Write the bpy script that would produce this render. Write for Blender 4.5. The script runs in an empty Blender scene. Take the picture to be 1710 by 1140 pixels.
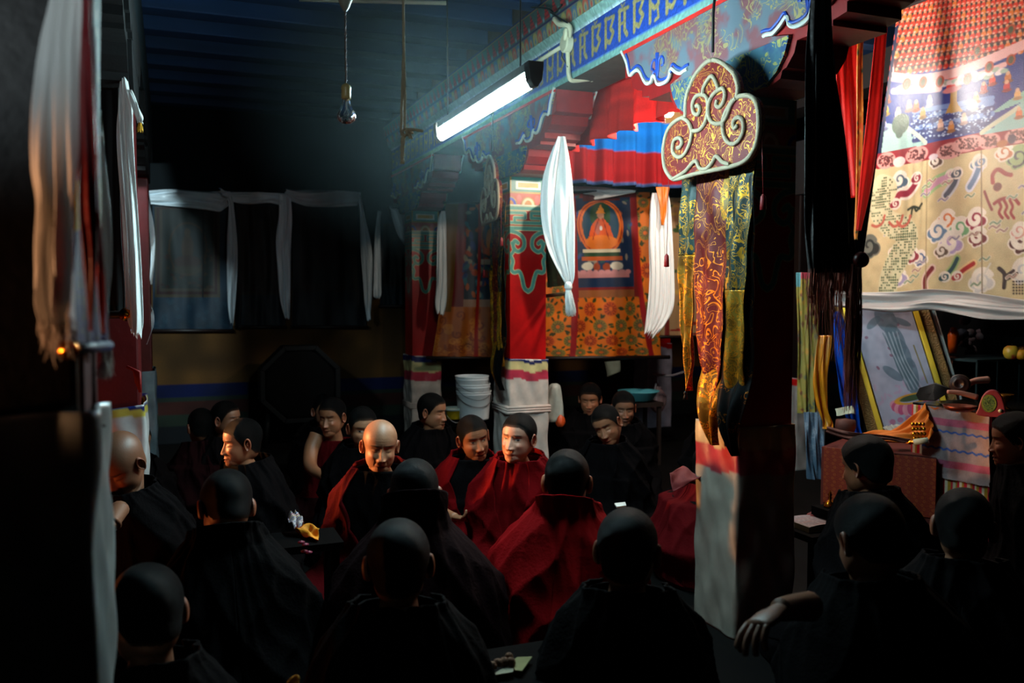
import bpy, bmesh, math, random
import numpy as np
from math import radians, sin, cos, tan, pi, atan2, atan, sqrt
from mathutils import Vector, Matrix, Euler, noise

# ---------------------------------------------------------------- camera
F = 1450.0
TH = radians(21.5)
PITCH = atan(78 / F)
CAMZ = 1.5
S = bpy.context.scene
COL = S.collection
cam_data = bpy.data.cameras.new('camera')
cam = bpy.data.objects.new('camera', cam_data)
COL.objects.link(cam)
cam.location = (0, 0, CAMZ)
cam.rotation_euler = (pi / 2 - PITCH, 0, -TH)
cam_data.lens = F * 36.0 / 1710.0
cam_data.sensor_width = 36.0
cam_data.clip_start = 0.05
cam_data.dof.use_dof = True
cam_data.dof.focus_distance = 3.75
cam_data.dof.aperture_fstop = 2.8
S.camera = cam
# ---------------------------------------------------------------- world, exposure
w = bpy.data.worlds.new('dark_hall')
S.world = w
w.use_nodes = True
w.node_tree.nodes['Background'].inputs[0].default_value = (0.01, 0.03, 0.04, 1)
w.node_tree.nodes['Background'].inputs[1].default_value = 0.02
S.view_settings.view_transform = 'Standard'
S.view_settings.look = 'None'
S.view_settings.exposure = 0.0
S.view_settings.gamma = 1.0
S.view_settings.use_curve_mapping = False


def lamp(kind, name, loc, energy, col, size=0.1, aim=None, spot=None, sy=None, blend=0.5):
    d = bpy.data.lights.new(name, kind)
    d.energy = energy
    d.color = col
    if kind == 'AREA':
        d.size = size
        if sy:
            d.shape = 'RECTANGLE'
            d.size_y = sy
    else:
        d.shadow_soft_size = size
    if spot:
        d.spot_size = spot
        d.spot_blend = blend
    o = bpy.data.objects.new(name, d)
    COL.objects.link(o)
    o.location = loc
    if aim is not None:
        o.rotation_euler = (Vector(aim) - Vector(loc)).to_track_quat('-Z', 'Y').to_euler()
    return o


TUBE_E = 290.0        # emission of the fluorescent tube
BULB_W = 65.0       # lit bulb in the right-hand bay
# low warm daylight from an open door far to the left of the frame
lamp('SPOT', 'door_light', (-4.5, 6.8, 1.6), 4600, (1.0, 0.42, 0.15), 0.10, (2.3, 3.25, 0.9), radians(13), None, 0.5)
# unseen spots added to brighten the near scarf, far wall scarves and ceiling rope
lamp('SPOT', 'scarf_fill_light', (-1.7, 1.30, 1.15), 110, (1.0, 0.45, 0.2), 0.03, (-0.15, 1.36, 1.52), radians(18), None, 0.7)
lamp('SPOT', 'far_wall_fill_light', (-1.0, 5.7, 2.75), 420, (0.70, 0.93, 1.0), 0.1, (-1.0, 9.3, 2.0), radians(100), None, 0.8)
lamp('SPOT', 'front_fill_light', (-1.0, -0.8, 2.2), 80, (0.80, 0.95, 1.0), 0.05, (0.2, 2.4, 2.38), radians(34), None, 0.6)
# unseen butter lamp low beyond the left pillars, light only, no lamp built
lamp('POINT', 'butter_lamp_light', (-0.75, 3.35, 0.5), 7.0, (1.0, 0.22, 0.05), 0.06)
lamp('POINT', 'altar_lamp_light', (3.68, 4.89, 2.98), 105, (1.0, 0.90, 0.78), 0.07)
lamp('POINT', 'lit_bulb_light', (2.84, 4.62, 2.56), BULB_W, (1.0, 0.86, 0.70), 0.05)

# ---------------------------------------------------------------- picture -> place
RM = cam.rotation_euler.to_matrix()
CP = Vector((0, 0, CAMZ))


def ray(px, py):
    return RM @ Vector(((px - 855) / F, (570 - py) / F, -1.0))


def P(px, py, z):
    return CP + ray(px, py) * z


def PX(px, py, X):
    r = ray(px, py)
    return CP + r * (X / r.x)


def PY(px, py, Y):
    r = ray(px, py)
    return CP + r * (Y / r.y)


def PZ(px, py, Z):
    r = ray(px, py)
    return CP + r * ((Z - CAMZ) / r.z)


def lin(c):
    c = np.asarray(c, float)
    return np.where(c <= 0.04045, c / 12.92, ((c + 0.055) / 1.055) ** 2.4)


def l4(c):
    a = lin(c)
    return (float(a[0]), float(a[1]), float(a[2]), 1.0)


# ---------------------------------------------------------------- materials
MC = {}


def newmat(name):
    m = bpy.data.materials.new(name)
    m.use_nodes = True
    return m, m.node_tree, m.node_tree.nodes['Principled BSDF']


def addbump(nt, b, scale, strength, dist=0.01, kind='noise', stretch=None):
    tc = nt.nodes.new('ShaderNodeTexCoord')
    mp = nt.nodes.new('ShaderNodeMapping')
    if stretch:
        mp.inputs['Scale'].default_value = stretch
    nt.links.new(tc.outputs['Object'], mp.inputs[0])
    n = nt.nodes.new('ShaderNodeTexNoise')
    n.inputs['Scale'].default_value = scale
    n.inputs['Detail'].default_value = 5
    nt.links.new(mp.outputs[0], n.inputs['Vector'])
    bp = nt.nodes.new('ShaderNodeBump')
    bp.inputs['Strength'].default_value = strength
    bp.inputs['Distance'].default_value = dist
    nt.links.new(n.outputs['Fac'], bp.inputs['Height'])
    nt.links.new(bp.outputs[0], b.inputs['Normal'])
    return n, mp


def transl(nt, b, fac, colsock=None, col=None):
    out = [n for n in nt.nodes if n.type == 'OUTPUT_MATERIAL'][0]
    t = nt.nodes.new('ShaderNodeBsdfTranslucent')
    if colsock is not None:
        nt.links.new(colsock, t.inputs[0])
    else:
        t.inputs[0].default_value = col
    mx = nt.nodes.new('ShaderNodeMixShader')
    mx.inputs[0].default_value = fac
    nt.links.new(b.outputs[0], mx.inputs[1])
    nt.links.new(t.outputs[0], mx.inputs[2])
    nt.links.new(mx.outputs[0], out.inputs[0])


def M(name, col, rough=0.7, metal=0.0, bump=None, var=0.25, spec=0.4, sheen=0.0, tr=0.0, stretch=None):
    """plain surface with colour variation by noise"""
    if name in MC:
        return MC[name]
    m, nt, b = newmat(name)
    b.inputs['Roughness'].default_value = rough
    b.inputs['Metallic'].default_value = metal
    b.inputs['Specular IOR Level'].default_value = spec
    if sheen:
        b.inputs['Sheen Weight'].default_value = sheen
        b.inputs['Sheen Roughness'].default_value = 0.4
    sc, st = bump if bump else (30, 0.15)
    n, mp = addbump(nt, b, sc, st, 0.01, stretch=stretch)
    n2 = nt.nodes.new('ShaderNodeTexNoise')
    n2.inputs['Scale'].default_value = 6
    n2.inputs['Detail'].default_value = 6
    nt.links.new(mp.outputs[0], n2.inputs['Vector'])
    r = nt.nodes.new('ShaderNodeValToRGB')
    c = l4(col)
    r.color_ramp.elements[0].position = 0.3
    r.color_ramp.elements[1].position = 0.7
    r.color_ramp.elements[0].color = tuple(x * (1 - var) for x in c[:3]) + (1,)
    r.color_ramp.elements[1].color = tuple(min(1, x * (1 + var * 0.6)) for x in c[:3]) + (1,)
    nt.links.new(n2.outputs['Fac'], r.inputs[0])
    nt.links.new(r.outputs[0], b.inputs['Base Color'])
    if tr:
        transl(nt, b, tr, r.outputs[0])
    MC[name] = m
    return m


def VM(name, rough=0.7, spec=0.3, sheen=0.0, tr=0.0, bump=(90, 0.2), metal=0.0):
    """surface whose pattern is carried by the mesh itself (colour attribute 'paint')"""
    if name in MC:
        return MC[name]
    m, nt, b = newmat(name)
    b.inputs['Roughness'].default_value = rough
    b.inputs['Metallic'].default_value = metal
    b.inputs['Specular IOR Level'].default_value = spec
    if sheen:
        b.inputs['Sheen Weight'].default_value = sheen
    a = nt.nodes.new('ShaderNodeAttribute')
    a.attribute_name = 'paint'
    n, mp = addbump(nt, b, bump[0], bump[1], 0.004)
    mx = nt.nodes.new('ShaderNodeMix')
    mx.data_type = 'RGBA'
    mx.blend_type = 'MULTIPLY'
    mx.inputs[0].default_value = 1.0
    r = nt.nodes.new('ShaderNodeMapRange')
    r.inputs[3].default_value = 0.78
    r.inputs[4].default_value = 1.15
    nt.links.new(n.outputs['Fac'], r.inputs[0])
    nt.links.new(a.outputs['Color'], mx.inputs[6])
    nt.links.new(r.outputs[0], mx.inputs[7])
    nt.links.new(mx.outputs[2], b.inputs['Base Color'])
    if tr:
        transl(nt, b, tr, mx.outputs[2])
    MC[name] = m
    return m


def BROC(name, base, gold, scale=14, width=0.035, rough=0.45, base2=None, cover=0.5):
    """woven brocade: metallic scrolls on coloured silk"""
    if name in MC:
        return MC[name]
    m, nt, b = newmat(name)
    L = nt.links
    N = nt.nodes.new
    tc = N('ShaderNodeTexCoord')
    n = N('ShaderNodeTexNoise')
    n.inputs['Scale'].default_value = scale
    n.inputs['Detail'].default_value = 1.5
    n.inputs['Distortion'].default_value = 1.6
    L.new(tc.outputs['Object'], n.inputs['Vector'])

    def band(src, centre, wdt):
        a = N('ShaderNodeMath'); a.operation = 'SUBTRACT'; a.inputs[1].default_value = centre
        L.new(src, a.inputs[0])
        c = N('ShaderNodeMath'); c.operation = 'ABSOLUTE'
        L.new(a.outputs[0], c.inputs[0])
        d = N('ShaderNodeMath'); d.operation = 'LESS_THAN'; d.inputs[1].default_value = wdt
        L.new(c.outputs[0], d.inputs[0])
        return d.outputs[0]
    b1 = band(n.outputs['Fac'], 0.52, width)
    b2 = band(n.outputs['Fac'], 0.40, width * 0.5)
    mx = N('ShaderNodeMath'); mx.operation = 'MAXIMUM'
    L.new(b1, mx.inputs[0]); L.new(b2, mx.inputs[1])
    n3 = N('ShaderNodeTexNoise'); n3.inputs['Scale'].default_value = scale * 0.45
    L.new(tc.outputs['Object'], n3.inputs['Vector'])
    g = N('ShaderNodeMath'); g.operation = 'GREATER_THAN'; g.inputs[1].default_value = 1 - cover
    L.new(n3.outputs['Fac'], g.inputs[0])
    mm = N('ShaderNodeMath'); mm.operation = 'MULTIPLY'
    L.new(mx.outputs[0], mm.inputs[0]); L.new(g.outputs[0], mm.inputs[1])
    n4 = N('ShaderNodeTexNoise'); n4.inputs['Scale'].default_value = scale * 0.7
    n4.inputs['Detail'].default_value = 3
    L.new(tc.outputs['Object'], n4.inputs['Vector'])
    cr = N('ShaderNodeValToRGB')
    cr.color_ramp.elements[0].position = 0.46
    cr.color_ramp.elements[1].position = 0.58
    cr.color_ramp.elements[0].color = l4(base)
    cr.color_ramp.elements[1].color = l4(base2 if base2 is not None else base)
    L.new(n4.outputs['Fac'], cr.inputs[0])
    mc = N('ShaderNodeMix'); mc.data_type = 'RGBA'
    L.new(mm.outputs[0], mc.inputs[0])
    L.new(cr.outputs[0], mc.inputs[6])
    mc.inputs[7].default_value = l4(gold)
    L.new(mc.outputs[2], b.inputs['Base Color'])
    m2 = N('ShaderNodeMath'); m2.operation = 'MULTIPLY'; m2.inputs[1].default_value = 0.7
    L.new(mm.outputs[0], m2.inputs[0])
    L.new(m2.outputs[0], b.inputs['Metallic'])
    b.inputs['Roughness'].default_value = rough
    b.inputs['Specular IOR Level'].default_value = 0.15
    w2 = N('ShaderNodeTexNoise'); w2.inputs['Scale'].default_value = 260
    L.new(tc.outputs['Object'], w2.inputs['Vector'])
    ad = N('ShaderNodeMath'); ad.operation = 'ADD'
    L.new(w2.outputs['Fac'], ad.inputs[0]); L.new(mm.outputs[0], ad.inputs[1])
    bp = N('ShaderNodeBump'); bp.inputs['Strength'].default_value = 0.35; bp.inputs['Distance'].default_value = 0.002
    L.new(ad.outputs[0], bp.inputs['Height'])
    L.new(bp.outputs[0], b.inputs['Normal'])
    MC[name] = m
    return m


def EM(name, col, strength):
    if name in MC:
        return MC[name]
    m, nt, b = newmat(name)
    b.inputs['Base Color'].default_value = l4(col)
    b.inputs['Emission Color'].default_value = l4(col)
    b.inputs['Emission Strength'].default_value = strength
    MC[name] = m
    return m


# ---------------------------------------------------------------- objects
ORG = {}


def link(name, V, Fc, mat, parent=None, colors=None, smooth=True, solid=0.0, local=False, bevel=0.0):
    """one mesh object. world-space vertices unless local=True"""
    V = np.asarray(V, float).reshape(-1, 3)
    if local:
        o0 = np.zeros(3)
    elif parent is not None:
        o0 = np.array(ORG[parent.name])
    else:
        o0 = np.array([V[:, 0].mean(), V[:, 1].mean(), V[:, 2].min()])
    me = bpy.data.meshes.new(name)
    me.from_pydata((V - o0).tolist(), [], [tuple(int(i) for i in f) for f in Fc])
    me.update()
    if smooth:
        me.polygons.foreach_set('use_smooth', [True] * len(me.polygons))
    if colors is not None:
        at = me.color_attributes.new('paint', 'FLOAT_COLOR', 'POINT')
        c = np.ones((len(V), 4))
        c[:, :3] = lin(np.clip(np.asarray(colors).reshape(-1, 3), 0, 1))
        at.data.foreach_set('color', c.ravel())
    o = bpy.data.objects.new(name, me)
    COL.objects.link(o)
    if mat is not None:
        me.materials.append(mat)
    if parent is not None:
        o.parent = parent
    else:
        o.location = o0
    ORG[o.name] = tuple(o0)
    if solid:
        md = o.modifiers.new('thickness', 'SOLIDIFY')
        md.thickness = solid
        md.offset = 0
    if bevel:
        md = o.modifiers.new('soft_edge', 'BEVEL')
        md.width = bevel
        md.segments = 2
        md.limit_method = 'ANGLE'
    return o


def tag(o, label=None, cat=None, group=None, kind=None):
    if label:
        o['label'] = label
    if cat:
        o['category'] = cat
    if group:
        o['group'] = group
    if kind:
        o['kind'] = kind
    return o


def thing(name, loc, label, cat, group=None, rz=0):
    o = bpy.data.objects.new(name, None)
    o.empty_display_size = 0.05
    COL.objects.link(o)
    o.location = loc
    o.rotation_euler = (0, 0, rz)
    ORG[o.name] = tuple(loc)
    return tag(o, label, cat, group)


class G:
    """collects shapes for one mesh"""

    def __init__(s):
        s.v = []
        s.f = []
        s.c = []

    def add(s, V, Fc, col=(0.5, 0.5, 0.5)):
        n = len(s.v)
        V = [tuple(float(t) for t in q) for q in V]
        s.v += V
        s.f += [tuple(int(i) + n for i in f) for f in Fc]
        col = np.asarray(col, float)
        if col.ndim == 1:
            s.c += [tuple(col)] * len(V)
        else:
            s.c += [tuple(q) for q in col]

    def box(s, x0, x1, y0, y1, z0, z1, col=(0.5, 0.5, 0.5)):
        V = [(x, y, z) for x in (x0, x1) for y in (y0, y1) for z in (z0, z1)]
        Fc = [(0, 1, 3, 2), (4, 6, 7, 5), (0, 4, 5, 1), (2, 3, 7, 6), (0, 2, 6, 4), (1, 5, 7, 3)]
        s.add(V, Fc, col)

    def obox(s, c, ax, ay, az, col=(0.5, 0.5, 0.5)):
        """oriented box: centre and three half vectors"""
        c = Vector(c); ax = Vector(ax); ay = Vector(ay); az = Vector(az)
        V = [c + ax * i + ay * j + az * k for i in (-1, 1) for j in (-1, 1) for k in (-1, 1)]
        Fc = [(0, 1, 3, 2), (4, 6, 7, 5), (0, 4, 5, 1), (2, 3, 7, 6), (0, 2, 6, 4), (1, 5, 7, 3)]
        s.add(V, Fc, col)

    def tube(s, pts, r, seg=10, col=(0.5, 0.5, 0.5), caps=True):
        pts = [Vector(p) for p in pts]
        rs = r if hasattr(r, '__len__') else [r] * len(pts)
        V = []
        up = Vector((0, 0, 1))
        prev = None
        for i, p in enumerate(pts):
            a = pts[max(i - 1, 0)]
            b = pts[min(i + 1, len(pts) - 1)]
            t = (b - a)
            if t.length < 1e-9:
                t = Vector((0, 0, 1))
            t.normalize()
            if prev is None:
                x = t.cross(up)
                if x.length < 0.05:
                    x = t.cross(Vector((1, 0, 0)))
            else:
                x = prev - t * prev.dot(t)
            x.normalize()
            prev = x
            y = t.cross(x)
            for k in range(seg):
                an = 2 * pi * k / seg
                V.append(p + (x * cos(an) + y * sin(an)) * rs[i])
        Fc = []
        for i in range(len(pts) - 1):
            for k in range(seg):
                k2 = (k + 1) % seg
                Fc.append((i * seg + k, i * seg + k2, (i + 1) * seg + k2, (i + 1) * seg + k))
        if caps:
            Fc.append(tuple(range(seg))[::-1])
            n = (len(pts) - 1) * seg
            Fc.append(tuple(range(n, n + seg)))
        s.add(V, Fc, col)

    def lathe(s, c, prof, seg=24, col=(0.5, 0.5, 0.5), axis=None):
        """profile [(r, h)] about an axis through c"""
        c = Vector(c)
        ax = Vector(axis).normalized() if axis is not None else Vector((0, 0, 1))
        x = ax.cross(Vector((0, 0, 1)))
        if x.length < 0.05:
            x = Vector((1, 0, 0))
        x.normalize()
        y = ax.cross(x)
        V = []
        for (r, h) in prof:
            for k in range(seg):
                an = 2 * pi * k / seg
                V.append(c + ax * h + (x * cos(an) + y * sin(an)) * max(r, 1e-4))
        Fc = []
        for i in range(len(prof) - 1):
            for k in range(seg):
                k2 = (k + 1) % seg
                Fc.append((i * seg + k, i * seg + k2, (i + 1) * seg + k2, (i + 1) * seg + k))
        s.add(V, Fc, col)

    def prism(s, pts, off, col=(0.5, 0.5, 0.5)):
        """polygon (3-D points) pushed along a vector"""
        n = len(pts)
        off = Vector(off)
        A = [Vector(p) for p in pts]
        V = A + [p + off for p in A]
        Fc = [tuple(range(n))[::-1], tuple(range(n, 2 * n))]
        for i in range(n):
            j = (i + 1) % n
            Fc.append((i, j, n + j, n + i))
        s.add(V, Fc, col)

    def done(s, name, mat, parent=None, smooth=False, paint=False, **k):
        return link(name, s.v, s.f, mat, parent, s.c if paint else None, smooth, **k)


def grid(nu, nv):
    """faces of an (nv rows x nu columns) vertex grid"""
    i = np.arange(nv - 1)[:, None] * nu + np.arange(nu - 1)[None, :]
    i = i.ravel()
    return np.stack([i, i + 1, i + nu + 1, i + nu], 1)


def sheet(name, canvas, fn, mat, parent=None, solid=0.0, local=False):
    """canvas colours on a grid placed by fn(U, V) -> (x, y, z); V runs up"""
    h, w_ = canvas.a.shape[:2]
    U, V = np.meshgrid(np.linspace(0, 1, w_), np.linspace(1, 0, h))
    X, Y, Z = fn(U, V)
    pts = np.stack([X + 0 * U, Y + 0 * U, Z + 0 * U], -1).reshape(-1, 3)
    return link(name, pts, grid(w_, h), mat, parent, canvas.a.reshape(-1, 3), True, solid, local)


# ---------------------------------------------------------------- painter for woven and painted patterns
class Canvas:
    def __init__(s, w_, h, asp, bg):
        """w_ x h samples, asp = width / height; x in 0..asp, y in 0..1 (up)"""
        s.a = np.ones((h, w_, 3)) * np.asarray(bg, float)
        s.X, s.Y = np.meshgrid(np.linspace(0, asp, w_), np.linspace(1, 0, h))
        s.asp = asp
        s.px = 1.0 / h
        s.rng = np.random.RandomState(7)

    def mix(s, m, col):
        m = np.clip(m, 0, 1)[..., None]
        s.a = s.a * (1 - m) + np.asarray(col, float) * m

    def rect(s, x0, x1, y0, y1, col, al=1.0):
        m = (s.X >= x0) & (s.X <= x1) & (s.Y >= y0) & (s.Y <= y1)
        s.mix(m * al, col)

    def ell(s, cx, cy, rx, ry, col, al=1.0, rot=0.0):
        dx = s.X - cx; dy = s.Y - cy
        c, sn = cos(rot), sin(rot)
        u = dx * c + dy * sn; v = -dx * sn + dy * c
        d = (np.sqrt((u / rx) ** 2 + (v / ry) ** 2) - 1) * min(rx, ry)
        s.mix(np.clip(0.5 - d / s.px, 0, 1) * al, col)

    def ring(s, cx, cy, rx, ry, wd, col, al=1.0, lo=-9, hi=9):
        dx = s.X - cx; dy = s.Y - cy
        d = np.abs(np.sqrt((dx / rx) ** 2 + (dy / ry) ** 2) - 1) * min(rx, ry) - wd / 2
        m = np.clip(0.5 - d / s.px, 0, 1) * ((dy > lo) & (dy < hi))
        s.mix(m * al, col)

    def poly(s, pts, col, al=1.0):
        m = np.zeros(s.X.shape, bool)
        n = len(pts)
        for i in range(n):
            x1, y1 = pts[i]; x2, y2 = pts[(i + 1) % n]
            if y1 == y2:
                continue
            c = ((y1 > s.Y) != (y2 > s.Y)) & (s.X < (x2 - x1) * (s.Y - y1) / (y2 - y1) + x1)
            m ^= c
        s.mix(m * al, col)

    def line(s, pts, wd, col, al=1.0):
        best = np.full(s.X.shape, 9.0)
        for (x1, y1), (x2, y2) in zip(pts[:-1], pts[1:]):
            dx, dy = x2 - x1, y2 - y1
            L2 = dx * dx + dy * dy + 1e-12
            t = np.clip(((s.X - x1) * dx + (s.Y - y1) * dy) / L2, 0, 1)
            best = np.minimum(best, np.hypot(s.X - x1 - t * dx, s.Y - y1 - t * dy))
        s.mix(np.clip(0.5 - (best - wd / 2) / s.px, 0, 1) * al, col)

    def spiral(s, cx, cy, r, turns, wd, col, start=0.0, sgn=1, al=1.0):
        pts = []
        for k in range(28):
            t = k / 27
            an = start + sgn * turns * 2 * pi * t
            rr = r * (1 - 0.85 * t)
            pts.append((cx + rr * cos(an), cy + rr * sin(an)))
        s.line(pts, wd, col, al)

    def mottle(s, sc, amt):
        n = s.rng.rand(max(2, int(sc)) + 2, max(2, int(sc * s.asp)) + 2)
        gy = s.Y * (n.shape[0] - 1.001); gx = s.X / s.asp * (n.shape[1] - 1.001)
        iy = gy.astype(int); ix = gx.astype(int)
        fy = gy - iy; fx = gx - ix
        fy = fy * fy * (3 - 2 * fy); fx = fx * fx * (3 - 2 * fx)
        v = (n[iy, ix] * (1 - fx) + n[iy, ix + 1] * fx) * (1 - fy) + (n[iy + 1, ix] * (1 - fx) + n[iy + 1, ix + 1] * fx) * fy
        s.a = np.clip(s.a * (1 + amt * (v[..., None] - 0.5) * 2), 0, 1)


RNG = random.Random(11)


def cr(pts, n=8, closed=False):
    """smooth curve through points"""
    P_ = [np.array(p, float) for p in pts]
    m = len(P_)
    out = []
    R = range(m) if closed else range(m - 1)
    for i in R:
        if closed:
            a, b, c, d = P_[(i - 1) % m], P_[i], P_[(i + 1) % m], P_[(i + 2) % m]
        else:
            a, b, c, d = P_[max(i - 1, 0)], P_[i], P_[i + 1], P_[min(i + 2, m - 1)]
        for k in range(n):
            t = k / n
            out.append(0.5 * ((2 * b) + (-a + c) * t + (2 * a - 5 * b + 4 * c - d) * t * t + (-a + 3 * b - 3 * c + d) * t ** 3))
    if not closed:
        out.append(P_[-1])
    return out
# ================================================================ the room
BW = 0.28
LR = 2.27          # left face of the middle row of pillars
YB = 9.35          # back wall
m_floor = M('floor_planks', (0.035, 0.025, 0.022), 0.8, spec=0.1, bump=(14, 0.3), stretch=(1, 0.1, 1))
m_ceil = M('ceiling_boards', (0.04, 0.11, 0.20), 0.75, bump=(10, 0.3))
m_joist = M('joist_blue', (0.05, 0.17, 0.31), 0.7, bump=(9, 0.5), var=0.4, stretch=(0.15, 1, 1))
m_black = M('dark_timber', (0.03, 0.03, 0.035), 0.8)
m_wallp = M('plain_plaster', (0.10, 0.09, 0.07), 0.9)

g = G(); g.box(-6, 9, -3, YB, -0.05, 0); tag(g.done('floor', m_floor), kind='structure')
g = G(); g.box(-6, 9, -3, YB + 0.2, 3.46, 3.52)
ceil = tag(g.done('ceiling', m_ceil), kind='structure')
for i in range(17):
    y = 1.2 + i * 0.48
    g = G(); g.box(-6, LR - 0.09, y, y + 0.17, 3.30, 3.459)
    g.done('joist', m_joist, ceil, bevel=0.01)
for i in range(8):
    y = 5.0 + i * 0.5
    g = G(); g.box(LR + 0.4, 9, y, y + 0.12, 3.31, 3.459)
    g.done('joist', m_joist, ceil)

# back wall: ochre dado, blue and red bands
Cv = Canvas(300, 240, 15 / 3.46, (0.05, 0.07, 0.08))
Hh = 3.46
def bandz(a, b, col):
    Cv.rect(-1, 99, a / Hh, b / Hh, col)
bandz(0.0, 0.18, (0.05, 0.06, 0.07))
bandz(0.18, 0.30, (0.10, 0.13, 0.10))
bandz(0.30, 0.42, (0.17, 0.08, 0.065))
bandz(0.42, 0.47, (0.10, 0.13, 0.11))
bandz(0.47, 0.60, (0.025, 0.06, 0.19))
bandz(0.60, 1.75, (0.27, 0.18, 0.08))
Cv.mottle(20, 0.25)
tag(sheet('wall_back', Cv, lambda U, V: (-6 + 15 * U, YB, Hh * V), VM('wall_paint', 0.9, 0.2), solid=0.1), kind='structure')
g = G(); g.box(-6.1, -6, -3, YB, 0, 3.5); tag(g.done('wall_left', m_wallp), kind='structure')
g = G(); g.box(9, 9.1, -3, YB, 0, 3.5); tag(g.done('wall_right', m_wallp), kind='structure')
g = G(); g.box(-6, 9, -3.1, -3, 0, 3.5); tag(g.done('wall_front', m_wallp), kind='structure')

# ---------------------------------------------------------------- painted beam over the middle row
RED = (0.62, 0.06, 0.07)
TEAL = (0.28, 0.50, 0.50)
Y0, Y1 = 1.0, 9.3


def strip(name, parent, x, z0, z1, painter, res=0.006, x1=None, mat=None, y0=Y0, y1=Y1):
    n = int((y1 - y0) / res)
    h = max(3, int((z1 - z0) / res))
    c = Canvas(n, h, (y1 - y0) / (z1 - z0), (0.3, 0.3, 0.3))
    painter(c)
    xb = x if x1 is None else x1
    return sheet(name, c, lambda U, V: (x + (xb - x) * V, y0 + (y1 - y0) * U, z0 + (z1 - z0) * V), mat or VM('beam_paint', 0.55, 0.35), parent)


beam = thing('painted_beam', (LR + 0.14, 5, 2.79), 'long blue painted ceiling beam with gold lettering above the white tube lamp', 'beam')
g = G(); g.box(LR + 0.004, LR + BW, Y0 - 1.5, 9.3, 2.79, 3.09)
g.box(LR - 0.02, LR + BW + 0.02, Y0 - 1.5, 9.3, 3.09, 3.2)
g.box(LR - 0.06, LR + BW + 0.06, Y0 - 1.5, 9.3, 3.2, 3.46)
g.done('timber', M('beam_underside', (0.30, 0.24, 0.20), 0.8, bump=(12, 0.5)), beam)


def glyph(c, x, wd, rr):
    """one letter of the ornate gold script, about wd wide"""
    gold = (0.60, 0.52, 0.32)
    c.line([(x, 0.80), (x + wd * 0.8, 0.84)], 0.09, gold)
    c.line([(x + wd * 0.72, 0.84), (x + wd * 0.72, 0.14)], 0.13, gold)
    k = rr.randint(0, 3)
    if k == 0:
        c.line([(x + 0.05, 0.8), (x + wd * 0.12, 0.45), (x + wd * 0.4, 0.40), (x + wd * 0.7, 0.55)], 0.12, gold)
        c.line([(x + wd * 0.2, 0.42), (x + wd * 0.1, 0.15), (x + wd * 0.35, 0.12)], 0.09, gold)
    elif k == 1:
        c.line([(x + wd * 0.3, 0.8), (x + wd * 0.3, 0.30), (x + wd * 0.1, 0.16)], 0.13, gold)
        c.line([(x + wd * 0.3, 0.5), (x + wd * 0.7, 0.5)], 0.07, gold)
    elif k == 2:
        c.ell(x + wd * 0.25, 0.36, wd * 0.22, 0.15, gold)
        c.ell(x + wd * 0.25, 0.36, wd * 0.09, 0.06, (0.10, 0.22, 0.55))
        c.line([(x + wd * 0.25, 0.5), (x + wd * 0.4, 0.8)], 0.1, gold)
    else:
        c.line([(x + wd * 0.05, 0.75), (x + wd * 0.3, 0.55), (x + wd * 0.05, 0.4), (x + wd * 0.35, 0.2), (x + wd * 0.7, 0.3)], 0.12, gold)
    if rr.random() < 0.5:
        c.line([(x + wd * 0.3, 0.95), (x + wd * 0.5, 0.90), (x + wd * 0.6, 0.98)], 0.05, gold)


def p_letters(c):
    c.rect(-1, 99, 0, 1, (0.12, 0.25, 0.58))
    rr = random.Random(3)
    x = 0.2
    h = 0.22
    # letters stand from Y 2.95 to 8.6, other motifs (roundel, vine) before them
    for k in range(200):
        y = 1.0 + x * h
        if y < 3.15:
            if k % 3 == 0:
                c.spiral(x + 0.2, 0.5, 0.3, 1.3, 0.08, (0.35, 0.50, 0.60))
                c.ell(x + 0.2, 0.7, 0.1, 0.08, (0.62, 0.25, 0.15))
            x += 0.55
            continue
        if x > c.asp:
            break
        if y < 3.3:
            c.spiral(x + 0.2, 0.5, 0.3, 1.2, 0.1, (0.75, 0.30, 0.18))
            x += 0.6
            continue
        glyph(c, x, 0.62, rr)
        x += 0.74
    c.mottle(30, 0.2)


strip('letter_band', beam, LR, 2.835, 3.05, p_letters, 0.0055)


def p_green(c):
    c.rect(-1, 999, 0, 1, (0.45, 0.60, 0.56))
    c.rect(-1, 999, 0.75, 1, (0.20, 0.35, 0.70))
    c.mottle(4, 0.2)


strip('lower_moulding', beam, LR - 0.001, 2.79, 2.835, p_green, 0.011)


def p_green2(c):
    c.rect(-1, 999, 0, 1, (0.50, 0.62, 0.58))
    c.rect(-1, 999, 0, 0.25, (0.75, 0.80, 0.85))
    c.mottle(4, 0.2)


strip('upper_moulding', beam, LR - 0.003, 3.05, 3.10, p_green2, 0.011, x1=LR - 0.045)


def p_lotus(c):
    c.rect(-1, 999, 0, 1, (0.33, 0.40, 0.35))
    k = 0
    x = 0.0
    while x < c.asp:
        col = [(0.72, 0.28, 0.20), (0.62, 0.55, 0.30), (0.25, 0.38, 0.52)][k % 3]
        c.ell(x + 0.4, 0.40, 0.42, 0.50, col)
        c.ell(x + 0.4, 0.30, 0.25, 0.33, (0.60, 0.55, 0.40))
        c.ell(x + 0.4, 0.25, 0.12, 0.20, (0.70, 0.22, 0.18) if k % 2 else (0.30, 0.45, 0.5))
        x += 0.85
        k += 1
    c.rect(-1, 999, 0.93, 1, (0.65, 0.35, 0.2))


strip('lotus_band', beam, LR - 0.045, 3.10, 3.185, p_lotus, 0.0075, x1=LR - 0.06)


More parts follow.
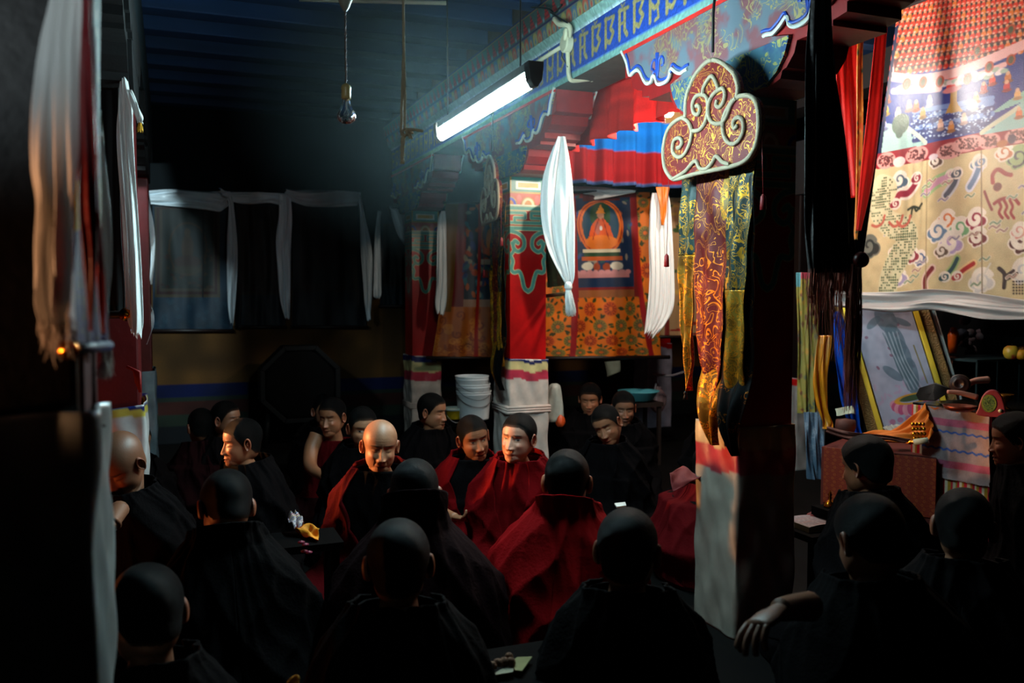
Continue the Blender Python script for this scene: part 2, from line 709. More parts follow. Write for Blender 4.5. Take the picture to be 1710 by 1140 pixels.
def p_dots(c):
    c.rect(-1, 999, 0, 1, (0.20, 0.30, 0.28))
    x = 0.0
    while x < c.asp:
        c.poly([(x + 0.1, 0.1), (x + 0.9, 0.1), (x + 0.5, 0.95)], (0.06, 0.05, 0.05))
        for r_, n_ in ((0.18, 4), (0.38, 3), (0.58, 2), (0.78, 1)):
            for q in range(n_):
                c.ell(x + 0.5 + (q - (n_ - 1) / 2) * 0.18, r_, 0.085, 0.085, (0.75, 0.12, 0.12))
        c.ell(x + 1.05, 0.15, 0.12, 0.12, (0.45, 0.58, 0.60))
        x += 1.1
    c.rect(-1, 999, 0.94, 1, (0.60, 0.42, 0.15))


strip('dot_band', beam, LR - 0.072, 3.185, 3.29, p_dots, 0.0075, x1=LR - 0.095)
g = G(); g.box(LR - 0.088, LR + BW + 0.1, 0, 9.3, 3.29, 3.31); g.box(LR - 0.06, LR + BW + 0.06, 0, 9.3, 3.18, 3.29)
g.done('top_board', M('beam_top', (0.10, 0.12, 0.30), 0.7), beam)

beam2 = thing('timber_beam', (-0.265, 4, 2.79), 'dark timber beam above the left row of pillars', 'beam')
g = G(); g.box(-0.405, -0.125, 0.2, 9.3, 2.79, 3.3)
g.done('timber', M('beam_dark', (0.05, 0.11, 0.13), 0.8), beam2)
beam3 = thing('timber_beam', (5.04, 6, 2.79), 'timber beam over the row of pillars behind the altar', 'beam')
g = G(); g.box(4.9, 5.18, 1.5, 9.3, 3.05, 3.3)
g.done('timber', m_black, beam3)

# ---------------------------------------------------------------- bracket capitals
# outline of the carved side board, read on the middle pillar row (near pillar, far arm)
prof = [(1037, 80), (1041, 95), (1046, 108), (1050, 127), (1056, 122), (1062, 118), (1068, 122), (1073, 133), (1079, 141), (1086, 138), (1089, 128), (1093, 130), (1096, 140), (1102, 142), (1112, 137), (1117, 128), (1118, 120), (1121, 116), (1127, 121), (1135, 124), (1142, 119), (1147, 117)]
PR = []
for a in prof:
    q = PX(a[0], a[1], LR - 0.01)
    PR.append((q.y - 3.24, q.z))
PR = [(s_, min(z_, 2.788)) for s_, z_ in PR]
PR[0] = (PR[0][0], 2.788)
low = [(0.43, 2.50), (0.405, 2.44), (0.36, 2.385), (0.29, 2.345), (0.0, 2.34)]
SMAX = PR[0][0]
BODY = [(SMAX - 0.01, 2.788), (SMAX - 0.01, 2.65), (SMAX - 0.07, 2.64), (SMAX - 0.09, 2.585), (SMAX - 0.14, 2.56), (SMAX - 0.19, 2.55), (SMAX - 0.19, 2.515), (SMAX - 0.26, 2.505), (SMAX - 0.26, 2.485), (0.60, 2.485), (0.46, 2.485), (0.445, 2.44), (0.40, 2.395), (0.375, 2.39), (0.365, 2.36), (0.30, 2.342), (0.0, 2.342)]


def capital(xl, yc, parent, painted=True):
    for sg in (1, -1):
        g = G()
        g.prism([(xl + 0.012, yc + sg * a, b) for a, b in BODY] + [(xl + 0.012, yc, 2.788)], (BW - 0.024, 0, 0))
        g.done('bracket_arm', M('bracket_red', (0.55, 0.06, 0.06), 0.45, bump=(20, 0.2), var=0.35) if painted else m_black, parent)
    for side in (0, 1):
        xx = xl - 0.006 if side == 0 else xl + BW - 0.012
        up = [(xx, yc + a, b) for a, b in PR] + [(xx, yc + 0.43, 2.51), (xx, yc - 0.43, 2.51)] + [(xx, yc - a, b) for a, b in PR[::-1]]
        lo_ = [(xx + 0.001, yc + a, b) for a, b in [(0.43, 2.51)] + low[:-1]] + [(xx + 0.001, yc - a, b) for a, b in (low[:-1])[::-1] + [(0.43, 2.51)]]
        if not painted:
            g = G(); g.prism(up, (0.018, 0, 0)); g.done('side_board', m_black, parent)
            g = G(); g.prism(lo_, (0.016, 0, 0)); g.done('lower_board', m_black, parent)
            continue
        g = G(); g.prism(up, (0.018, 0, 0))
        sb_ = g.done('side_board', BROC('board_paint', (0.46, 0.28, 0.30), (0.62, 0.55, 0.38), 11, 0.03, 0.6, (0.36, 0.40, 0.44), 0.55), parent)
        g = G(); g.prism(lo_, (0.016, 0, 0))
        g.done('lower_board', BROC('board_paint_blue', (0.24, 0.38, 0.44), (0.60, 0.58, 0.35), 13, 0.03, 0.6, (0.18, 0.28, 0.42), 0.6), parent)
        # painted edging lines, raised a little like the carving
        for sg in (1, -1):
            e = cr([(a, b) for a, b in PR], 3)
            g = G()
            g.tube([(xx - 0.001 if side == 0 else xx + 0.019, yc + sg * a, b + 0.004) for a, b in e], 0.009, 6)
            g.done('white_edging', M('edging_white', (0.80, 0.80, 0.76), 0.5), sb_)
            g = G()
            g.tube([(xx - 0.001 if side == 0 else xx + 0.019, yc + sg * (a - 0.012), b + 0.024) for a, b in e[4:]], 0.007, 6)
            g.done('blue_edging', M('edging_blue', (0.10, 0.25, 0.62), 0.5), sb_)
            # fleur ornament
            g = G()
            xo = xx - 0.001 if side == 0 else xx + 0.019
            s0 = 0.545
            for mm in (1, -1):
                pts = [(0, 0), (0.012, 0.05), (0.014, 0.085), (0.035, 0.10), (0.055, 0.085), (0.055, 0.06), (0.038, 0.055)]
                g.tube([(xo, yc + sg * (s0 + mm * a), 2.565 + b) for a, b in cr(pts, 4)], 0.006, 6)
            g.tube([(xo, yc + sg * s0, 2.565), (xo, yc + sg * s0, 2.69)], [0.005, 0.012], 6)
            g.done('fleur_ornament', M('edging_blue', (0.1, 0.2, 0.5)), sb_)
        g = G()
        if side == 0:
            g.box(xx - 0.004, xx + 0.01, yc - SMAX, yc + SMAX, 2.768, 2.787)
        g.box(xx + 0.008, xx + 0.010, yc - SMAX, yc + SMAX, 2.768, 2.787)
        g.done('red_line', M('line_red', (0.80, 0.15, 0.12), 0.5), sb_)


def face_canvas(hgt, variant=0):
    """pillar face of height hgt (m) x BW; top at 2.34"""
    h = int(hgt / 0.0042)
    c = Canvas(67, h, BW / hgt, (0.66, 0.03, 0.04))
    H = hgt
    def R(x0, x1, a, b, col):
        c.rect(x0 / H, x1 / H, 1 - b / H, 1 - a / H, col)
    W = BW
    def ln(pts, wd, col):
        c.line([(x / H, 1 - y / H) for x, y in pts], wd / H, col)
    R(0, W, 0, 0.115, (0.62, 0.52, 0.22))
    R(0.012, W - 0.012, 0.0, 0.105, (0.25, 0.52, 0.47))
    R(0.045, W - 0.045, 0.03, 0.085, (0.86, 0.86, 0.80))
    R(0.06, W - 0.06, 0.042, 0.073, (0.75, 0.58, 0.20))
    R(0, W, 0.115, 0.20, (0.68, 0.25, 0.16))
    for q, col in ((0.0, (0.15, 0.22, 0.65)), (0.14, (0.85, 0.75, 0.6)), (0.28, (0.15, 0.22, 0.65))):
        c.ell(q / H, 1 - 0.20 / H, 0.055 / H, 0.06 / H, (0.62, 0.50, 0.25))
        c.ell(q / H, 1 - 0.20 / H, 0.047 / H, 0.052 / H, col)
        c.ell(q / H, 1 - 0.20 / H, 0.028 / H, 0.035 / H, (0.70, 0.45, 0.18))
    for q in (0.07, 0.21):
        c.ell(q / H, 1 - 0.16 / H, 0.02 / H, 0.035 / H, (0.72, 0.35, 0.32))
    R(0, W, 0.195, 0.205, (0.75, 0.78, 0.70))
    R(0, W, 0.205, 0.40, (0.60, 0.10, 0.06))
    gr = (0.30, 0.54, 0.49)
    pale = (0.72, 0.74, 0.55)
    for wd, col in ((0.034, pale), (0.024, gr)):
        ln([(0, 0.222), (W, 0.222)], wd, col)
        for mx in (0, 1):
            f = (lambda x: W - x) if mx else (lambda x: x)
            ln([(f(0.0), 0.255), (f(0.115), 0.255), (f(0.115), 0.29), (f(0.035), 0.29), (f(0.035), 0.325), (f(W / 2), 0.325)], wd * 0.85, col)
        ln([(0, 0.325), (0.02, 0.325)], wd * 0.8, col)
        ln([(0, 0.365), (W, 0.365)], wd, col)
        for mx in (0, 1):
            f = (lambda x: W - x) if mx else (lambda x: x)
            sp = cr([(f(0.0), 0.385), (f(0.06), 0.40), (f(0.105), 0.44), (f(0.105), 0.50), (f(0.06), 0.53), (f(0.025), 0.50), (f(0.035), 0.455), (f(0.06), 0.47)], 5)
            ln(sp, wd, col)
            sp = cr([(f(0.0), 0.56), (f(0.02), 0.60), (f(0.01), 0.655), (f(0.03), 0.68), (f(0.07), 0.675), (f(0.09), 0.715), (f(0.11), 0.79), (f(W / 2), 0.815)], 5)
            ln(sp, wd, col)
            ln(cr([(f(0.0), 0.56), (f(0.03), 0.52), (f(0.015), 0.47)], 4), wd * 0.9, col)
    for (x, y) in ((0.14, 0.58), (0.10, 0.64), (0.18, 0.64), (0.14, 0.70)):
        pass
    c.mottle(10, 0.12)
    return c


m_pp = VM('pillar_paint', 0.35, 0.45, bump=(40, 0.15))


def pillar(xl, yn, label, painted=True, cap=True, faces=('n', 'l', 'r'), nm='pillar', shaft=('pillar_red', (0.66, 0.03, 0.04))):
    t = thing(nm, (xl + BW / 2, yn + BW / 2, 0), label, 'pillar', )
    g = G(); g.box(xl + 0.002, xl + BW - 0.002, yn + 0.002, yn + BW - 0.002, 0, 2.342)
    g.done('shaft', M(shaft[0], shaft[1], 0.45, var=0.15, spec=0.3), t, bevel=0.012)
    H = 1.75
    b = 2.34 - H
    for side in faces:
        c = face_canvas(H)
        if side == 'n':
            fn = lambda U, V: (xl + BW * U, yn, b + H * V)
        elif side == 'l':
            fn = lambda U, V: (xl, yn + BW * (1 - U), b + H * V)
        else:
            fn = lambda U, V: (xl + BW, yn + BW * U, b + H * V)
        sheet('painted_face', c, fn, m_pp, t)
    if cap:
        capital(xl, yn + BW / 2, t, painted)
    return t


pA = pillar(LR, 3.10, 'pillar nearest on the right, its carved bracket behind the large cloud banner')
pB = pillar(LR, 5.80, 'bright red pillar with green scroll painting beside the tied white scarf')
pC = pillar(LR, 8.50, 'red pillar farthest back, left of the stacked white buckets')
pE = pillar(5.0, 8.50, 'pillar behind the hanging plastic bag, mostly hidden by the large banner', False, True, ('n',))
pF = pillar(4.95, 5.95, 'pillar in the right bay behind the altar hangings', False, True, (), shaft=('pillar_shaded_black', (0.04, 0.015, 0.015)))  # shade of the bay put into the shaft colour
p0 = pillar(-0.405, 1.42, 'nearest left pillar, dark front at the frame edge', False, True, (), shaft=('pillar_shaded_black', (0.04, 0.015, 0.015)))  # shaded front put into the near-black shaft colour
g = G(); g.box(-0.127, -0.121, 1.44, 1.68, 0.02, 2.33); g.done('painted_face', M('pillar_shaded_red', (0.30, 0.012, 0.02), 0.45), p0)
p1 = pillar(-0.405, 4.10, 'red left pillar behind the bowed shaven monk', False, True, (), shaft=('pillar_shaded_red', (0.30, 0.012, 0.02)))  # red darkened to stand in for shade from nearer hangings
p2 = pillar(-0.405, 6.80, 'third left pillar, a narrow sliver beside the dark wall hangings', False, True, (), shaft=('pillar_shaded_red', (0.4, 0.01, 0.02)))


# ---------------------------------------------------------------- cloth wraps round the pillars
def wrap(xl, yn, zt, label, cols, seed, sag=0.02, ties=(), grp=None, rough=0.4):
    """cloth wound round a pillar; cols = [(z_from_top0, z1, colour)]"""
    nz = int(zt / 0.012) + 2
    nper = 140
    ex = 0.012
    rr = np.random.RandomState(seed)
    per = []
    w2 = BW + 2 * ex
    for k in range(nper):
        s_ = k / (nper - 1) * 4
        sd = min(int(s_), 3); f = s_ - sd
        if sd == 0: q = (-ex, w2 * (1 - f) - ex, -1, 0)
        elif sd == 1: q = (w2 * f - ex, -ex, 0, -1)
        elif sd == 2: q = (BW + ex, w2 * f - ex, 1, 0)
        else: q = (w2 * (1 - f) - ex, BW + ex, 0, 1)
        per.append(q)
    per = np.array(per)
    c = Canvas(nper, nz, 1.0, cols[-1][2])
    ph = rr.rand(8) * 6.28
    ss = np.linspace(0, 4, nper)[None, :]
    zz = (1 - c.Y) * zt          # from top
    wob = 0.008 * np.sin(ss * 5 + ph[0]) + 0.006 * np.sin(ss * 11 + ph[1])
    for a, b_, col in cols:
        m = ((zz + wob) >= a) & ((zz + wob) < b_)
        c.mix(m * 1.0, col)
    c.mottle(14, 0.10)
    disp = 0.004 * np.sin(ss * 9 + zz * 14 + ph[2]) + 0.003 * np.sin(ss * 17 - zz * 23 + ph[3]) + 0.0035 * np.sin(zz * 9 + ss * 4 + ph[4]) * np.sin(ss * 13 + ph[5])
    disp = disp + 0.005
    tp = sag * np.sin(ss * pi / 2 + ph[6]) * (1 - (1 - c.Y))
    X = xl + per[:, 0][None, :] + per[:, 2][None, :] * disp
    Y = yn + per[:, 1][None, :] + per[:, 3][None, :] * disp
    Z = c.Y * zt + tp
    pts = np.stack([X, Y, Z], -1).reshape(-1, 3)
    o = link('pillar_wrap', pts, grid(nper, nz), VM('wrap_cloth', rough, 0.5, tr=0.06, bump=(25, 0.4)), None, c.a.reshape(-1, 3), True, 0.003)
    tag(o, label, 'cloth wrap', grp)
    for (zc, th) in ties:
        g = G()
        z0 = zt - zc
        pts = [(xl - 0.022, yn - 0.022), (xl + BW + 0.022, yn - 0.022), (xl + BW + 0.022, yn + BW + 0.022), (xl - 0.022, yn + BW + 0.022), (xl - 0.022, yn - 0.022)]
        for q in range(3):
            g.tube([(a, b_, z0 + (q - 1) * th * 0.6) for a, b_ in pts], th * 0.42, 8)
        g.done('tie_band', M('tie_cloth', (0.80, 0.72, 0.68), 0.6), o, smooth=True)
    return o


W_ = (0.80, 0.74, 0.70)
PK = (0.72, 0.22, 0.30)
CRM = (0.80, 0.74, 0.52)
NB = (0.07, 0.12, 0.34)
wrap(LR, 3.10, 0.93, 'pale shiny cloth with a pink stripe round the nearest right pillar', [(0, 0.10, (0.60, 0.52, 0.38)), (0.10, 0.21, (0.52, 0.17, 0.20)), (0.21, 2, (0.50, 0.48, 0.44))], 1, 0.0, rough=0.3)
wrap(LR, 5.80, 1.04, 'white cloth with cream and pink stripes tied round the bright red pillar', [(0, 0.025, NB), (0.025, 0.085, CRM), (0.085, 0.15, PK), (0.15, 2, W_)], 2, 0.01, [(0.37, 0.03)])
wrap(LR, 8.50, 0.88, 'white cloth with a pink stripe round the farthest red pillar', [(0, 0.06, NB), (0.06, 0.16, CRM), (0.16, 0.25, PK), (0.25, 2, W_)], 3, 0.01, [(0.50, 0.03)])
wrap(5.0, 8.50, 0.95, 'grey white cloth round the pillar behind the hanging plastic bag', [(0, 0.06, RED), (0.06, 2, (0.62, 0.60, 0.66))], 4, 0.01)
wrap(4.95, 5.95, 0.80, 'cloth round the pillar behind the altar hangings', [(0, 0.06, RED), (0.06, 2, (0.5, 0.5, 0.5))], 9, 0.01)
wrap(-0.405, 1.42, 1.31, 'grey white cloth round the nearest left pillar', [(0, 2, (0.62, 0.66, 0.66))], 5, 0.02)
wrap(-0.405, 4.10, 1.02, 'white cloth with a yellow top edge round the red left pillar', [(0, 0.02, NB), (0.02, 0.05, (0.65, 0.60, 0.25)), (0.05, 2, (0.66, 0.66, 0.66))], 6, 0.02)
wrap(-0.405, 6.80, 0.95, 'grey cloth round the third left pillar', [(0, 2, (0.45, 0.52, 0.55))], 7, 0.01)
# ================================================================ hanging cloth
def pt(px, py, z):
    if isinstance(z, tuple):
        return PX(px, py, z[1]) if z[0] == 'X' else PY(px, py, z[1])
    return P(px, py, z)


def interp(rows, n):
    """catmull-rom through rows of numbers"""
    return np.array(cr(rows, max(1, int(n / max(1, len(rows) - 1)))))


def cloth(name, rows, mat, folds=(3, 0.01), nu=36, nv=70, color=None, canvas=None, parent=None, ragged=0.0, solid=0.002, seed=0, fringe=None, taper=True):
    """rows: cross sections ((x, y, z) left, (x, y, z) right) in picture px and depth m, first row at the top"""
    rr = np.random.RandomState(seed + 5)
    A = np.array([pt(*r[0]) for r in rows])
    B = np.array([pt(*r[1]) for r in rows])
    A = interp(A, nv); B = interp(B, nv)
    n = len(A)
    u = np.linspace(0, 1, nu)[None, :, None]
    Q = A[:, None, :] * (1 - u) + B[:, None, :] * u
    Wd = B - A
    Ln = np.linalg.norm(Wd, axis=1, keepdims=True)
    D = np.gradient(Q.mean(1), axis=0)
    N = np.cross(Wd, D)
    N /= np.linalg.norm(N, axis=1, keepdims=True) + 1e-9
    k, amp = folds
    v = np.linspace(0, 1, n)[:, None]
    uu = u[:, :, 0]
    ph = rr.rand(6) * 6.28
    fo = np.sin(2 * pi * (k * uu + 0.25 * np.sin(2.2 * v * pi + ph[0])) + ph[1]) + 0.45 * np.sin(2 * pi * (2.3 * k * uu - 0.4 * v) + ph[2]) + 0.3 * np.sin(7 * v + 9 * uu + ph[3])
    grow = 0.45 + 0.55 * v if taper else 1.0
    Q = Q + N[:, None, :] * (fo * grow * amp)[:, :, None]
    Q = Q + (Wd / (Ln + 1e-9))[:, None, :] * (0.35 * amp * np.cos(2 * pi * k * uu + 5 * v + ph[4]))[:, :, None]
    if ragged:
        t = D[-1] / (np.linalg.norm(D[-1]) + 1e-9)
        j = np.cumsum(rr.randn(nu)) * 0.3 + rr.randn(nu)
        j = (j - j.mean()) * ragged
        Q = Q + t[None, None, :] * (j[None, :] * np.clip((v - 0.7) / 0.3, 0, 1) ** 2)[:, :, None]
    if canvas is not None:
        h, w_ = canvas.a.shape[:2]
        iy = (v * (h - 1)).astype(int); ix = (uu * (w_ - 1)).astype(int)
        colors = canvas.a[iy, ix]
    elif color is not None:
        colors = np.ones((n, nu, 3)) * np.asarray(color)
        colors = colors * (1 + 0.06 * np.sin(37 * v + 11 * uu)[:, :, None])
    else:
        colors = None
    o = link(name, Q.reshape(-1, 3), grid(nu, n), mat, parent, colors if colors is None else colors.reshape(-1, 3), True, solid)
    if fringe:
        cnt, l0, l1, rad, fm = fringe
        g = G()
        for i in range(cnt):
            f = (i + 0.5) / cnt
            s = Q[-2, min(nu - 1, int(f * nu))]
            d = Vector((0, 0, -1))
            L_ = l0 + (l1 - l0) * rr.rand() ** 1.5
            pts = []
            a1, a2, sw = rr.rand() * 6.28, rr.rand() * 6.28, 0.004 + 0.05 * rr.rand() * L_
            for q in range(7):
                tt = q / 6
                pts.append((s[0] + sw * sin(a1 + 3 * tt) * tt, s[1] + sw * cos(a2 + 2.5 * tt) * tt, s[2] + 0.01 - L_ * tt))
            g.tube(pts, [rad] * 5 + [rad * 0.7, rad * 0.3], 4, caps=False)
        g.done('fringe', fm, o, smooth=True)
    return o


def R3(*rows):
    """rows (y, xl, xr, zl, zr)"""
    return [((r[1], r[0], r[3]), (r[2], r[0], r[4] if len(r) > 4 else r[3])) for r in rows]


def brush(name, c0, length, r0, r1, n, mat, parent=None, thick=0.0012, seed=0, tilt=(0, 0)):
    """a tassel: many threads falling from one knot"""
    rr = np.random.RandomState(seed)
    g = G()
    for i in range(n):
        a = rr.rand() * 6.28; q = sqrt(rr.rand())
        L_ = length * (0.75 + 0.25 * rr.rand())
        pts = []
        for k in range(6):
            t = k / 5
            R = r0 + (r1 - r0) * t ** 0.7
            w_ = 0.15 * r1 * sin(5 * t + i)
            pts.append((c0[0] + (q * R + w_) * cos(a) + tilt[0] * t, c0[1] + (q * R + w_) * sin(a) + tilt[1] * t, c0[2] - L_ * t))
        g.tube(pts, [thick] * 4 + [thick * .8, thick * .4], 4, caps=False)
    return g.done(name, mat, parent, smooth=True)


silk = M('white_silk', (0.96, 0.96, 0.95), 0.4, bump=(60, 0.25), var=0.06, spec=0.5, sheen=0.3, tr=0.2, stretch=(1, 1, 0.15))
silkthr = M('silk_thread', (0.80, 0.77, 0.74), 0.4, var=0.1, spec=0.5)
silkgrey = M('grey_silk', (0.88, 0.92, 0.94), 0.35, bump=(50, 0.3), var=0.15, spec=0.6, tr=0.10, stretch=(1, 1, 0.2))
redrib = M('red_ribbon', (0.52, 0.09, 0.12), 0.4, bump=(80, 0.2), tr=0.05)
gold = M('gilt_metal', (0.90, 0.55, 0.15), 0.25, 1.0, var=0.1)
woodrod = M('dark_rod', (0.10, 0.05, 0.04), 0.5)
brass = M('brass', (0.75, 0.52, 0.22), 0.3, 1.0, var=0.15)

# ---- nearest left pillar
o = cloth('silk_scarf', R3((-260, 104, 150, 1.2), (-120, 96, 146, 1.2), (0, 84, 138, 1.19), (70, 72, 133, 1.18), (130, 65, 132, 1.18), (200, 58, 130, 1.18), (280, 55, 127, 1.18), (340, 62, 119, 1.18), (400, 58, 118, 1.18), (450, 56, 119, 1.18), (505, 54, 121, 1.18), (545, 66, 124, 1.18)), silk, (2.5, 0.009), 44, 120, ragged=0.006, seed=1, fringe=(150, 0.004, 0.055, 0.0007, silkthr))
tag(o, 'wide grey white silk scarf with frayed end on the nearest left pillar', 'scarf')

c = Canvas(50, 240, 0.2, (0.05, 0.11, 0.40))
for k in range(60):
    c.spiral(c.rng.rand() * 0.2, c.rng.rand() * 0.36, 0.012, 1.2, 0.004, (0.22, 0.26, 0.30), c.rng.rand() * 6)
c.rect(0, 1, 0.36, 0.52, (0.66, 0.60, 0.10))
for k in range(14):
    c.ell(c.rng.rand() * 0.2, 0.36 + c.rng.rand() * 0.16, 0.012, 0.006, (0.45, 0.40, 0.10))
c.rect(0, 1, 0.52, 0.55, (0.50, 0.25, 0.12))
c.rect(0, 1, 0.55, 1, (0.20, 0.36, 0.36))
for k in range(25):
    c.ell(c.rng.rand() * 0.2, 0.57 + c.rng.rand() * 0.4, 0.02, 0.01, [(0.6, 0.2, 0.15), (0.65, 0.6, 0.5), (0.15, 0.25, 0.45)][k % 3])
c.rect(0.06, 0.075, 0.1, 0.5, (0.62, 0.58, 0.20))
t = thing('thangka', P(140, 575, 1.3), 'narrow blue brocade hanging scroll on the nearest left pillar, gilt knob on its rod', 'hanging scroll')
cloth('scroll_cloth', [((140, -150, 1.21), (166, -150, 1.40)), ((132, 200, 1.21), (166, 200, 1.40)), ((120, 400, 1.20), (170, 395, 1.40)), ((114, 575, 1.19), (176, 570, 1.40))], VM('brocade_paint', 0.5, 0.4, bump=(220, 0.4)), (2.5, 0.004), 50, 200, canvas=c, parent=t)
g = G(); a = P(118, 583, 1.2); b = P(181, 577, 1.42); g.tube([a, b], 0.0085, 12)
rod_ = g.done('rod', M('rod_cover_blue', (0.08, 0.15, 0.32), 0.5), t, smooth=True)
g = G(); d = (a - b).normalized(); g.lathe(a, [(0.008, -0.002), (0.013, 0.001), (0.0135, 0.004), (0.009, 0.007), (0.0125, 0.010), (0.0135, 0.014), (0.0115, 0.019), (0.0, 0.023)], 20, axis=d)
g.done('gilt_knob', gold, rod_, smooth=True)

o = cloth('silk_ribbon', R3((-260, 146, 152, 1.15), (0, 140, 148, 1.15), (60, 137, 150, 1.15), (130, 133, 155, 1.15), (250, 133, 159, 1.15), (350, 133, 161, 1.15), (430, 140, 161, 1.15), (490, 146, 157, 1.16), (552, 150, 154, 1.16)), redrib, (1.5, 0.003), 14, 90, seed=3)
tag(o, 'dark crimson ribbon hanging over the blue brocade scroll, left of its twin', 'ribbon')
o = cloth('silk_ribbon', R3((-260, 152, 158, 1.17), (0, 148, 156, 1.17), (60, 150, 160, 1.17), (130, 151, 163, 1.17), (250, 152, 165, 1.17), (350, 153, 166, 1.17), (430, 158, 171, 1.18), (500, 163, 176, 1.18), (556, 171, 176, 1.18)), M('rose_ribbon', (0.60, 0.14, 0.20), 0.4, tr=0.05), (1.2, 0.003), 14, 90, seed=4)
tag(o, 'rose red pointed ribbon hanging right of the darker crimson ribbon', 'ribbon')
o = cloth('silk_scarf', R3((185, 166, 168, 1.55), (230, 165, 171, 1.54), (300, 165, 177, 1.53), (360, 166, 183, 1.52), (410, 166, 187, 1.52), (450, 164, 187, 1.52), (500, 167, 182, 1.52), (560, 168, 184, 1.50), (590, 170, 188, 1.50)), silk, (1.5, 0.004), 18, 100, ragged=0.003, seed=6, fringe=(70, 0.02, 0.06, 0.0006, silkthr))
brush('tassel', P(174, 603, 1.47), 0.032, 0.003, 0.013, 60, silkthr, o, 0.0006)
tag(o, 'thin frayed white scarf strip with a tassel beside the rose ribbon', 'scarf')
g = G()
for k, (x, y0_, y1_) in enumerate(((152, 600, 700), (157, 590, 720))):
    g.tube([P(x - 2, -100, 1.47), P(x, y0_, 1.42), P(x + 2 * sin(k + 1), (y0_ + y1_) / 2, 1.42), P(x + 3, y1_, 1.42)], 0.0022, 6)
g.tube([P(154, 700, 1.41), P(164, 709, 1.41), P(176, 711, 1.41)], 0.002, 6)
g.tube([P(154, 702, 1.41), P(148, 725, 1.41), P(143, 738, 1.41)], 0.002, 6)
g.tube([P(155, 702, 1.41), P(156, 730, 1.41), P(163, 760, 1.41)], 0.002, 6)
tag(g.done('tie_cord', M('dark_red_cord', (0.30, 0.05, 0.06), 0.6), smooth=True), 'dark red cord with loose ends tied round the nearest left pillar', 'cord')

# ---- second left pillar
t = thing('thangka', P(185, 525, 3.6), 'dark unlit hanging scroll with one gilt rod knob on the red left pillar', 'hanging scroll')
cloth('scroll_cloth', [((150, 60, 3.62), (200, 60, 3.55)), ((150, 300, 3.62), (202, 300, 3.55)), ((150, 525, 3.62), (206, 523, 3.55))], M('black_brocade', (0.03, 0.04, 0.045), 0.7), (2, 0.01), 30, 60, parent=t)
g = G(); a = P(206, 525, 3.52); b = P(150, 526, 3.62); g.tube([a, b], 0.016, 12); rod_ = g.done('rod', woodrod, t, smooth=True)
g = G(); g.lathe(a, [(0.012, 0), (0.024, 0.004), (0.027, 0.012), (0.016, 0.02), (0.022, 0.026), (0.022, 0.032), (0.0, 0.042)], 20, axis=(a - b).normalized()); g.done('gilt_knob', gold, rod_, smooth=True)
o = cloth('silk_scarf', R3((117, 203, 208, 3.5), (145, 199, 214, 3.5), (175, 197, 221, 3.5), (210, 196, 224, 3.5), (260, 198, 227, 3.5), (350, 204, 231, 3.5), (450, 209, 234, 3.5), (530, 213, 236, 3.5), (556, 218, 233, 3.5)), silk, (2.2, 0.012), 34, 100, ragged=0.01, seed=8)
cloth('scarf_end', R3((150, 214, 220, 3.49), (175, 222, 232, 3.49), (195, 226, 238, 3.49), (206, 230, 238, 3.49)), silk, (1, 0.01), 12, 20, seed=9, parent=o)
brush('yellow_tassel', P(234, 205, 3.48), 0.04, 0.004, 0.012, 30, M('yellow_thread', (0.85, 0.62, 0.08), 0.5), o, 0.0015)
tag(o, 'bright white scarf with a folded end hung on the red left pillar', 'scarf')
g = G(); 
for k in range(4):
    g.tube([P(212, 612, 3.48), P(224 + 3 * k, 618 + k, 3.48), P(228 + 2 * k, 640 + 5 * k, 3.48)], 0.006, 6)
tag(g.done('tie_cord', M('red_cord', (0.50, 0.05, 0.05), 0.6), smooth=True), 'short red cord end at the edge of the red left pillar', 'cord')
o = cloth('silk_scarf', R3((285, 230, 236, 6.3), (320, 232, 246, 6.3), (370, 234, 255, 6.3), (430, 236, 258, 6.3), (475, 238, 252, 6.3)), silkgrey, (2, 0.02), 24, 60, seed=10)
cloth('scarf_end', R3((495, 240, 250, 6.3), (520, 240, 257, 6.3), (545, 239, 254, 6.3), (575, 238, 246, 6.3)), silkgrey, (1, 0.02), 14, 20, seed=11, parent=o)
tag(o, 'dim grey scarf hanging on the farthest left pillar', 'scarf')

# ---- hangings on the far wall, left half
YW = YB - 0.07


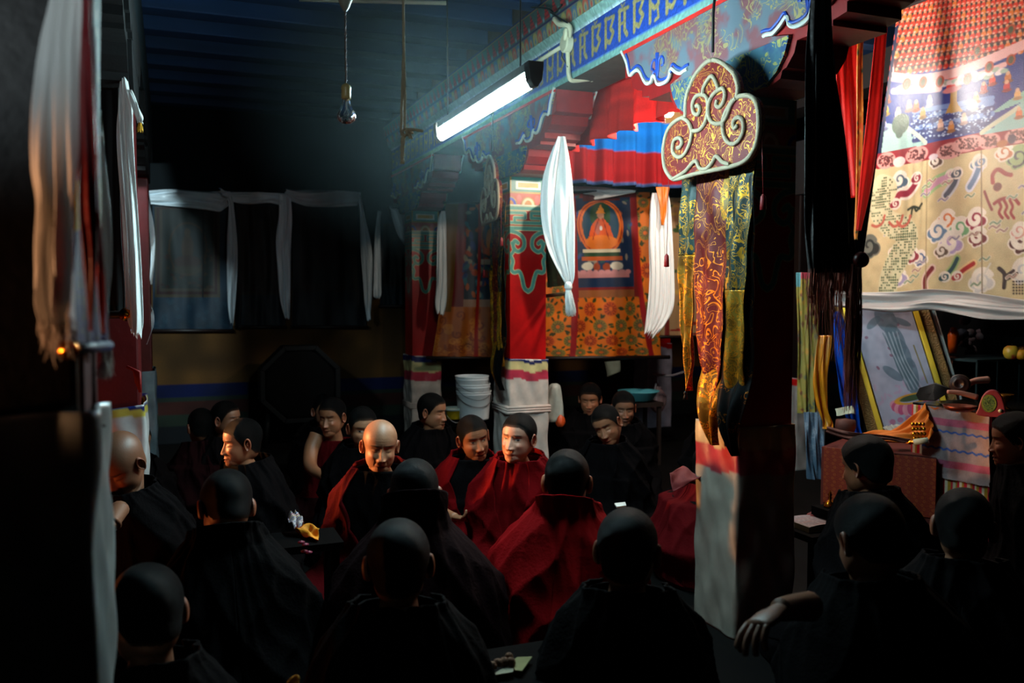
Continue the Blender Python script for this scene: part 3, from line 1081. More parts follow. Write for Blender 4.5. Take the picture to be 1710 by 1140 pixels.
def wall_scroll(x0, x1, y0, y1, panel, label, seed, dark=1.0, grp=None):
    asp = (x1 - x0) / (y1 - y0)
    h = 150; w_ = int(h * asp)
    c = Canvas(w_, h, asp, (0.07, 0.21, 0.30))
    rr = c.rng = np.random.RandomState(seed)
    for k in range(40):
        c.spiral(rr.rand() * asp, rr.rand() * 0.33, 0.02, 1.1, 0.006, (0.12, 0.30, 0.38), rr.rand() * 6)
    f = lambda x, y: ((x - x0) / (y1 - y0), 1 - (y - y0) / (y1 - y0))
    a = f(panel[0], panel[3]); b = f(panel[2], panel[1])
    for m, col in ((0, (0.30, 0.25, 0.16)), (0.018, (0.22, 0.07, 0.07)), (0.04, (0.28, 0.24, 0.18)), (0.055, (0.13, 0.17, 0.16))):
        c.rect(a[0] + m, b[0] - m, a[1] + m, b[1] - m * 0.5, col)
    cx = (a[0] + b[0]) / 2; wd = b[0] - a[0]; ht = b[1] - a[1]
    for k in range(70):
        c.ell(a[0] + 0.06 + rr.rand() * (wd - 0.12), a[1] + 0.06 + rr.rand() * ht * 0.4, 0.015, 0.008, [(0.26, 0.20, 0.14), (0.22, 0.10, 0.08), (0.10, 0.15, 0.14)][k % 3])
    c.ring(cx, a[1] + ht * 0.5, wd * 0.28, ht * 0.27, 0.012, (0.28, 0.20, 0.13))
    c.ell(cx, a[1] + ht * 0.5, wd * 0.22, ht * 0.22, (0.10, 0.16, 0.17))
    c.ell(cx, a[1] + ht * 0.5, wd * 0.09, ht * 0.14, (0.24, 0.17, 0.11))
    c.ell(cx, a[1] + ht * 0.66, wd * 0.045, ht * 0.05, (0.28, 0.22, 0.15))
    c.ell(cx, a[1] + ht * 0.36, wd * 0.2, ht * 0.06, (0.22, 0.12, 0.09))
    c.ell(cx, a[1] + ht * 0.28, wd * 0.24, ht * 0.04, (0.22, 0.20, 0.14))
    c.rect(b[0] - wd * 0.28, b[0] - wd * 0.25, a[1], 1, (0.03, 0.05, 0.06))
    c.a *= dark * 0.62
    c.mottle(12, 0.15)
    t = thing('thangka', PY((x0 + x1) / 2, y1, YW), label, 'hanging scroll', grp)
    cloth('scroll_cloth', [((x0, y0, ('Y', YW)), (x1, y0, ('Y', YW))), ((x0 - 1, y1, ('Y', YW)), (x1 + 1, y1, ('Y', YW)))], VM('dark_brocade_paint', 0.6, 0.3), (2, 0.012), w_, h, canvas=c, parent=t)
    g = G(); g.tube([PY(x0 - 3, y1 + 1, YW - 0.01), PY(x1 + 3, y1 + 1, YW - 0.01)], 0.018, 10); g.done('rod', woodrod, t, smooth=True)
    return t


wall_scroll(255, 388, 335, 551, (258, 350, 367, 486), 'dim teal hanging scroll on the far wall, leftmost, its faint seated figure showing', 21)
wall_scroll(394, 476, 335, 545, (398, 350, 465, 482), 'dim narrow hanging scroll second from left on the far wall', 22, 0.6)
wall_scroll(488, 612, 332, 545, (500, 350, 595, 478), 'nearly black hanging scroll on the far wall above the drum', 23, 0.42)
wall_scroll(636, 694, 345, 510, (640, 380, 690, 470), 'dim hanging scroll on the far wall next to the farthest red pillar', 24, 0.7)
Z9 = ('Y', YW - 0.06)
Z8 = ('Y', YW - 0.12)


def swag(label, drape, tails, seed):
    o = cloth('silk_scarf', drape, silkgrey, (1.6, 0.025), 16, 60, seed=seed, taper=False)
    for k, tl in enumerate(tails):
        cloth('scarf_tail', R3(*[(r[0], r[1], r[2], Z8) for r in tl]), silkgrey, (1.6, 0.018), 18, 60, seed=seed + 40 + k, parent=o, ragged=0.008)
    return tag(o, label, 'scarf')


swag('pale scarf draped over the leftmost wall scroll, one tail down its right side', [((248, 318, Z9), (252, 342, Z9)), ((290, 314, Z9), (290, 346, Z9)), ((335, 318, Z9), (340, 350, Z9)), ((365, 320, Z9), (368, 352, Z9)), ((386, 322, Z8), (378, 342, Z8))], [[(328, 377, 389), (345, 382, 390), (400, 380, 395), (450, 380, 396), (510, 381, 393), (540, 384, 390)]], 31)
swag('pale scarf draped over the second wall scroll, a broad tail at its right', [((366, 314, Z8), (370, 326, Z8)), ((385, 318, Z9), (392, 340, Z9)), ((420, 318, Z9), (424, 342, Z9)), ((455, 322, Z9), (452, 338, Z9)), ((482, 324, Z8), (470, 342, Z8))], [[(325, 464, 486), (360, 465, 488), (400, 461, 486), (450, 464, 485), (500, 468, 485), (532, 476, 484)]], 33)
swag('pale scarf draped over the nearly black wall scroll above the drum', [((476, 318, Z8), (480, 330, Z8)), ((500, 317, Z9), (508, 344, Z9)), ((540, 316, Z9), (545, 347, Z9)), ((575, 318, Z9), (578, 345, Z9)), ((602, 322, Z9), (598, 342, Z9))], [[(325, 597, 602), (370, 600, 612), (420, 602, 621), (470, 607, 620), (510, 610, 619), (534, 613, 618)]], 35)
swag('short pale scarf bunched on the wall scroll next to the farthest red pillar', [((650, 345, Z8), (658, 350, Z8)), ((652, 352, Z8), (672, 352, Z8)), ((662, 385, Z8), (684, 378, Z8)), ((674, 405, Z8), (687, 400, Z8)), ((684, 418, Z8), (688, 410, Z8))], [[(352, 632, 636), (390, 626, 635), (440, 623, 637), (485, 622, 638), (497, 624, 634)]], 37)

# ---- orange scrolls by the bright red pillar
OR = (0.80, 0.40, 0.06)


def flower_ground(c, x0, x1, y0, y1, sp=0.16, seed=0):
    rr = np.random.RandomState(seed)
    c.rect(x0, x1, y0, y1, OR)
    r = 0
    y = y0 + sp * 0.4
    while y < y1:
        x = x0 + (sp * 0.3 if r % 2 else sp * 0.8)
        while x < x1:
            for k in range(5):
                a = k * 1.26 + rr.rand()
                if y0 < y + sp * 0.5 * sin(a) < y1:
                    c.ell(x + sp * 0.5 * cos(a), y + sp * 0.5 * sin(a), sp * 0.12, sp * 0.06, (0.13, 0.20, 0.08), 0.9, a)
            red = rr.rand() < 0.35
            c.ell(x, y, sp * 0.33, sp * 0.33, (0.72, 0.28, 0.06) if red else (0.50, 0.42, 0.16))
            for k in range(12):
                a = k * pi / 6
                c.line([(x + sp * 0.1 * cos(a), y + sp * 0.1 * sin(a)), (x + sp * 0.27 * cos(a), y + sp * 0.27 * sin(a))], sp * 0.045, (0.45, 0.13, 0.04) if red else (0.28, 0.26, 0.17))
            c.ell(x, y, sp * 0.1, sp * 0.1, (0.75, 0.35, 0.08))
            x += sp * 1.05
        y += sp * 0.82
        r += 1


def deity(c, cx, cy, s, rr):
    """seated teacher under an orange arch, s = arch half width"""
    for k in range(60):
        c.ell(cx + (rr.rand() - .5) * 3 * s, cy + (rr.rand() - .4) * 3.2 * s, s * 0.12, s * 0.06, [(0.60, 0.30, 0.25), (0.12, 0.30, 0.28), (0.62, 0.55, 0.45), (0.15, 0.25, 0.50)][k % 4], 0.8, rr.rand() * 3)
    c.ell(cx, cy + 0.15 * s, s, s * 1.15, (0.80, 0.38, 0.08))
    c.ring(cx, cy + 0.15 * s, s * 0.92, s * 1.05, s * 0.04, (0.55, 0.15, 0.08))
    c.ell(cx, cy + 0.15 * s, s * 0.80, s * 0.95, (0.05, 0.22, 0.30))
    c.ell(cx, cy + 0.55 * s, s * 0.45, s * 0.6, (0.10, 0.25, 0.12))
    c.poly([(cx - 0.62 * s, cy - 0.5 * s), (cx - 0.38 * s, cy + 0.15 * s), (cx - 0.12 * s, cy + 0.42 * s), (cx + 0.12 * s, cy + 0.42 * s), (cx + 0.38 * s, cy + 0.15 * s), (cx + 0.62 * s, cy - 0.5 * s)], (0.78, 0.30, 0.08))
    c.ell(cx, cy - 0.5 * s, s * 0.72, s * 0.26, (0.82, 0.42, 0.08))
    c.ell(cx - 0.12 * s, cy + 0.02 * s, s * 0.12, s * 0.25, (0.66, 0.35, 0.28))
    c.ell(cx, cy + 0.55 * s, s * 0.15, s * 0.18, (0.70, 0.50, 0.38))
    c.poly([(cx - 0.2 * s, cy + 0.62 * s), (cx + 0.2 * s, cy + 0.62 * s), (cx, cy + 1.05 * s)], (0.82, 0.50, 0.10))
    for q in (-0.4, 0.4):
        c.line([(cx + q * 0.2 * s, cy + 0.4 * s), (cx + q * 0.9 * s, cy - 0.4 * s)], s * 0.04, (0.50, 0.12, 0.06))
    c.ell(cx + 0.02 * s, cy + 0.02 * s, s * 0.06, s * 0.09, (0.80, 0.80, 0.78))
    c.rect(cx - 0.8 * s, cx + 0.8 * s, cy - 0.86 * s, cy - 0.74 * s, (0.78, 0.74, 0.62))
    c.rect(cx - 0.75 * s, cx + 0.75 * s, cy - 1.0 * s, cy - 0.86 * s, (0.12, 0.24, 0.14))
    c.rect(cx - 0.85 * s, cx + 0.85 * s, cy - 1.14 * s, cy - 1.0 * s, (0.66, 0.30, 0.10))
    for q in (-1, 1):
        c.ell(cx + q * 0.62 * s, cy - 1.32 * s, s * 0.25, s * 0.14, (0.78, 0.76, 0.68))
        c.ell(cx + q * 0.22 * s, cy - 1.35 * s, s * 0.16, s * 0.14, (0.55, 0.22, 0.10))
    c.rect(cx - 1.1 * s, cx + 1.1 * s, cy - 1.72 * s, cy - 1.52 * s, (0.72, 0.48, 0.48))
    for k in range(9):
        c.ell(cx + (k - 4) * 0.27 * s, cy - 1.52 * s, s * 0.14, s * 0.08, (0.74, 0.50, 0.50))


YO = 6.6
x0, x1, y0, y1 = 905, 1095, 322, 597
asp = (x1 - x0) / (y1 - y0)
c = Canvas(210, 300, asp, OR)
f = lambda x, y: ((x - x0) / (y1 - y0), 1 - (y - y0) / (y1 - y0))
flower_ground(c, 0, asp, 0, 1, 0.115, 3)
c.poly([f(955, 322), f(1068, 322), f(1070, 490), f(952, 490)], (0.46, 0.10, 0.09))
c.rect(*[f(962, 0)[0], f(1056, 0)[0], f(0, 476)[1], f(0, 338)[1]], (0.06, 0.16, 0.28))
deity(c, f(1003, 0)[0], f(0, 395)[1], 0.145, np.random.RandomState(2))
c.rect(f(962, 0)[0], f(1056, 0)[0], f(0, 490)[1], f(0, 480)[1], (0.55, 0.32, 0.16))
c.rect(f(975, 0)[0], f(1040, 0)[0], f(0, 345)[1], f(0, 322)[1], (0.30, 0.06, 0.06))
c.line([f(955, 322), f(958, 470), f(950, 597)], 0.034, (0.52, 0.05, 0.07))
c.line([f(1060, 322), f(1067, 480), f(1078, 597)], 0.034, (0.52, 0.05, 0.07))
c.mottle(16, 0.1)
ZO = ('Y', YO)
t = thing('thangka', PY(1003, 597, YO), 'large orange flowered scroll, seated golden figure under an arch, right of the white knotted scarf', 'hanging scroll')
cloth('scroll_cloth', [((905, 322, ZO), (1086, 318, ZO)), ((905, 597, ZO), (1104, 593, ZO))], VM('brocade_paint', 0.5), (3, 0.010), 210, 300, canvas=c, parent=t)
g = G(); a = PY(898, 598, YO); b = PY(1118, 596, YO); g.tube([a, b], 0.017, 12); g.done('rod', woodrod, t, smooth=True)
g = G(); g.tube([PY(900, 322, YO), PY(1100, 318, YO)], 0.012, 10); g.done('top_rod', woodrod, t, smooth=True)
o = cloth('silk_scarf', [((955, 312, 7.3), (955, 335, 7.3)), ((990, 312, 7.3), (992, 332, 7.3)), ((1025, 314, 7.3), (1025, 328, 7.3)), ((1062, 318, 7.3), (1060, 322, 7.3))], silk, (1.3, 0.015), 12, 40, seed=51, taper=False)
tag(o, 'pale scarf draped along the top of the large orange scroll', 'scarf')
x0, x1, y0, y1 = 1112, 1150, 360, 560
c = Canvas(60, 220, 0.19, (0.66, 0.52, 0.36))
for k in range(25):
    c.ell(c.rng.rand() * 0.19, c.rng.rand(), 0.02, 0.012, [(0.55, 0.15, 0.12), (0.2, 0.3, 0.15), (0.75, 0.6, 0.3)][k % 3])
c.rect(0.03, 0.05, 0, 0.5, (0.45, 0.12, 0.10))
ZQ = ('Y', 6.7)
t = thing('thangka', PY(1130, 562, 6.7), 'pale cream scroll mostly hidden between pleated white scarf and cloud banner', 'hanging scroll')
cloth('scroll_cloth', [((1105, 330, ZQ), (1160, 330, ZQ)), ((1100, 560, ZQ), (1165, 560, ZQ))], VM('brocade_paint', 0.5), (2, 0.008), 60, 100, canvas=c, parent=t)
g = G(); g.tube([PY(1060, 563, 6.62), PY(1170, 562, 6.62)], 0.014, 10); g.done('rod', woodrod, t, smooth=True)
o = cloth('silk_scarf', R3((322, 1090, 1116, 6.95), (345, 1086, 1120, 6.95), (400, 1083, 1123, 6.95), (460, 1084, 1125, 6.95), (510, 1081, 1124, 6.95), (540, 1078, 1112, 6.95), (556, 1076, 1098, 6.95)), silk, (5, 0.014), 60, 90, seed=52, ragged=0.02)
cloth('orange_ribbon', R3((312, 1096, 1118, 6.9), (335, 1100, 1114, 6.9), (360, 1102, 1112, 6.9), (376, 1105, 1109, 6.9)), M('orange_silk', (0.85, 0.45, 0.08), 0.4, tr=0.1), (1.3, 0.01), 12, 24, parent=o)
tag(o, 'white pleated scarf with an orange ribbon hanging over the large orange scroll', 'scarf')

x0, x1, y0, y1 = 722, 852, 335, 597
asp = (x1 - x0) / (y1 - y0)
c = Canvas(130, 262, asp, (0.62, 0.32, 0.10))
f = lambda x, y: ((x - x0) / (y1 - y0), 1 - (y - y0) / (y1 - y0))
rr = np.random.RandomState(8)
for k in range(60):
    c.spiral(rr.rand() * asp, rr.rand() * 0.38, 0.03, 1.2, 0.012, (0.50, 0.22, 0.08) if k % 2 else (0.70, 0.42, 0.16), rr.rand() * 6)
c.rect(0, f(745, 0)[0], 0.35, 1, (0.38, 0.26, 0.08))
c.rect(f(745, 0)[0], f(765, 0)[0], 0.38, 1, (0.38, 0.08, 0.09))
c.rect(f(765, 0)[0], asp, f(0, 485)[1], 1, (0.06, 0.15, 0.20))
for k in range(150):
    c.ell(f(765, 0)[0] + rr.rand() * 0.34, f(0, 485)[1] + rr.rand() * 0.55, 0.024, 0.013, [(0.62, 0.28, 0.10), (0.15, 0.35, 0.38), (0.55, 0.20, 0.10), (0.50, 0.48, 0.40), (0.08, 0.18, 0.36)][k % 5], 0.9, rr.rand() * 3)
c.ring(f(813, 0)[0], f(0, 390)[1], 0.075, 0.10, 0.022, (0.72, 0.32, 0.08))
c.ell(f(813, 0)[0], f(0, 390)[1], 0.06, 0.085, (0.06, 0.22, 0.28))
c.ell(f(813, 0)[0], f(0, 398)[1], 0.035, 0.06, (0.76, 0.46, 0.10))
c.ell(f(813, 0)[0], f(0, 376)[1], 0.017, 0.025, (0.78, 0.55, 0.25))
c.ell(f(813, 0)[0], f(0, 414)[1], 0.06, 0.02, (0.75, 0.34, 0.08))
c.rect(f(795, 0)[0], f(832, 0)[0], f(0, 432)[1], f(0, 424)[1], (0.65, 0.6, 0.5))
c.rect(f(765, 0)[0], asp, f(0, 497)[1], f(0, 485)[1], (0.60, 0.45, 0.36))
c.line([f(790, 335), f(793, 600)], 0.026, (0.55, 0.10, 0.07))
c.mottle(14, 0.15)
YL = 8.2
ZL = ('Y', YL)
t = thing('thangka', PY(785, 597, YL), 'worn orange hanging scroll with small golden figure, left of the narrow cloud banner', 'hanging scroll')
cloth('scroll_cloth', [((745, 338, ZL), (852, 338, ZL)), ((736, 480, ZL), (852, 480, ZL)), ((722, 595, ZL), (854, 596, ZL))], VM('brocade_paint', 0.5), (2.5, 0.014), 130, 220, canvas=c, parent=t)
g = G(); g.tube([PY(712, 597, YL), PY(862, 598, YL)], 0.017, 10); g.done('rod', woodrod, t, smooth=True)
g = G(); g.tube([PY(740, 338, YL), PY(858, 338, YL)], 0.012, 10); g.done('top_rod', woodrod, t, smooth=True)
o = cloth('silk_scarf', R3((352, 738, 743, 8.35), (370, 731, 744, 8.35), (420, 729, 745, 8.35), (470, 728, 746, 8.35), (505, 726, 746, 8.35), (524, 730, 742, 8.35)), silk, (2.2, 0.014), 20, 70, seed=55, ragged=0.01)
tag(o, 'narrow white scarf at the left edge of the worn orange scroll', 'scarf')

# dark brocade scroll between the bright red pillar and the white scarf
c = Canvas(40, 120, 0.33, (0.22, 0.24, 0.15))
for k in range(120):
    c.ell(c.rng.rand() * 0.33, c.rng.rand(), 0.02, 0.01, [(0.35, 0.20, 0.16), (0.14, 0.22, 0.16), (0.32, 0.34, 0.22)][k % 3])
t = thing('thangka', P(925, 495, 6.3), 'small olive brocade scroll peeping out behind the knotted white scarf', 'hanging scroll')
cloth('scroll_cloth', [((914, 330, 6.5), (922, 330, 6.0)), ((914, 400, 6.5), (926, 400, 6.0)), ((914, 480, 6.5), (946, 476, 6.0))], VM('brocade_paint', 0.5), (2, 0.012), 40, 90, canvas=c, parent=t)
g = G(); g.tube([P(913, 494, 6.5), P(950, 489, 6.0)], 0.014, 10); g.done('rod', M('pale_rod', (0.42, 0.36, 0.26), 0.5), t, smooth=True)

# knotted bright white scarf
o = cloth('silk_scarf', R3((228, 932, 944, 5.5), (250, 922, 950, 5.5), (290, 909, 956, 5.5), (330, 904, 959, 5.5), (370, 906, 960, 5.5), (410, 914, 959, 5.5), (440, 926, 958, 5.5), (462, 937, 957, 5.5), (474, 943, 954, 5.5), (482, 946, 952, 5.5)), silk, (2.2, 0.018), 50, 120, seed=58)
g = G(); g.lathe(P(949, 478, 5.49), [(0.0, -0.03), (0.018, -0.024), (0.026, -0.008), (0.024, 0.012), (0.015, 0.028), (0.0, 0.032)], 18); g.done('knot', silk, o, smooth=True)
brush('tassel', P(949, 484, 5.49), 0.17, 0.012, 0.034, 170, M('white_thread', (0.86, 0.86, 0.84), 0.5), o, 0.0022, 3, (0.02, 0))
tag(o, 'brilliant white scarf knotted into a tassel beside the bright red pillar', 'scarf')

# ---- pleated valances
def valance(name, p0, p1, z1, z0, cols, pleats, amp, label, seed, mat, step=0.0):
    n = 240; h = 40
    c = Canvas(n, h, 1.0, cols[0][2])
    for a, b, col in cols:
        c.rect(-1, 2, (a - z0) / (z1 - z0), (b - z0) / (z1 - z0), col)
    c.mottle(10, 0.1)
    rr = np.random.RandomState(seed)
    d = np.array([p1[0] - p0[0], p1[1] - p0[1]]); L_ = np.linalg.norm(d); d = d / L_
    nrm = np.array([-d[1], d[0]])
    ph = rr.rand(6) * 6.28

    def fn(U, V):
        s = U * L_
        fo = np.sin(2 * pi * pleats * U + 0.8 * np.sin(7 * U + ph[0]) + ph[1])
        fo = np.sign(fo) * np.abs(fo) ** 0.6 * amp * (0.35 + 0.65 * (1 - V)) + 0.4 * amp * np.sin(2 * pi * pleats * 2.3 * U + ph[2]) * (1 - V)
        zz = z0 + (z1 - z0) * V + (1 - V) * step * np.cos(2 * pi * pleats * U + 0.8 * np.sin(7 * U + ph[0]) + ph[1])
        return p0[0] + d[0] * s + nrm[0] * fo, p0[1] + d[1] * s + nrm[1] * fo, zz
    return tag(sheet(name, c, fn, mat, solid=0.003), label, 'valance')


cotton = VM('cotton_paint', 0.85, 0.2, tr=0.22, bump=(120, 0.2))
valance('pleated_valance', (2.68, 3.3), (2.68, 5.75), 3.0, 2.52, [(0, 5, (0.78, 0.17, 0.15))], 9, 0.045, 'bright red pleated valance hanging behind the painted beam', 61, cotton, 0.012)
valance('pleated_valance', (2.58, 6.18), (4.85, 6.18), 3.06, 2.37, [(0, 2.39, (0.25, 0.35, 0.55)), (2.39, 2.64, (0.62, 0.08, 0.10)), (2.64, 2.89, (0.04, 0.48, 0.86)), (2.89, 3.2, (0.62, 0.48, 0.30))], 11, 0.045, 'blue and dark red pleated valance above the large orange scroll', 62, cotton)

# ---- cloud headed banners
OUT = [(430, 60), (395, 75), (350, 125), (318, 190), (300, 250), (297, 330), (283, 334), (245, 355), (210, 400), (192, 480), (195, 550), (210, 595), (240, 627), (280, 620), (350, 600), (450, 580), (540, 560), (590, 535), (625, 490), (645, 430), (650, 350), (645, 290), (630, 250), (600, 230), (560, 232), (545, 240), (550, 200), (545, 165), (530, 125), (500, 95), (470, 72)]
PIPES = [
    [(285, 334), (315, 355), (332, 400), (325, 450), (300, 505), (270, 522), (245, 505), (240, 470), (252, 438), (275, 432), (286, 452), (275, 475), (262, 478)],
    [(332, 398), (370, 392), (400, 350), (410, 290), (405, 240), (380, 225), (352, 235), (336, 270), (342, 310), (360, 320), (372, 300), (365, 278), (353, 280)],
    [(385, 225), (390, 190), (425, 138), (448, 165), (460, 200)],
    [(455, 205), (425, 240), (412, 290), (418, 340), (440, 362), (475, 360), (500, 330), (520, 275), (545, 240)],
    [(455, 207), (480, 195), (492, 220), (485, 260), (465, 285), (450, 275), (455, 252)],
    [(530, 250), (500, 300), (482, 350), (485, 410), (505, 450), (535, 460), (565, 435), (582, 390), (575, 345), (552, 333), (533, 355), (538, 385), (553, 372)],
    [(240, 627), (300, 590), (348, 540), (370, 575), (400, 578), (430, 550), (450, 518), (480, 545), (515, 558)]]
XB = 2.16
cx_, cz_ = 3.19, None


def czp(a):
    q = PX(1050 + a[0] / 2.851, 80 + a[1] / 2.851, XB)
    return (-(q.y - 3.17), q.z - 2.30)      # right in the picture = nearer


OUT2 = [czp(a) for a in OUT]
PIPE2 = [[czp(a) for a in p] for p in PIPES]
crim = BROC('crimson_brocade', (0.36, 0.025, 0.04), (0.66, 0.46, 0.18), 15, 0.020, 0.5, (0.42, 0.05, 0.06), 0.62)
crim2 = BROC('rose_brocade', (0.27, 0.02, 0.04), (0.62, 0.38, 0.12), 11, 0.020, 0.5, (0.34, 0.10, 0.12), 0.75)
green = BROC('green_brocade', (0.06, 0.11, 0.11), (0.55, 0.40, 0.10), 20, 0.035, 0.45, (0.12, 0.20, 0.20), 0.6)
goldb = BROC('gold_brocade', (0.34, 0.22, 0.04), (0.70, 0.45, 0.10), 20, 0.035, 0.4, (0.46, 0.36, 0.12), 0.6)
blackb = BROC('black_gold_brocade', (0.02, 0.03, 0.035), (0.55, 0.32, 0.10), 24, 0.02, 0.4, None, 0.4)
pipem = M('cream_piping', (0.60, 0.54, 0.45), 0.6, bump=(200, 0.5), var=0.12)


def banner(loc, ang, label, scale=1.0, tint=None):
    """loc: centre of the cloud head; ang: turn from facing left (+ = near edge swings left)"""
    t = thing('cloud_banner', (loc[0], loc[1], loc[2] - 1.5), label, 'banner')
    ca, sa = cos(ang), sin(ang)

    def W(s, z, d=0.0):
        s *= scale
        # s along the banner (towards the camera), d out of its face (towards the left)
        return (loc[0] - d * ca - s * sa, loc[1] - s * ca + d * sa * 1.0, loc[2] + z * scale)
    g = G()
    pts = cr(OUT2, 3, True)
    n = Vector(W(0, 0, 0.03)) - Vector(W(0, 0, 0))
    g.prism([W(a, b, 0) for a, b in pts], n)
    head_ = g.done('cloud_head', crim, t, smooth=False)
    g = G()
    e = [W(a, b, 0.03) for a, b in pts]
    g.tube(e + [e[0]], 0.010, 8)
    for p in PIPE2:
        g.tube([W(a, b, 0.034) for a, b in cr(p, 5)], 0.0095, 8)
    g.done('piping', pipem, head_, smooth=True)
    g = G(); g.tube([W(0.02, 0.22, 0.01), W(0.02, 0.38, 0.01), W(0.03, 0.55, 0.0)], 0.006, 6); g.done('hanging_cord', M('banner_cord', (0.05, 0.03, 0.03), 0.7), t, smooth=True)
    # tails: (s0, s1 at top; s0, s1 at bottom; z bottom; material; depth)
    tails = [(-0.30, -0.17, -0.27, -0.19, -0.62, -1.24, green, goldb, 0.0),
             (-0.16, 0.10, -0.14, 0.06, -0.95, -1.33, crim2, crim2, 0.008),
             (0.105, 0.27, 0.06, 0.22, -0.78, -1.31, green, goldb, 0.018),
             (-0.10, 0.26, -0.12, 0.10, -1.45, -1.455, goldb, goldb, 0.012),
             (0.10, 0.27, 0.06, 0.24, -1.45, -1.475, blackb, blackb, 0.020)]
    zt = -0.16
    for k, (a0, a1, b0, b1, zm, zb, mt, mt2, dd) in enumerate(tails):
        rr = np.random.RandomState(70 + k)
        for part in ((zt, zm, mt), (zm, zb, mt2)) if mt is not mt2 else ((zt, zb, mt),):
            n_u, n_v = 30, 90
            U, V = np.meshgrid(np.linspace(0, 1, n_u), np.linspace(0, 1, n_v))
            z = part[0] + (part[1] - part[0]) * V
            q = (z - zt) / (zb - zt)
            s = (a0 + (b0 - a0) * q) * (1 - U) + (a1 + (b1 - a1) * q) * U
            last = part[1] == zb
            if last:     # pointed end
                tip = np.clip((V - 0.80) / 0.20, 0, 1)
                m = (a0 + b0 + a1 + b1) / 4
                mid = (b0 + b1) / 2
                s = s * (1 - 0.9 * tip) + mid * 0.9 * tip
            dep = dd - 0.055 + 0.014 * np.sin(2 * pi * 1.6 * U + 4 * q + k) * (0.3 + q) + 0.004 * np.sin(25 * z + 8 * U + k) + (0.004 if part is None else 0) + (0.02 * np.sin(q * 3.1) if k < 3 else 0)
            if k >= 3:   # rounded bag-like lower roll
                dep = dep + 0.035 * np.sin(np.clip((q - 0.75) / 0.25, 0, 1) * pi)
            Q = np.array([W(a, b, c_) for a, b, c_ in zip(s.ravel(), z.ravel(), dep.ravel())])
            tail_ = link('brocade_tail', Q, grid(n_u, n_v), part[2], t, None, True, 0.003)
        # beaded tassel at the tip
        if k in (0, 1, 2):
            tp = W((b0 + b1) / 2, zb - 0.004, dd - 0.055 + 0.02)
            g = G(); g.lathe(tp, [(0, 0.004), (0.008, 0), (0.009, -0.008), (0.006, -0.014), (0.009, -0.02), (0.011, -0.035), (0, -0.037)], 12)
            g.done('bead_tassel', blackb, tail_, smooth=True)
    # side tassels on cords
    for s_, zz in ((-0.33, -0.62), (0.37, -0.42)):
        g = G(); g.tube([W(s_ * 0.95, -0.10, 0.01), W(s_, zz, 0.01)], 0.0015, 5)
        g.lathe(W(s_, zz, 0.01), [(0.002, 0.01), (0.010, 0.0), (0.011, -0.02), (0.012, -0.05), (0.0, -0.052)], 12)
        g.done('side_tassel', M('tassel_red', (0.50, 0.06, 0.08), 0.6), t, smooth=True)
    return t


banner((XB, 3.17, 2.30), 0.0, 'large crimson cloud shaped banner with cream piping and brocade tails, nearest right pillar')
banner((2.17, 5.88, 2.30), radians(10), 'narrow edge-on cloud banner with brocade tails on the bright red pillar')
g = G(); g.tube([P(851, 420, 6.1), P(853, 465, 6.1)], 0.012, 8); g.tube([P(851, 422, 6.1), P(851, 446, 6.1)], 0.018, 8)

# ---- big appliqué hanging on the right
XT = 4.5
TLp, BLp = PX(1499, 10, XT), PX(1430, 495, XT)
ZB_, ZT_ = 1.44, 3.40
HT = ZT_ - ZB_
WT = 2.4
YL0 = 5.2                                  # canvas origin (Y), runs towards the camera
c = Canvas(int(WT / 0.0055), int(HT / 0.0055), WT / HT, (0.74, 0.66, 0.50))


def q2(px, py):
    a = PX(px, py, XT)
    return ((YL0 - a.y) / HT, (a.z - ZB_) / HT)


def qp(pts):
    return [q2(*a) for a in pts]


def blob(px, py, rx, ry, col, rot=0.0, al=1.0):
    x, y = q2(px, py)
    k = 0.0049 * (1 + (1600 - px) / 900) / HT * 0.72 * 1.0
    c.ell(x, y, rx * k * 1.3, ry * k * 1.08, col, al, rot)


rr = np.random.RandomState(5)
# lower brocade: cloud forms and dragons on cream silk
def cloudlet(px, py, s, col, edge=(0.86, 0.80, 0.74)):
    s = s * 1.25
    for a, b, r in ((0, 0, 1.0), (-0.9, 0.5, 0.75), (0.9, 0.45, 0.75), (0.1, 1.0, 0.65), (-0.5, 1.5, .4)):
        blob(px + a * s, py + b * s, s * r + 2.6, s * r + 2.6, edge)
    for a, b, r in ((0, 0, 1.0), (-0.9, 0.5, 0.75), (0.9, 0.45, 0.75), (0.1, 1.0, 0.65), (-0.5, 1.5, .4)):
        blob(px + a * s, py + b * s, s * r, s * r, col)
    x, y = q2(px, py)
    c.spiral(x, y, 0.0032 * s, 1.1, 0.0016 * s, edge, 0.5)


def wig(pts, wd, col, edge=None):
    e = cr(qp(pts), 6)
    if edge is not None:
        c.line(e, wd * 1.9, edge)
    c.line(e, wd, col)


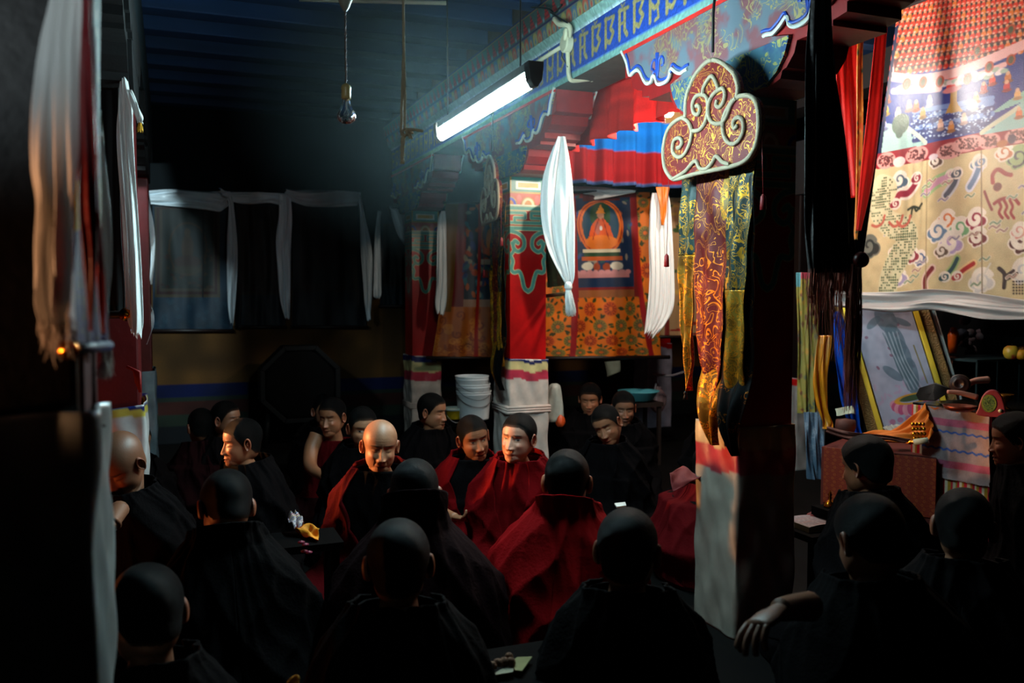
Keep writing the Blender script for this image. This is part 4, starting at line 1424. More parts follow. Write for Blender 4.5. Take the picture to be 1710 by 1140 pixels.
cloudlet(1500, 300, 7, (0.28, 0.36, 0.42))
cloudlet(1583, 365, 7, (0.80, 0.42, 0.22)); cloudlet(1568, 385, 8, (0.36, 0.46, 0.56)); cloudlet(1604, 380, 8, (0.42, 0.60, 0.42))
cloudlet(1590, 405, 9, (0.66, 0.56, 0.70)); cloudlet(1575, 418, 5, (0.36, 0.28, 0.22)); cloudlet(1632, 365, 8, (0.52, 0.14, 0.22))
cloudlet(1635, 395, 7, (0.42, 0.16, 0.18)); cloudlet(1700, 262, 8, (0.16, 0.22, 0.24), (0.52, 0.60, 0.40)); cloudlet(1678, 254, 6, (0.70, 0.38, 0.18))
cloudlet(1636, 272, 6, (0.36, 0.45, 0.55)); cloudlet(1538, 430, 6, (0.30, 0.36, 0.50)); cloudlet(1523, 425, 6, (0.52, 0.20, 0.24))
cloudlet(1497, 418, 6, (0.74, 0.45, 0.38)); cloudlet(1448, 410, 9, (0.16, 0.18, 0.17), (0.40, 0.40, 0.36)); cloudlet(1705, 400, 10, (0.30, 0.16, 0.14)); cloudlet(1700, 385, 6, (0.80, 0.55, 0.50))
cloudlet(1640, 468, 9, (0.76, 0.72, 0.70)); cloudlet(1705, 452, 9, (0.72, 0.70, 0.70)); cloudlet(1500, 462, 7, (0.60, 0.55, 0.66)); cloudlet(1565, 268, 5, (0.30, 0.22, 0.18))
wig([(1548, 320), (1565, 305), (1580, 298), (1590, 292)], 0.022, (0.72, 0.52, 0.60), (0.55, 0.66, 0.45))
wig([(1600, 290), (1596, 305), (1588, 318), (1582, 326)], 0.018, (0.22, 0.26, 0.32), (0.72, 0.70, 0.72))
wig([(1641, 272), (1632, 295), (1622, 312)], 0.018, (0.40, 0.48, 0.58), (0.78, 0.76, 0.80))
wig([(1494, 340), (1500, 325), (1515, 322), (1528, 306), (1530, 298)], 0.022, (0.50, 0.14, 0.20), (0.84, 0.76, 0.70))
wig([(1515, 350), (1525, 345), (1530, 352), (1540, 340)], 0.008, (0.15, 0.18, 0.14))
wig([(1520, 362), (1524, 346), (1536, 348)], 0.008, (0.15, 0.18, 0.14))
for q in (0, 9, 18):
    wig([(1668 + q, 335), (1672 + q, 345), (1669 + q, 355), (1674 + q, 364)], 0.008, (0.55, 0.14, 0.14))
wig([(1662, 340), (1672, 333), (1690, 330), (1700, 340)], 0.010, (0.55, 0.14, 0.14))
wig([(1660, 305), (1660, 292), (1668, 283), (1680, 290), (1688, 292)], 0.012, (0.55, 0.14, 0.14))
blob(1667, 312, 6, 7, (0.40, 0.16, 0.14))
wig([(1647, 320), (1652, 335), (1658, 350)], 0.008, (0.48, 0.16, 0.16))
wig([(1600, 432), (1592, 448), (1580, 462)], 0.014, (0.14, 0.26, 0.28), (0.60, 0.66, 0.42))
wig([(1600, 460), (1612, 450), (1628, 440)], 0.014, (0.60, 0.16, 0.16), (0.84, 0.70, 0.50))
wig([(1548, 484), (1548, 465), (1560, 448)], 0.016, (0.42, 0.14, 0.16), (0.80, 0.68, 0.62))
wig([(1675, 480), (1676, 458), (1668, 448)], 0.012, (0.22, 0.16, 0.15)); wig([(1676, 462), (1690, 452)], 0.010, (0.22, 0.16, 0.15)); wig([(1676, 468), (1688, 462), (1696, 456)], 0.008, (0.22, 0.16, 0.15))
wig([(1655, 440), (1640, 470), (1650, 480)], 0.006, (0.80, 0.76, 0.70))
for ex, ey, er, ec in ((1590, 291, 6, (0.72, 0.52, 0.60)), (1600, 289, 7, (0.22, 0.26, 0.32)), (1641, 270, 7, (0.40, 0.48, 0.58)), (1530, 297, 7, (0.50, 0.14, 0.20)), (1494, 340, 6, (0.50, 0.14, 0.20)), (1580, 462, 6, (0.14, 0.26, 0.28)), (1600, 461, 6, (0.60, 0.16, 0.16))):
    blob(ex, ey, er + 3, er + 3, (0.84, 0.78, 0.72)); blob(ex, ey, er, er, ec); blob(ex - 5, ey + 3, er * 0.7, er * 0.7, ec)
    c.spiral(*q2(ex, ey), 0.013, 1.1, 0.006, (0.84, 0.78, 0.72), 1.0)
for k in range(26):
    x_, y_ = 1470 + rr.rand() * 240, 275 + rr.rand() * 205
    wig([(x_, y_), (x_ + 5, y_ - 4), (x_ + 11, y_ - 1), (x_ + 16, y_ - 6)], 0.005, [(0.60, 0.45, 0.42), (0.45, 0.52, 0.42), (0.50, 0.45, 0.55)][k % 3], (0.82, 0.76, 0.66))
# scaled dragon body
body = cr(qp([(1470, 312), (1480, 318), (1462, 340), (1480, 370), (1510, 385), (1515, 402), (1500, 430), (1485, 462), (1480, 490)]), 8)
c.line(body, 0.088, (0.76, 0.72, 0.58))
for k in range(0, 640):
    i = rr.randint(len(body) - 1)
    a = body[i]; off = (rr.rand() - 0.5) * 0.080
    j = (body[i + 1] - body[i]); j = j / (np.linalg.norm(j) + 1e-9)
    gx = round((a[0] - j[1] * off) / 0.009) * 0.009; gy = round((a[1] + j[0] * off) / 0.009) * 0.009
    c.ell(gx, gy, 0.0032, 0.0026, (0.26, 0.32, 0.22))
for x in (1462, 1492, 1505):
    wig([(x - 8, 370 + (x % 7)), (x, 378), (x + 10, 372), (x + 14, 360)], 0.010, (0.66, 0.34, 0.28))
for x in range(1690, 1712, 5):
    for y in range(470, 494, 5):
        blob(x, y, 1.5, 1.5, (0.16, 0.12, 0.12))
c.line(qp([(1549, 262), (1549, 490)]), 0.004, (0.55, 0.48, 0.36)); c.line(qp([(1642, 240), (1642, 492)]), 0.004, (0.50, 0.42, 0.32))
c.mottle(40, 0.05)
# dark red brocade strip under the picture
pic_bl, pic_br = (1463, 256), (1712, 209.5)
st_bl, st_br = (1459, 282), (1712, 238)
c.poly(qp([(1463, 256), (1900, 170), (1900, 205), (1457, 283)]), (0.50, 0.07, 0.12))
for x0_, w0_, yy in ((1478, 16, 268), (1530, 20, 258), (1588, 22, 252), (1618, 26, 240), (1655, 16, 236), (1700, 20, 226)):
    blob(x0_, yy, w0_, 13, (0.78, 0.55, 0.52))
    for k in range(70):
        blob(x0_ + (rr.rand() - .5) * w0_ * 1.5, yy + (rr.rand() - .5) * 17, 1.3, 1.3, (0.30, 0.12, 0.12))
blob(1500, 270, 10, 8, (0.84, 0.74, 0.72)); blob(1675, 240, 8, 6, (0.62, 0.35, 0.16)); blob(1690, 232, 6, 8, (0.20, 0.14, 0.24)); blob(1560, 262, 8, 5, (0.80, 0.72, 0.74))
# picture field
c.poly(qp([(1505, -160), (1505, -20), (1494, 60), (1463, 256), (1900, 170), (1900, -300)]), (0.10, 0.20, 0.48))
c.poly(qp([(1463, 256), (1466, 235), (1500, 225), (1545, 240), (1550, 240)]), (0.55, 0.70, 0.68))
c.poly(qp([(1463, 256), (1472, 205), (1500, 208), (1530, 225), (1548, 241)]), (0.56, 0.70, 0.68))
c.poly(qp([(1640, 226), (1665, 205), (1712, 165), (1900, 100), (1900, 170), (1712, 212)]), (0.52, 0.68, 0.66))
c.poly(qp([(1650, 195), (1690, 165), (1712, 150), (1712, 168)]), (0.48, 0.66, 0.62))
# water with wave rows
for k, (ya, yb) in enumerate(((196, 178), (206, 188), (214, 196), (224, 206), (186, 170), (234, 216))):
    c.line(qp([(1524, ya), (1580, ya - 8), (1660, yb - 6)]), 0.016, (0.12, 0.18, 0.40) if k % 2 else (0.40, 0.52, 0.72))
for k in range(420):
    x = 1520 + rr.rand() * 140; y = 236 - rr.rand() * 45 - (x - 1520) * 0.12
    blob(x, y, 1.6, 1.1, (0.72, 0.80, 0.88) if k % 2 else (0.10, 0.16, 0.38))
c.line(qp([(1512, 212), (1530, 225), (1546, 238)]), 0.014, (0.72, 0.74, 0.68)); c.line(qp([(1642, 222), (1665, 205), (1700, 180)]), 0.014, (0.72, 0.72, 0.62))
# trunk, pavilion, figures
c.poly(qp([(1588, 152), (1600, 150), (1600, 172), (1610, 186), (1580, 190), (1588, 172)]), (0.66, 0.52, 0.26))
c.poly(qp([(1580, 152), (1584, 130), (1600, 124), (1608, 146)]), (0.82, 0.25, 0.22))
blob(1590, 150, 15, 5, (0.80, 0.50, 0.50))
for (x, y, col) in ((1540, 190, (0.66, 0.52, 0.28)), (1552, 170, (0.80, 0.80, 0.85)), (1528, 178, (0.74, 0.35, 0.20)), (1516, 178, (0.72, 0.50, 0.45)), (1633, 165, (0.75, 0.45, 0.25)), (1630, 177, (0.85, 0.85, 0.80)), (1660, 135, (0.78, 0.24, 0.14)), (1646, 148, (0.70, 0.16, 0.16)), (1685, 130, (0.70, 0.40, 0.15)), (1683, 145, (0.70, 0.14, 0.16)), (1572, 210, (0.85, 0.70, 0.62)), (1590, 213, (0.76, 0.50, 0.25)), (1612, 200, (0.85, 0.70, 0.66)), (1478, 185, (0.78, 0.62, 0.20)), (1480, 165, (0.72, 0.35, 0.18)), (1498, 190, (0.80, 0.72, 0.66)), (1700, 158, (0.80, 0.60, 0.35)), (1702, 190, (0.76, 0.40, 0.18)), (1475, 210, (0.55, 0.58, 0.75))):
    blob(x, y, 5.0, 8, col); blob(x, y - 8, 3.2, 3.5, (0.78, 0.60, 0.48)); blob(x, y + 6, 7, 3, tuple(0.7 * q for q in col))
blob(1502, 207, 14, 16, (0.30, 0.38, 0.33)); blob(1500, 222, 6, 8, (0.28, 0.36, 0.32)); blob(1508, 200, 8, 8, (0.33, 0.42, 0.36))
# garden of tiny red robed figures in curved rows, split by pale cloud bands
c.poly(qp([(1505, -160), (1505, -20), (1494, 60), (1488, 118), (1600, 108), (1720, 74), (1900, 30), (1900, -300)]), (0.30, 0.08, 0.08))
row = 0
py = 122.0
while py > -170:
    sx = max(6.6, 10.5 - row * 0.28)
    x = 1496 + (row % 2) * sx / 2
    while x < 1740:
        y = py - (x - 1490) * 0.10 - 18 * ((x - 1490) / 240) ** 2
        base = (0.78, 0.20, 0.10) if rr.rand() < 0.8 else (0.80, 0.42, 0.14)
        blob(x, y - 3, 5.4, 6.5, (0.16, 0.16, 0.14))
        blob(x, y, 4.6, 4.6, base)
        blob(x, y - 6, 2.3, 2.6, (0.80, 0.58, 0.44))
        blob(x - 2.6, y + 3, 2.3, 1.4, (0.84, 0.66, 0.60))
        x += sx
    py -= max(8.0, 14.5 - row * 0.5)
    row += 1
for pts, wd in (([(1490, 128), (1530, 132), (1575, 126), (1620, 114), (1660, 98), (1712, 74)], 0.030), ([(1490, 152), (1540, 150), (1570, 148)], 0.020), ([(1488, 118), (1486, 60), (1500, 0)], 0.020), ([(1600, 140), (1650, 120), (1680, 108)], 0.016)):
    c.line(cr(qp(pts), 5), wd, (0.84, 0.66, 0.66))
for k in range(40):
    x = 1500 + k * 4.6
    cloud_y = 150 - (k * 4.6) * 0.17 + rr.randn() * 3
    blob(x, cloud_y, 6, 4, (0.86, 0.80, 0.80) if k % 3 else (0.58, 0.66, 0.60))
for x, y in ((1512, 140), (1540, 137), (1570, 136), (1618, 132), (1655, 112), (1690, 100), (1635, 85), (1690, 50)):
    blob(x, y, 7, 9, (0.62, 0.26, 0.12)); blob(x, y, 4, 6, (0.28, 0.30, 0.20))
# dark blue left margin with little tassels
c.poly(qp([(1484, 52), (1500, 40), (1470, 256), (1460, 256)]), (0.06, 0.10, 0.22))
for k in range(9):
    blob(1491 - k * 2.6, 62 + k * 17, 2.2, 5, (0.78, 0.30, 0.28))


def fT(U, V):
    # left edge leans like the cloth does
    yl = TLp.y + (BLp.y - TLp.y) * np.clip((TLp.z - (ZB_ + HT * V)) / (TLp.z - BLp.z), -0.3, 1)
    Y = YL0 - WT * U
    Y = np.minimum(Y, yl + 0.0)
    return XT - 0.012 * np.sin(5 * Y + 2 * V) - 0.006 * np.sin(17 * Y) * (1 - V), Y, ZB_ + HT * V


t = thing('applique_hanging', (XT, 4.0, ZB_), 'huge silk picture hanging of red figures, blue water and dragon brocade above the altar', 'hanging')
sheet('picture_cloth', c, fT, VM('satin_paint', 0.36, 0.5, bump=(160, 0.25)), t, 0.004)
g = G(); g.tube([(XT + 0.02, 2.8, 3.38), (XT + 0.02, 5.1, 3.38)], 0.02, 10); g.done('top_rod', woodrod, t, smooth=True)

scarlet = M('scarlet_satin', (0.86, 0.10, 0.07), 0.5, var=0.1, tr=0.1)
o = cloth('satin_ribbon', R3((-140, 1478, 1512, 5.5), (0, 1466, 1490, 5.5), (48, 1463, 1482, 5.5), (200, 1447, 1470, 5.5), (300, 1436, 1457, 5.5), (385, 1429, 1438, 5.5)), scarlet, (1, 0.004), 12, 60, seed=81)
tag(o, 'bright scarlet ribbon down the left edge of the huge picture hanging', 'ribbon')
o = cloth('satin_ribbon', R3((-140, 1398, 1446, 5.6), (0, 1398, 1436, 5.6), (75, 1395, 1433, 5.6), (200, 1400, 1434, 5.6), (330, 1412, 1434, 5.6)), scarlet, (1.5, 0.01), 20, 60, seed=82)
tag(o, 'broad scarlet ribbon beside the black fringed scarf', 'ribbon')
c = Canvas(14, 160, 0.09, (0.72, 0.45, 0.12))
for k in range(40):
    c.ell(c.rng.rand() * 0.09, c.rng.rand(), 0.014, 0.008, [(0.12, 0.25, 0.15), (0.80, 0.35, 0.15), (0.85, 0.70, 0.3)][k % 3])
o = cloth('brocade_strip', R3((-100, 1440, 1454, 5.55), (80, 1431, 1441, 5.55), (200, 1430, 1441, 5.55), (330, 1429, 1437, 5.55), (400, 1426, 1433, 5.55)), VM('brocade_paint', 0.5), (1, 0.004), 14, 160, canvas=c, seed=83)
tag(o, 'thin gold brocade strip between the two scarlet ribbons', 'ribbon')

# ---- black fringed scarf and rod at the near end of the right pillar bracket
dk = M('black_silk', (0.12, 0.06, 0.05), 0.45, bump=(60, 0.3), spec=0.4, sheen=0.1, tr=0.05)
cop = M('copper_thread', (0.62, 0.32, 0.24), 0.45, var=0.3)
o = cloth('silk_scarf', R3((-260, 1368, 1392, 2.9), (-60, 1362, 1388, 2.9), (60, 1352, 1390, 2.9), (150, 1347, 1400, 2.9), (240, 1344, 1412, 2.9), (330, 1343, 1421, 2.9), (400, 1344, 1428, 2.9), (455, 1348, 1432, 2.9)), dk, (3, 0.016), 50, 100, seed=85, fringe=(170, 0.08, 0.33, 0.0013, cop))
tag(o, 'black silk scarf with long copper brown fringe in front of the altar bay', 'scarf')
t = thing('thangka', P(1400, 440, 3.0), 'dark hanging scroll edge whose round wooden knob pokes out beside the black scarf', 'hanging scroll')
g = G(); a = P(1434, 434, 2.84); b = P(1395, 440, 3.08); g.tube([a, b], 0.013, 12); rod_ = g.done('rod', woodrod, t, smooth=True)
g = G(); g.lathe(a, [(0.010, -0.002), (0.022, 0.002), (0.026, 0.012), (0.025, 0.022), (0.018, 0.031), (0.0, 0.035)], 24, axis=(P(1445, 433, 2.80) - a).normalized()); g.done('wooden_knob', M('red_brown_lacquer', (0.28, 0.06, 0.04), 0.35), rod_, smooth=True)
cloth('scroll_cloth', [((1362, 60, 3.05), (1372, 60, 2.98)), ((1365, 300, 3.05), (1385, 300, 2.98)), ((1395, 436, 3.06), (1428, 431, 2.95))], M('black_brocade', (0.04, 0.04, 0.04), 0.7), (1, 0.004), 12, 50, parent=t)
o = brush('thread_tassel', P(1430, 440, 2.84), 0.50, 0.014, 0.028, 150, cop, None, 0.0014, 9, (0.0, 0.01))
tag(o, 'long copper brown thread tassel hanging from the wooden knob', 'tassel')
# ================================================================ lamps, cords, pipes
tubeA, tubeB = P(733, 232, 3.19), P(884, 140, 4.31)
tubeA.z = tubeB.z = 2.31
ax = (tubeB - tubeA).normalized()
# (the near end is the lower left one in the picture)
t = thing('fluorescent_lamp', (tubeA + tubeB) / 2, 'glowing white tube lamp slung from cords below the painted beam', 'lamp')
a = P(736, 228, 4.31); b = P(889, 136, 3.19)
ax = (b - a).normalized()
g = G(); g.tube([a + ax * 0.02, b - ax * 0.02], 0.022, 16)
g.done('glass_tube', EM('tube_glow', (0.80, 0.97, 1.0), TUBE_E), t, smooth=True)
up = Vector((0, 0, 1)); sd = ax.cross(up).normalized(); upv = sd.cross(ax)
g = G(); g.obox((a + b) / 2 + up * 0.055, ax * ((b - a).length / 2 + 0.01), sd * 0.02, upv * 0.018)
g.done('batten', M('batten_enamel', (0.42, 0.44, 0.42), 0.5), t, bevel=0.004)
for e, s_ in ((a, -1), (b, 1)):
    g = G(); c0 = e + ax * s_ * 0.012 + up * 0.03
    V = []
    pr = [(-0.030, 0.036), (0.030, 0.036), (0.030, 0.018), (0.024, -0.03), (0.008, -0.055), (-0.008, -0.055), (-0.024, -0.03), (-0.030, 0.018)]
    g.prism([c0 + sd * x + up * z - ax * 0.02 for x, z in pr], ax * 0.045)
    g.done('end_cap', M('cap_plastic', (0.22, 0.16, 0.13), 0.5), t, bevel=0.002)
    g = G(); q = e - ax * s_ * 0.12 + up * 0.07
    g.tube([q, q + up * (3.46 - q.z)], 0.0035, 6); g.done('hanging_cord', M('black_flex', (0.03, 0.03, 0.03), 0.5), t, smooth=True)

# unlit bulb
bx = P(578, 160, 2.75)
t = thing('pendant_bulb', bx, 'unlit clear glass light bulb on a twisted cord', 'light bulb')
top = P(576, -8, 2.75)
g = G(); g.lathe((bx.x, bx.y, P(576, 22, 2.75).z), [(0.0, 0), (0.006, 0.003), (0.012, 0.012), (0.016, 0.02), (0.019, 0.028), (0.020, 0.030), (0.024, 0.04), (0.026, 0.055), (0.045, 0.058), (0.046, 0.066), (0.0, 0.07)], 28)
g.done('ceiling_rose', M('bakelite_cream', (0.52, 0.52, 0.46), 0.4), t, smooth=True)
g = G()
zb, zt2 = P(578, 141, 2.75).z, P(576, 22, 2.75).z
for s_ in (0, pi):
    g.tube([(bx.x + 0.0022 * cos(s_ + k * 0.9), bx.y + 0.0022 * sin(s_ + k * 0.9), zb + (zt2 - zb) * k / 60) for k in range(61)], 0.0018, 5)
g.done('twisted_cord', M('twisted_flex', (0.30, 0.18, 0.16), 0.6), t, smooth=True)
zs = P(578, 165, 2.75).z
g = G(); g.lathe((bx.x, bx.y, zs), [(0.0, 0.0), (0.0145, 0), (0.015, 0.012), (0.0145, 0.028), (0.0155, 0.030), (0.0155, 0.036), (0.013, 0.042), (0.005, 0.048), (0.0, 0.049)], 24)
g.done('lamp_holder', M('bakelite_yellow', (0.68, 0.60, 0.38), 0.35), t, smooth=True)
gm, nt, bb = newmat('clear_glass')
bb.inputs['Transmission Weight'].default_value = 1.0; bb.inputs['Roughness'].default_value = 0.02; bb.inputs['IOR'].default_value = 1.2; bb.inputs['Base Color'].default_value = (0.95, 0.98, 1, 1)
g = G(); g.lathe((bx.x, bx.y, zs), [(0.012, 0.0), (0.0125, -0.008), (0.014, -0.018), (0.019, -0.028), (0.0255, -0.038), (0.0295, -0.050), (0.0290, -0.060), (0.0245, -0.070), (0.014, -0.077), (0.0, -0.079)], 32)
g.done('glass_bulb', gm, t, smooth=True)
g = G(); g.tube([(bx.x, bx.y, zs), (bx.x, bx.y, zs - 0.03)], [0.005, 0.003], 10)
for s_ in (-1, 1):
    g.tube([(bx.x, bx.y, zs - 0.028), (bx.x + s_ * 0.010, bx.y, zs - 0.048)], 0.0008, 5)
g.tube([(bx.x - 0.010 + 0.02 * k / 8, bx.y + 0.004 * sin(k), zs - 0.048 - 0.003 * (k % 2)) for k in range(9)], 0.0006, 5)
g.done('filament', M('filament_glass', (0.75, 0.78, 0.8), 0.3), t, smooth=True)

# knotted rope
z = 2.6
g = G()
g.tube([P(673, -60, z), P(674, 60, z), P(675, 120, z)], 0.004, 8)
def rope(pts, r=0.0042):
    e = cr([P(*p) for p in pts], 6)
    g.tube([q + Vector((0.0006 * sin(k * 2.0), 0.0006 * cos(k * 2.0), 0)) for k, q in enumerate(e)], r, 8)
rope([(674, 90, z), (672, 150, z), (670, 215, z), (672, 224, z)])
rope([(674, 90, z), (676, 150, z), (676, 205, z), (677, 216, z)])
rope([(677, 216, z), (690, 216, z - 0.01), (706, 219, z)])
rope([(672, 222, z - 0.01), (676, 226, z - 0.02), (680, 222, z), (676, 216, z), (671, 220, z - 0.01)])
rope([(678, 222, z - 0.01), (684, 226, z), (686, 231, z)], 0.006)
rope([(678, 220, z - 0.01), (685, 219, z), (689, 223, z)], 0.005)
rope([(672, 226, z), (671, 250, z), (672, 270, z)], 0.0045)
rope([(675, 228, z), (673, 245, z), (672, 272, z)], 0.0045)
g.tube([P(672, 264, z), P(672, 273, z)], [0.0055, 0.0065], 8)
tag(g.done('knotted_rope', M('hemp_rope', (0.66, 0.60, 0.48), 0.8, bump=(200, 0.6)), smooth=True), 'pale rope loop with a knot and loose ends hanging from the ceiling', 'rope')

# ceiling conduit
g = G(); a = P(500, -2, 5.4); b = P(745, 8, 5.4); a.z = b.z = 3.285
g.tube([P(500, -1, 5.25), P(745, 5, 5.25)], 0.013, 10)
tag(g.done('ceiling_conduit', M('pvc_cream', (0.72, 0.70, 0.60), 0.5), smooth=True), 'thin pale conduit running under the blue ceiling joists', 'conduit')

# pipe work and junction box on the beam
XPp = LR - 0.02
t = thing('conduit_pipe', PX(945, 100, XPp), 'cream plastic conduit with a round junction box fixed on the painted beam', 'conduit')
g = G()
g.tube(cr([PX(926, 32, XPp - 0.07), PX(934, 40, XPp - 0.07), PX(948, 42, XPp - 0.06), PX(952, 50, XPp - 0.04), PX(951, 62, XPp)], 6), 0.016, 10)
g.tube(cr([PX(948, 80, XPp), PX(949, 110, XPp), PX(950, 126, XPp - 0.005), PX(955, 134, XPp + 0.02), PX(975, 133, XPp + 0.10), PX(1012, 128, XPp + 0.26)], 6), 0.0135, 10)
g.tube([PX(936, 79, XPp - 0.005), PX(850, 133, XPp - 0.005)], 0.012, 10)
g.tube([PX(987, 131, XPp + 0.15), PX(990, 131, XPp + 0.165)], 0.02, 10)
g.done('pipe', M('pvc_ivory', (0.82, 0.79, 0.66), 0.4, var=0.1), t, smooth=True)
g = G(); g.lathe(PX(951, 73, XPp + 0.01), [(0.0, 0.0), (0.055, 0.0), (0.056, 0.035), (0.048, 0.042), (0.0, 0.043)], 24, axis=(-1, 0, 0)); g.done('junction_box', M('pvc_ivory', (0.8, 0.8, 0.7)), t, smooth=False)
g = G(); g.lathe(PX(944, 68, XPp - 0.03), [(0.0, 0), (0.012, 0.004), (0.018, 0.02), (0.02, 0.05), (0.014, 0.07), (0, 0.075)], 14, axis=(0, -0.3, 1)); g.done('cable_gland', M('pvc_ivory', (0.8, 0.8, 0.7)), t, smooth=True)
g = G(); g.tube(cr([PX(940, 76, XPp - 0.01), PX(938, 92, XPp - 0.01), PX(944, 104, XPp - 0.01), PX(948, 112, XPp - 0.01)], 5), 0.003, 6)
g.tube(cr([PX(880, 12, XPp - 0.1), PX(915, 14, XPp - 0.1), PX(926, 22, XPp - 0.1), PX(938, 8, XPp - 0.1)], 5), 0.006, 6)
g.tube(cr([PX(918, 20, XPp - 0.1), PX(934, 30, XPp - 0.1), PX(948, 38, XPp - 0.07)], 5), 0.005, 6)
g.done('black_cable', M('black_flex', (0.03, 0.03, 0.03)), t, smooth=True)

# lit bulb in the right hand bay
lb = Vector((2.84, 4.62, 2.62))
t = thing('pendant_bulb', lb, 'glowing warm bulb under the red valance, left of the cloud banner', 'light bulb')
g = G(); g.lathe((lb.x, lb.y, lb.z), [(0.014, 0.04), (0.015, 0.03), (0.022, 0.015), (0.032, -0.003), (0.034, -0.016), (0.030, -0.030), (0.018, -0.042), (0, -0.046)], 24)
gb = g.done('glass_bulb', EM('bulb_glow', (1.0, 0.88, 0.68), 40.0), t, smooth=True)
gb.visible_shadow = True
bpy.data.objects['lit_bulb_light'].location = (lb.x, lb.y, lb.z - 0.09)
g = G(); g.lathe((lb.x, lb.y, lb.z), [(0.016, 0.036), (0.017, 0.07), (0.006, 0.085), (0.0, 0.086)], 18); g.done('lamp_holder', M('bakelite_cream', (0.6, 0.6, 0.5)), t, smooth=True)
g = G(); g.tube([lb + Vector((0, 0, 0.08)), (lb.x, lb.y, 3.46)], 0.003, 6); g.done('cord', M('black_flex', (0.03, 0.03, 0.03)), t, smooth=True)

# ================================================================ drum and buckets
YD = 8.75
dc = PY(500, 640, YD)
t = thing('drum', (dc.x, dc.y, 0), 'big dark round drum in an eight sided wooden frame by the far wall', 'drum')
g = G()
R1 = 0.41
for k in range(8):
    a0 = (k + 0.5) * pi / 4; a1 = (k + 1.5) * pi / 4
    p0 = [Vector((dc.x + r * cos(a0) * 1.02, 0, dc.z + r * sin(a0))) for r in (R1, R1 - 0.05)]
    p1 = [Vector((dc.x + r * cos(a1) * 1.02, 0, dc.z + r * sin(a1))) for r in (R1, R1 - 0.05)]
    for q in p0 + p1:
        q.y = YD - 0.12
    g.prism([p0[0], p1[0], p1[1], p0[1]], (0, 0.24, 0))
g.done('frame', M('drum_wood', (0.05, 0.05, 0.05), 0.6, spec=0.15), t, bevel=0.006)
g = G(); g.lathe((dc.x, YD - 0.10, dc.z), [(0.0, 0.0), (0.30, 0.0), (0.335, 0.006), (0.36, 0.03), (0.37, 0.10), (0.36, 0.17), (0.33, 0.2), (0, 0.2)], 48, axis=(0, 1, 0))
g.done('drum_body', M('drum_skin', (0.015, 0.013, 0.013), 0.8, spec=0.1), t, smooth=True)
for s_ in (-1, 1):
    g = G(); g.tube([(dc.x + s_ * 0.3, YD, dc.z - 0.28), (dc.x + s_ * 0.34, YD, 0.0)], 0.025, 10)
    g.done('leg', M('drum_wood', (0.1, 0.1, 0.1)), t, smooth=True)


def bucket(px, py_top, py_bot, wpx, z, label, col, grp=None, lid=None, solidc=None):
    tp = P(px, py_top, z); bt = P(px, py_bot, z)
    H = tp.z - bt.z; R = wpx / 2 * z / F
    t = thing('bucket', (tp.x, tp.y, bt.z), label, 'bucket', grp)
    m = M('plastic_' + col[0], col[1], 0.35, var=0.06)
    g = G(); g.lathe((tp.x, tp.y, bt.z), [(0, 0), (R * 0.86, 0), (R * 0.87, 0.01), (R * 0.97, H * 0.86), (R * 1.0, H * 0.88), (R * 1.0, H * 0.92), (R * 0.97, H * 0.93), (R, H * 0.95), (R * 1.03, H), (R * 0.99, H), (R * 0.93, H * 0.93), (R * 0.84, 0.02), (0, 0.02)], 36)
    g.done('tub', m, t, smooth=True)
    g = G(); g.tube([(tp.x + R * 1.03 * cos(q), tp.y - abs(R * 1.03 * sin(q)), bt.z + H * 0.9 - 0.10 * sin(q)) for q in np.linspace(0, pi, 16)], 0.003, 6)
    g.done('handle', M('wire', (0.5, 0.5, 0.5), 0.4, 0.8), t, smooth=True)
    if lid:
        g = G(); g.lathe((tp.x, tp.y, tp.z), [(0, 0.006), (R * 0.9, 0.006), (R * 0.92, 0.012), (R * 1.06, 0.012), (R * 1.07, -0.012), (R * 1.04, -0.012)], 36); g.done('lid', M('lid_' + lid[0], lid[1], 0.4), t, smooth=True)
    return t


low_t = thing('side_table', PY(790, 720, 7.6), 'low dark bench under the white buckets by the far wall', 'bench')
a = P(745, 700, 7.3); b = P(850, 700, 7.3)
g = G(); g.box(a.x, b.x + 0.1, a.y - 0.12, a.y + 0.32, a.z - 0.04, a.z - 0.005); g.done('top', M('bench_wood', (0.12, 0.07, 0.05), 0.6), low_t, bevel=0.004)
low_t.location = (a.x, a.y, 0)
for (x, y) in ((a.x + 0.03, a.y - 0.09), (b.x + 0.07, a.y - 0.09), (a.x + 0.03, a.y + 0.28), (b.x + 0.07, a.y + 0.28)):
    g = G(); g.box(x - 0.02, x + 0.02, y - 0.02, y + 0.02, 0, a.z - 0.04)
    o = g.done('leg', M('bench_wood', (0.12, 0.07, 0.05)), low_t)
for ch in low_t.children:
    pass
zz = a.z
bucket(791, 652, 699, 58, 7.3, 'lowest white plastic bucket of the nested stack', ('white', (0.84, 0.84, 0.84)), 'nested white buckets')
bucket(790, 640, 690, 57, 7.3, 'white plastic bucket in the middle of the nested stack', ('white', (0.7, 0.7, 0.7)), 'nested white buckets')
bucket(788, 627, 682, 56, 7.3, 'topmost white plastic bucket of the nested stack', ('white', (0.7, 0.7, 0.7)), 'nested white buckets')
bucket(758, 682, 699, 30, 7.3, 'small yellow tub with a pale lid, left of the white buckets', ('yellow', (0.62, 0.50, 0.06)), None, ('pale', (0.72, 0.74, 0.68)))
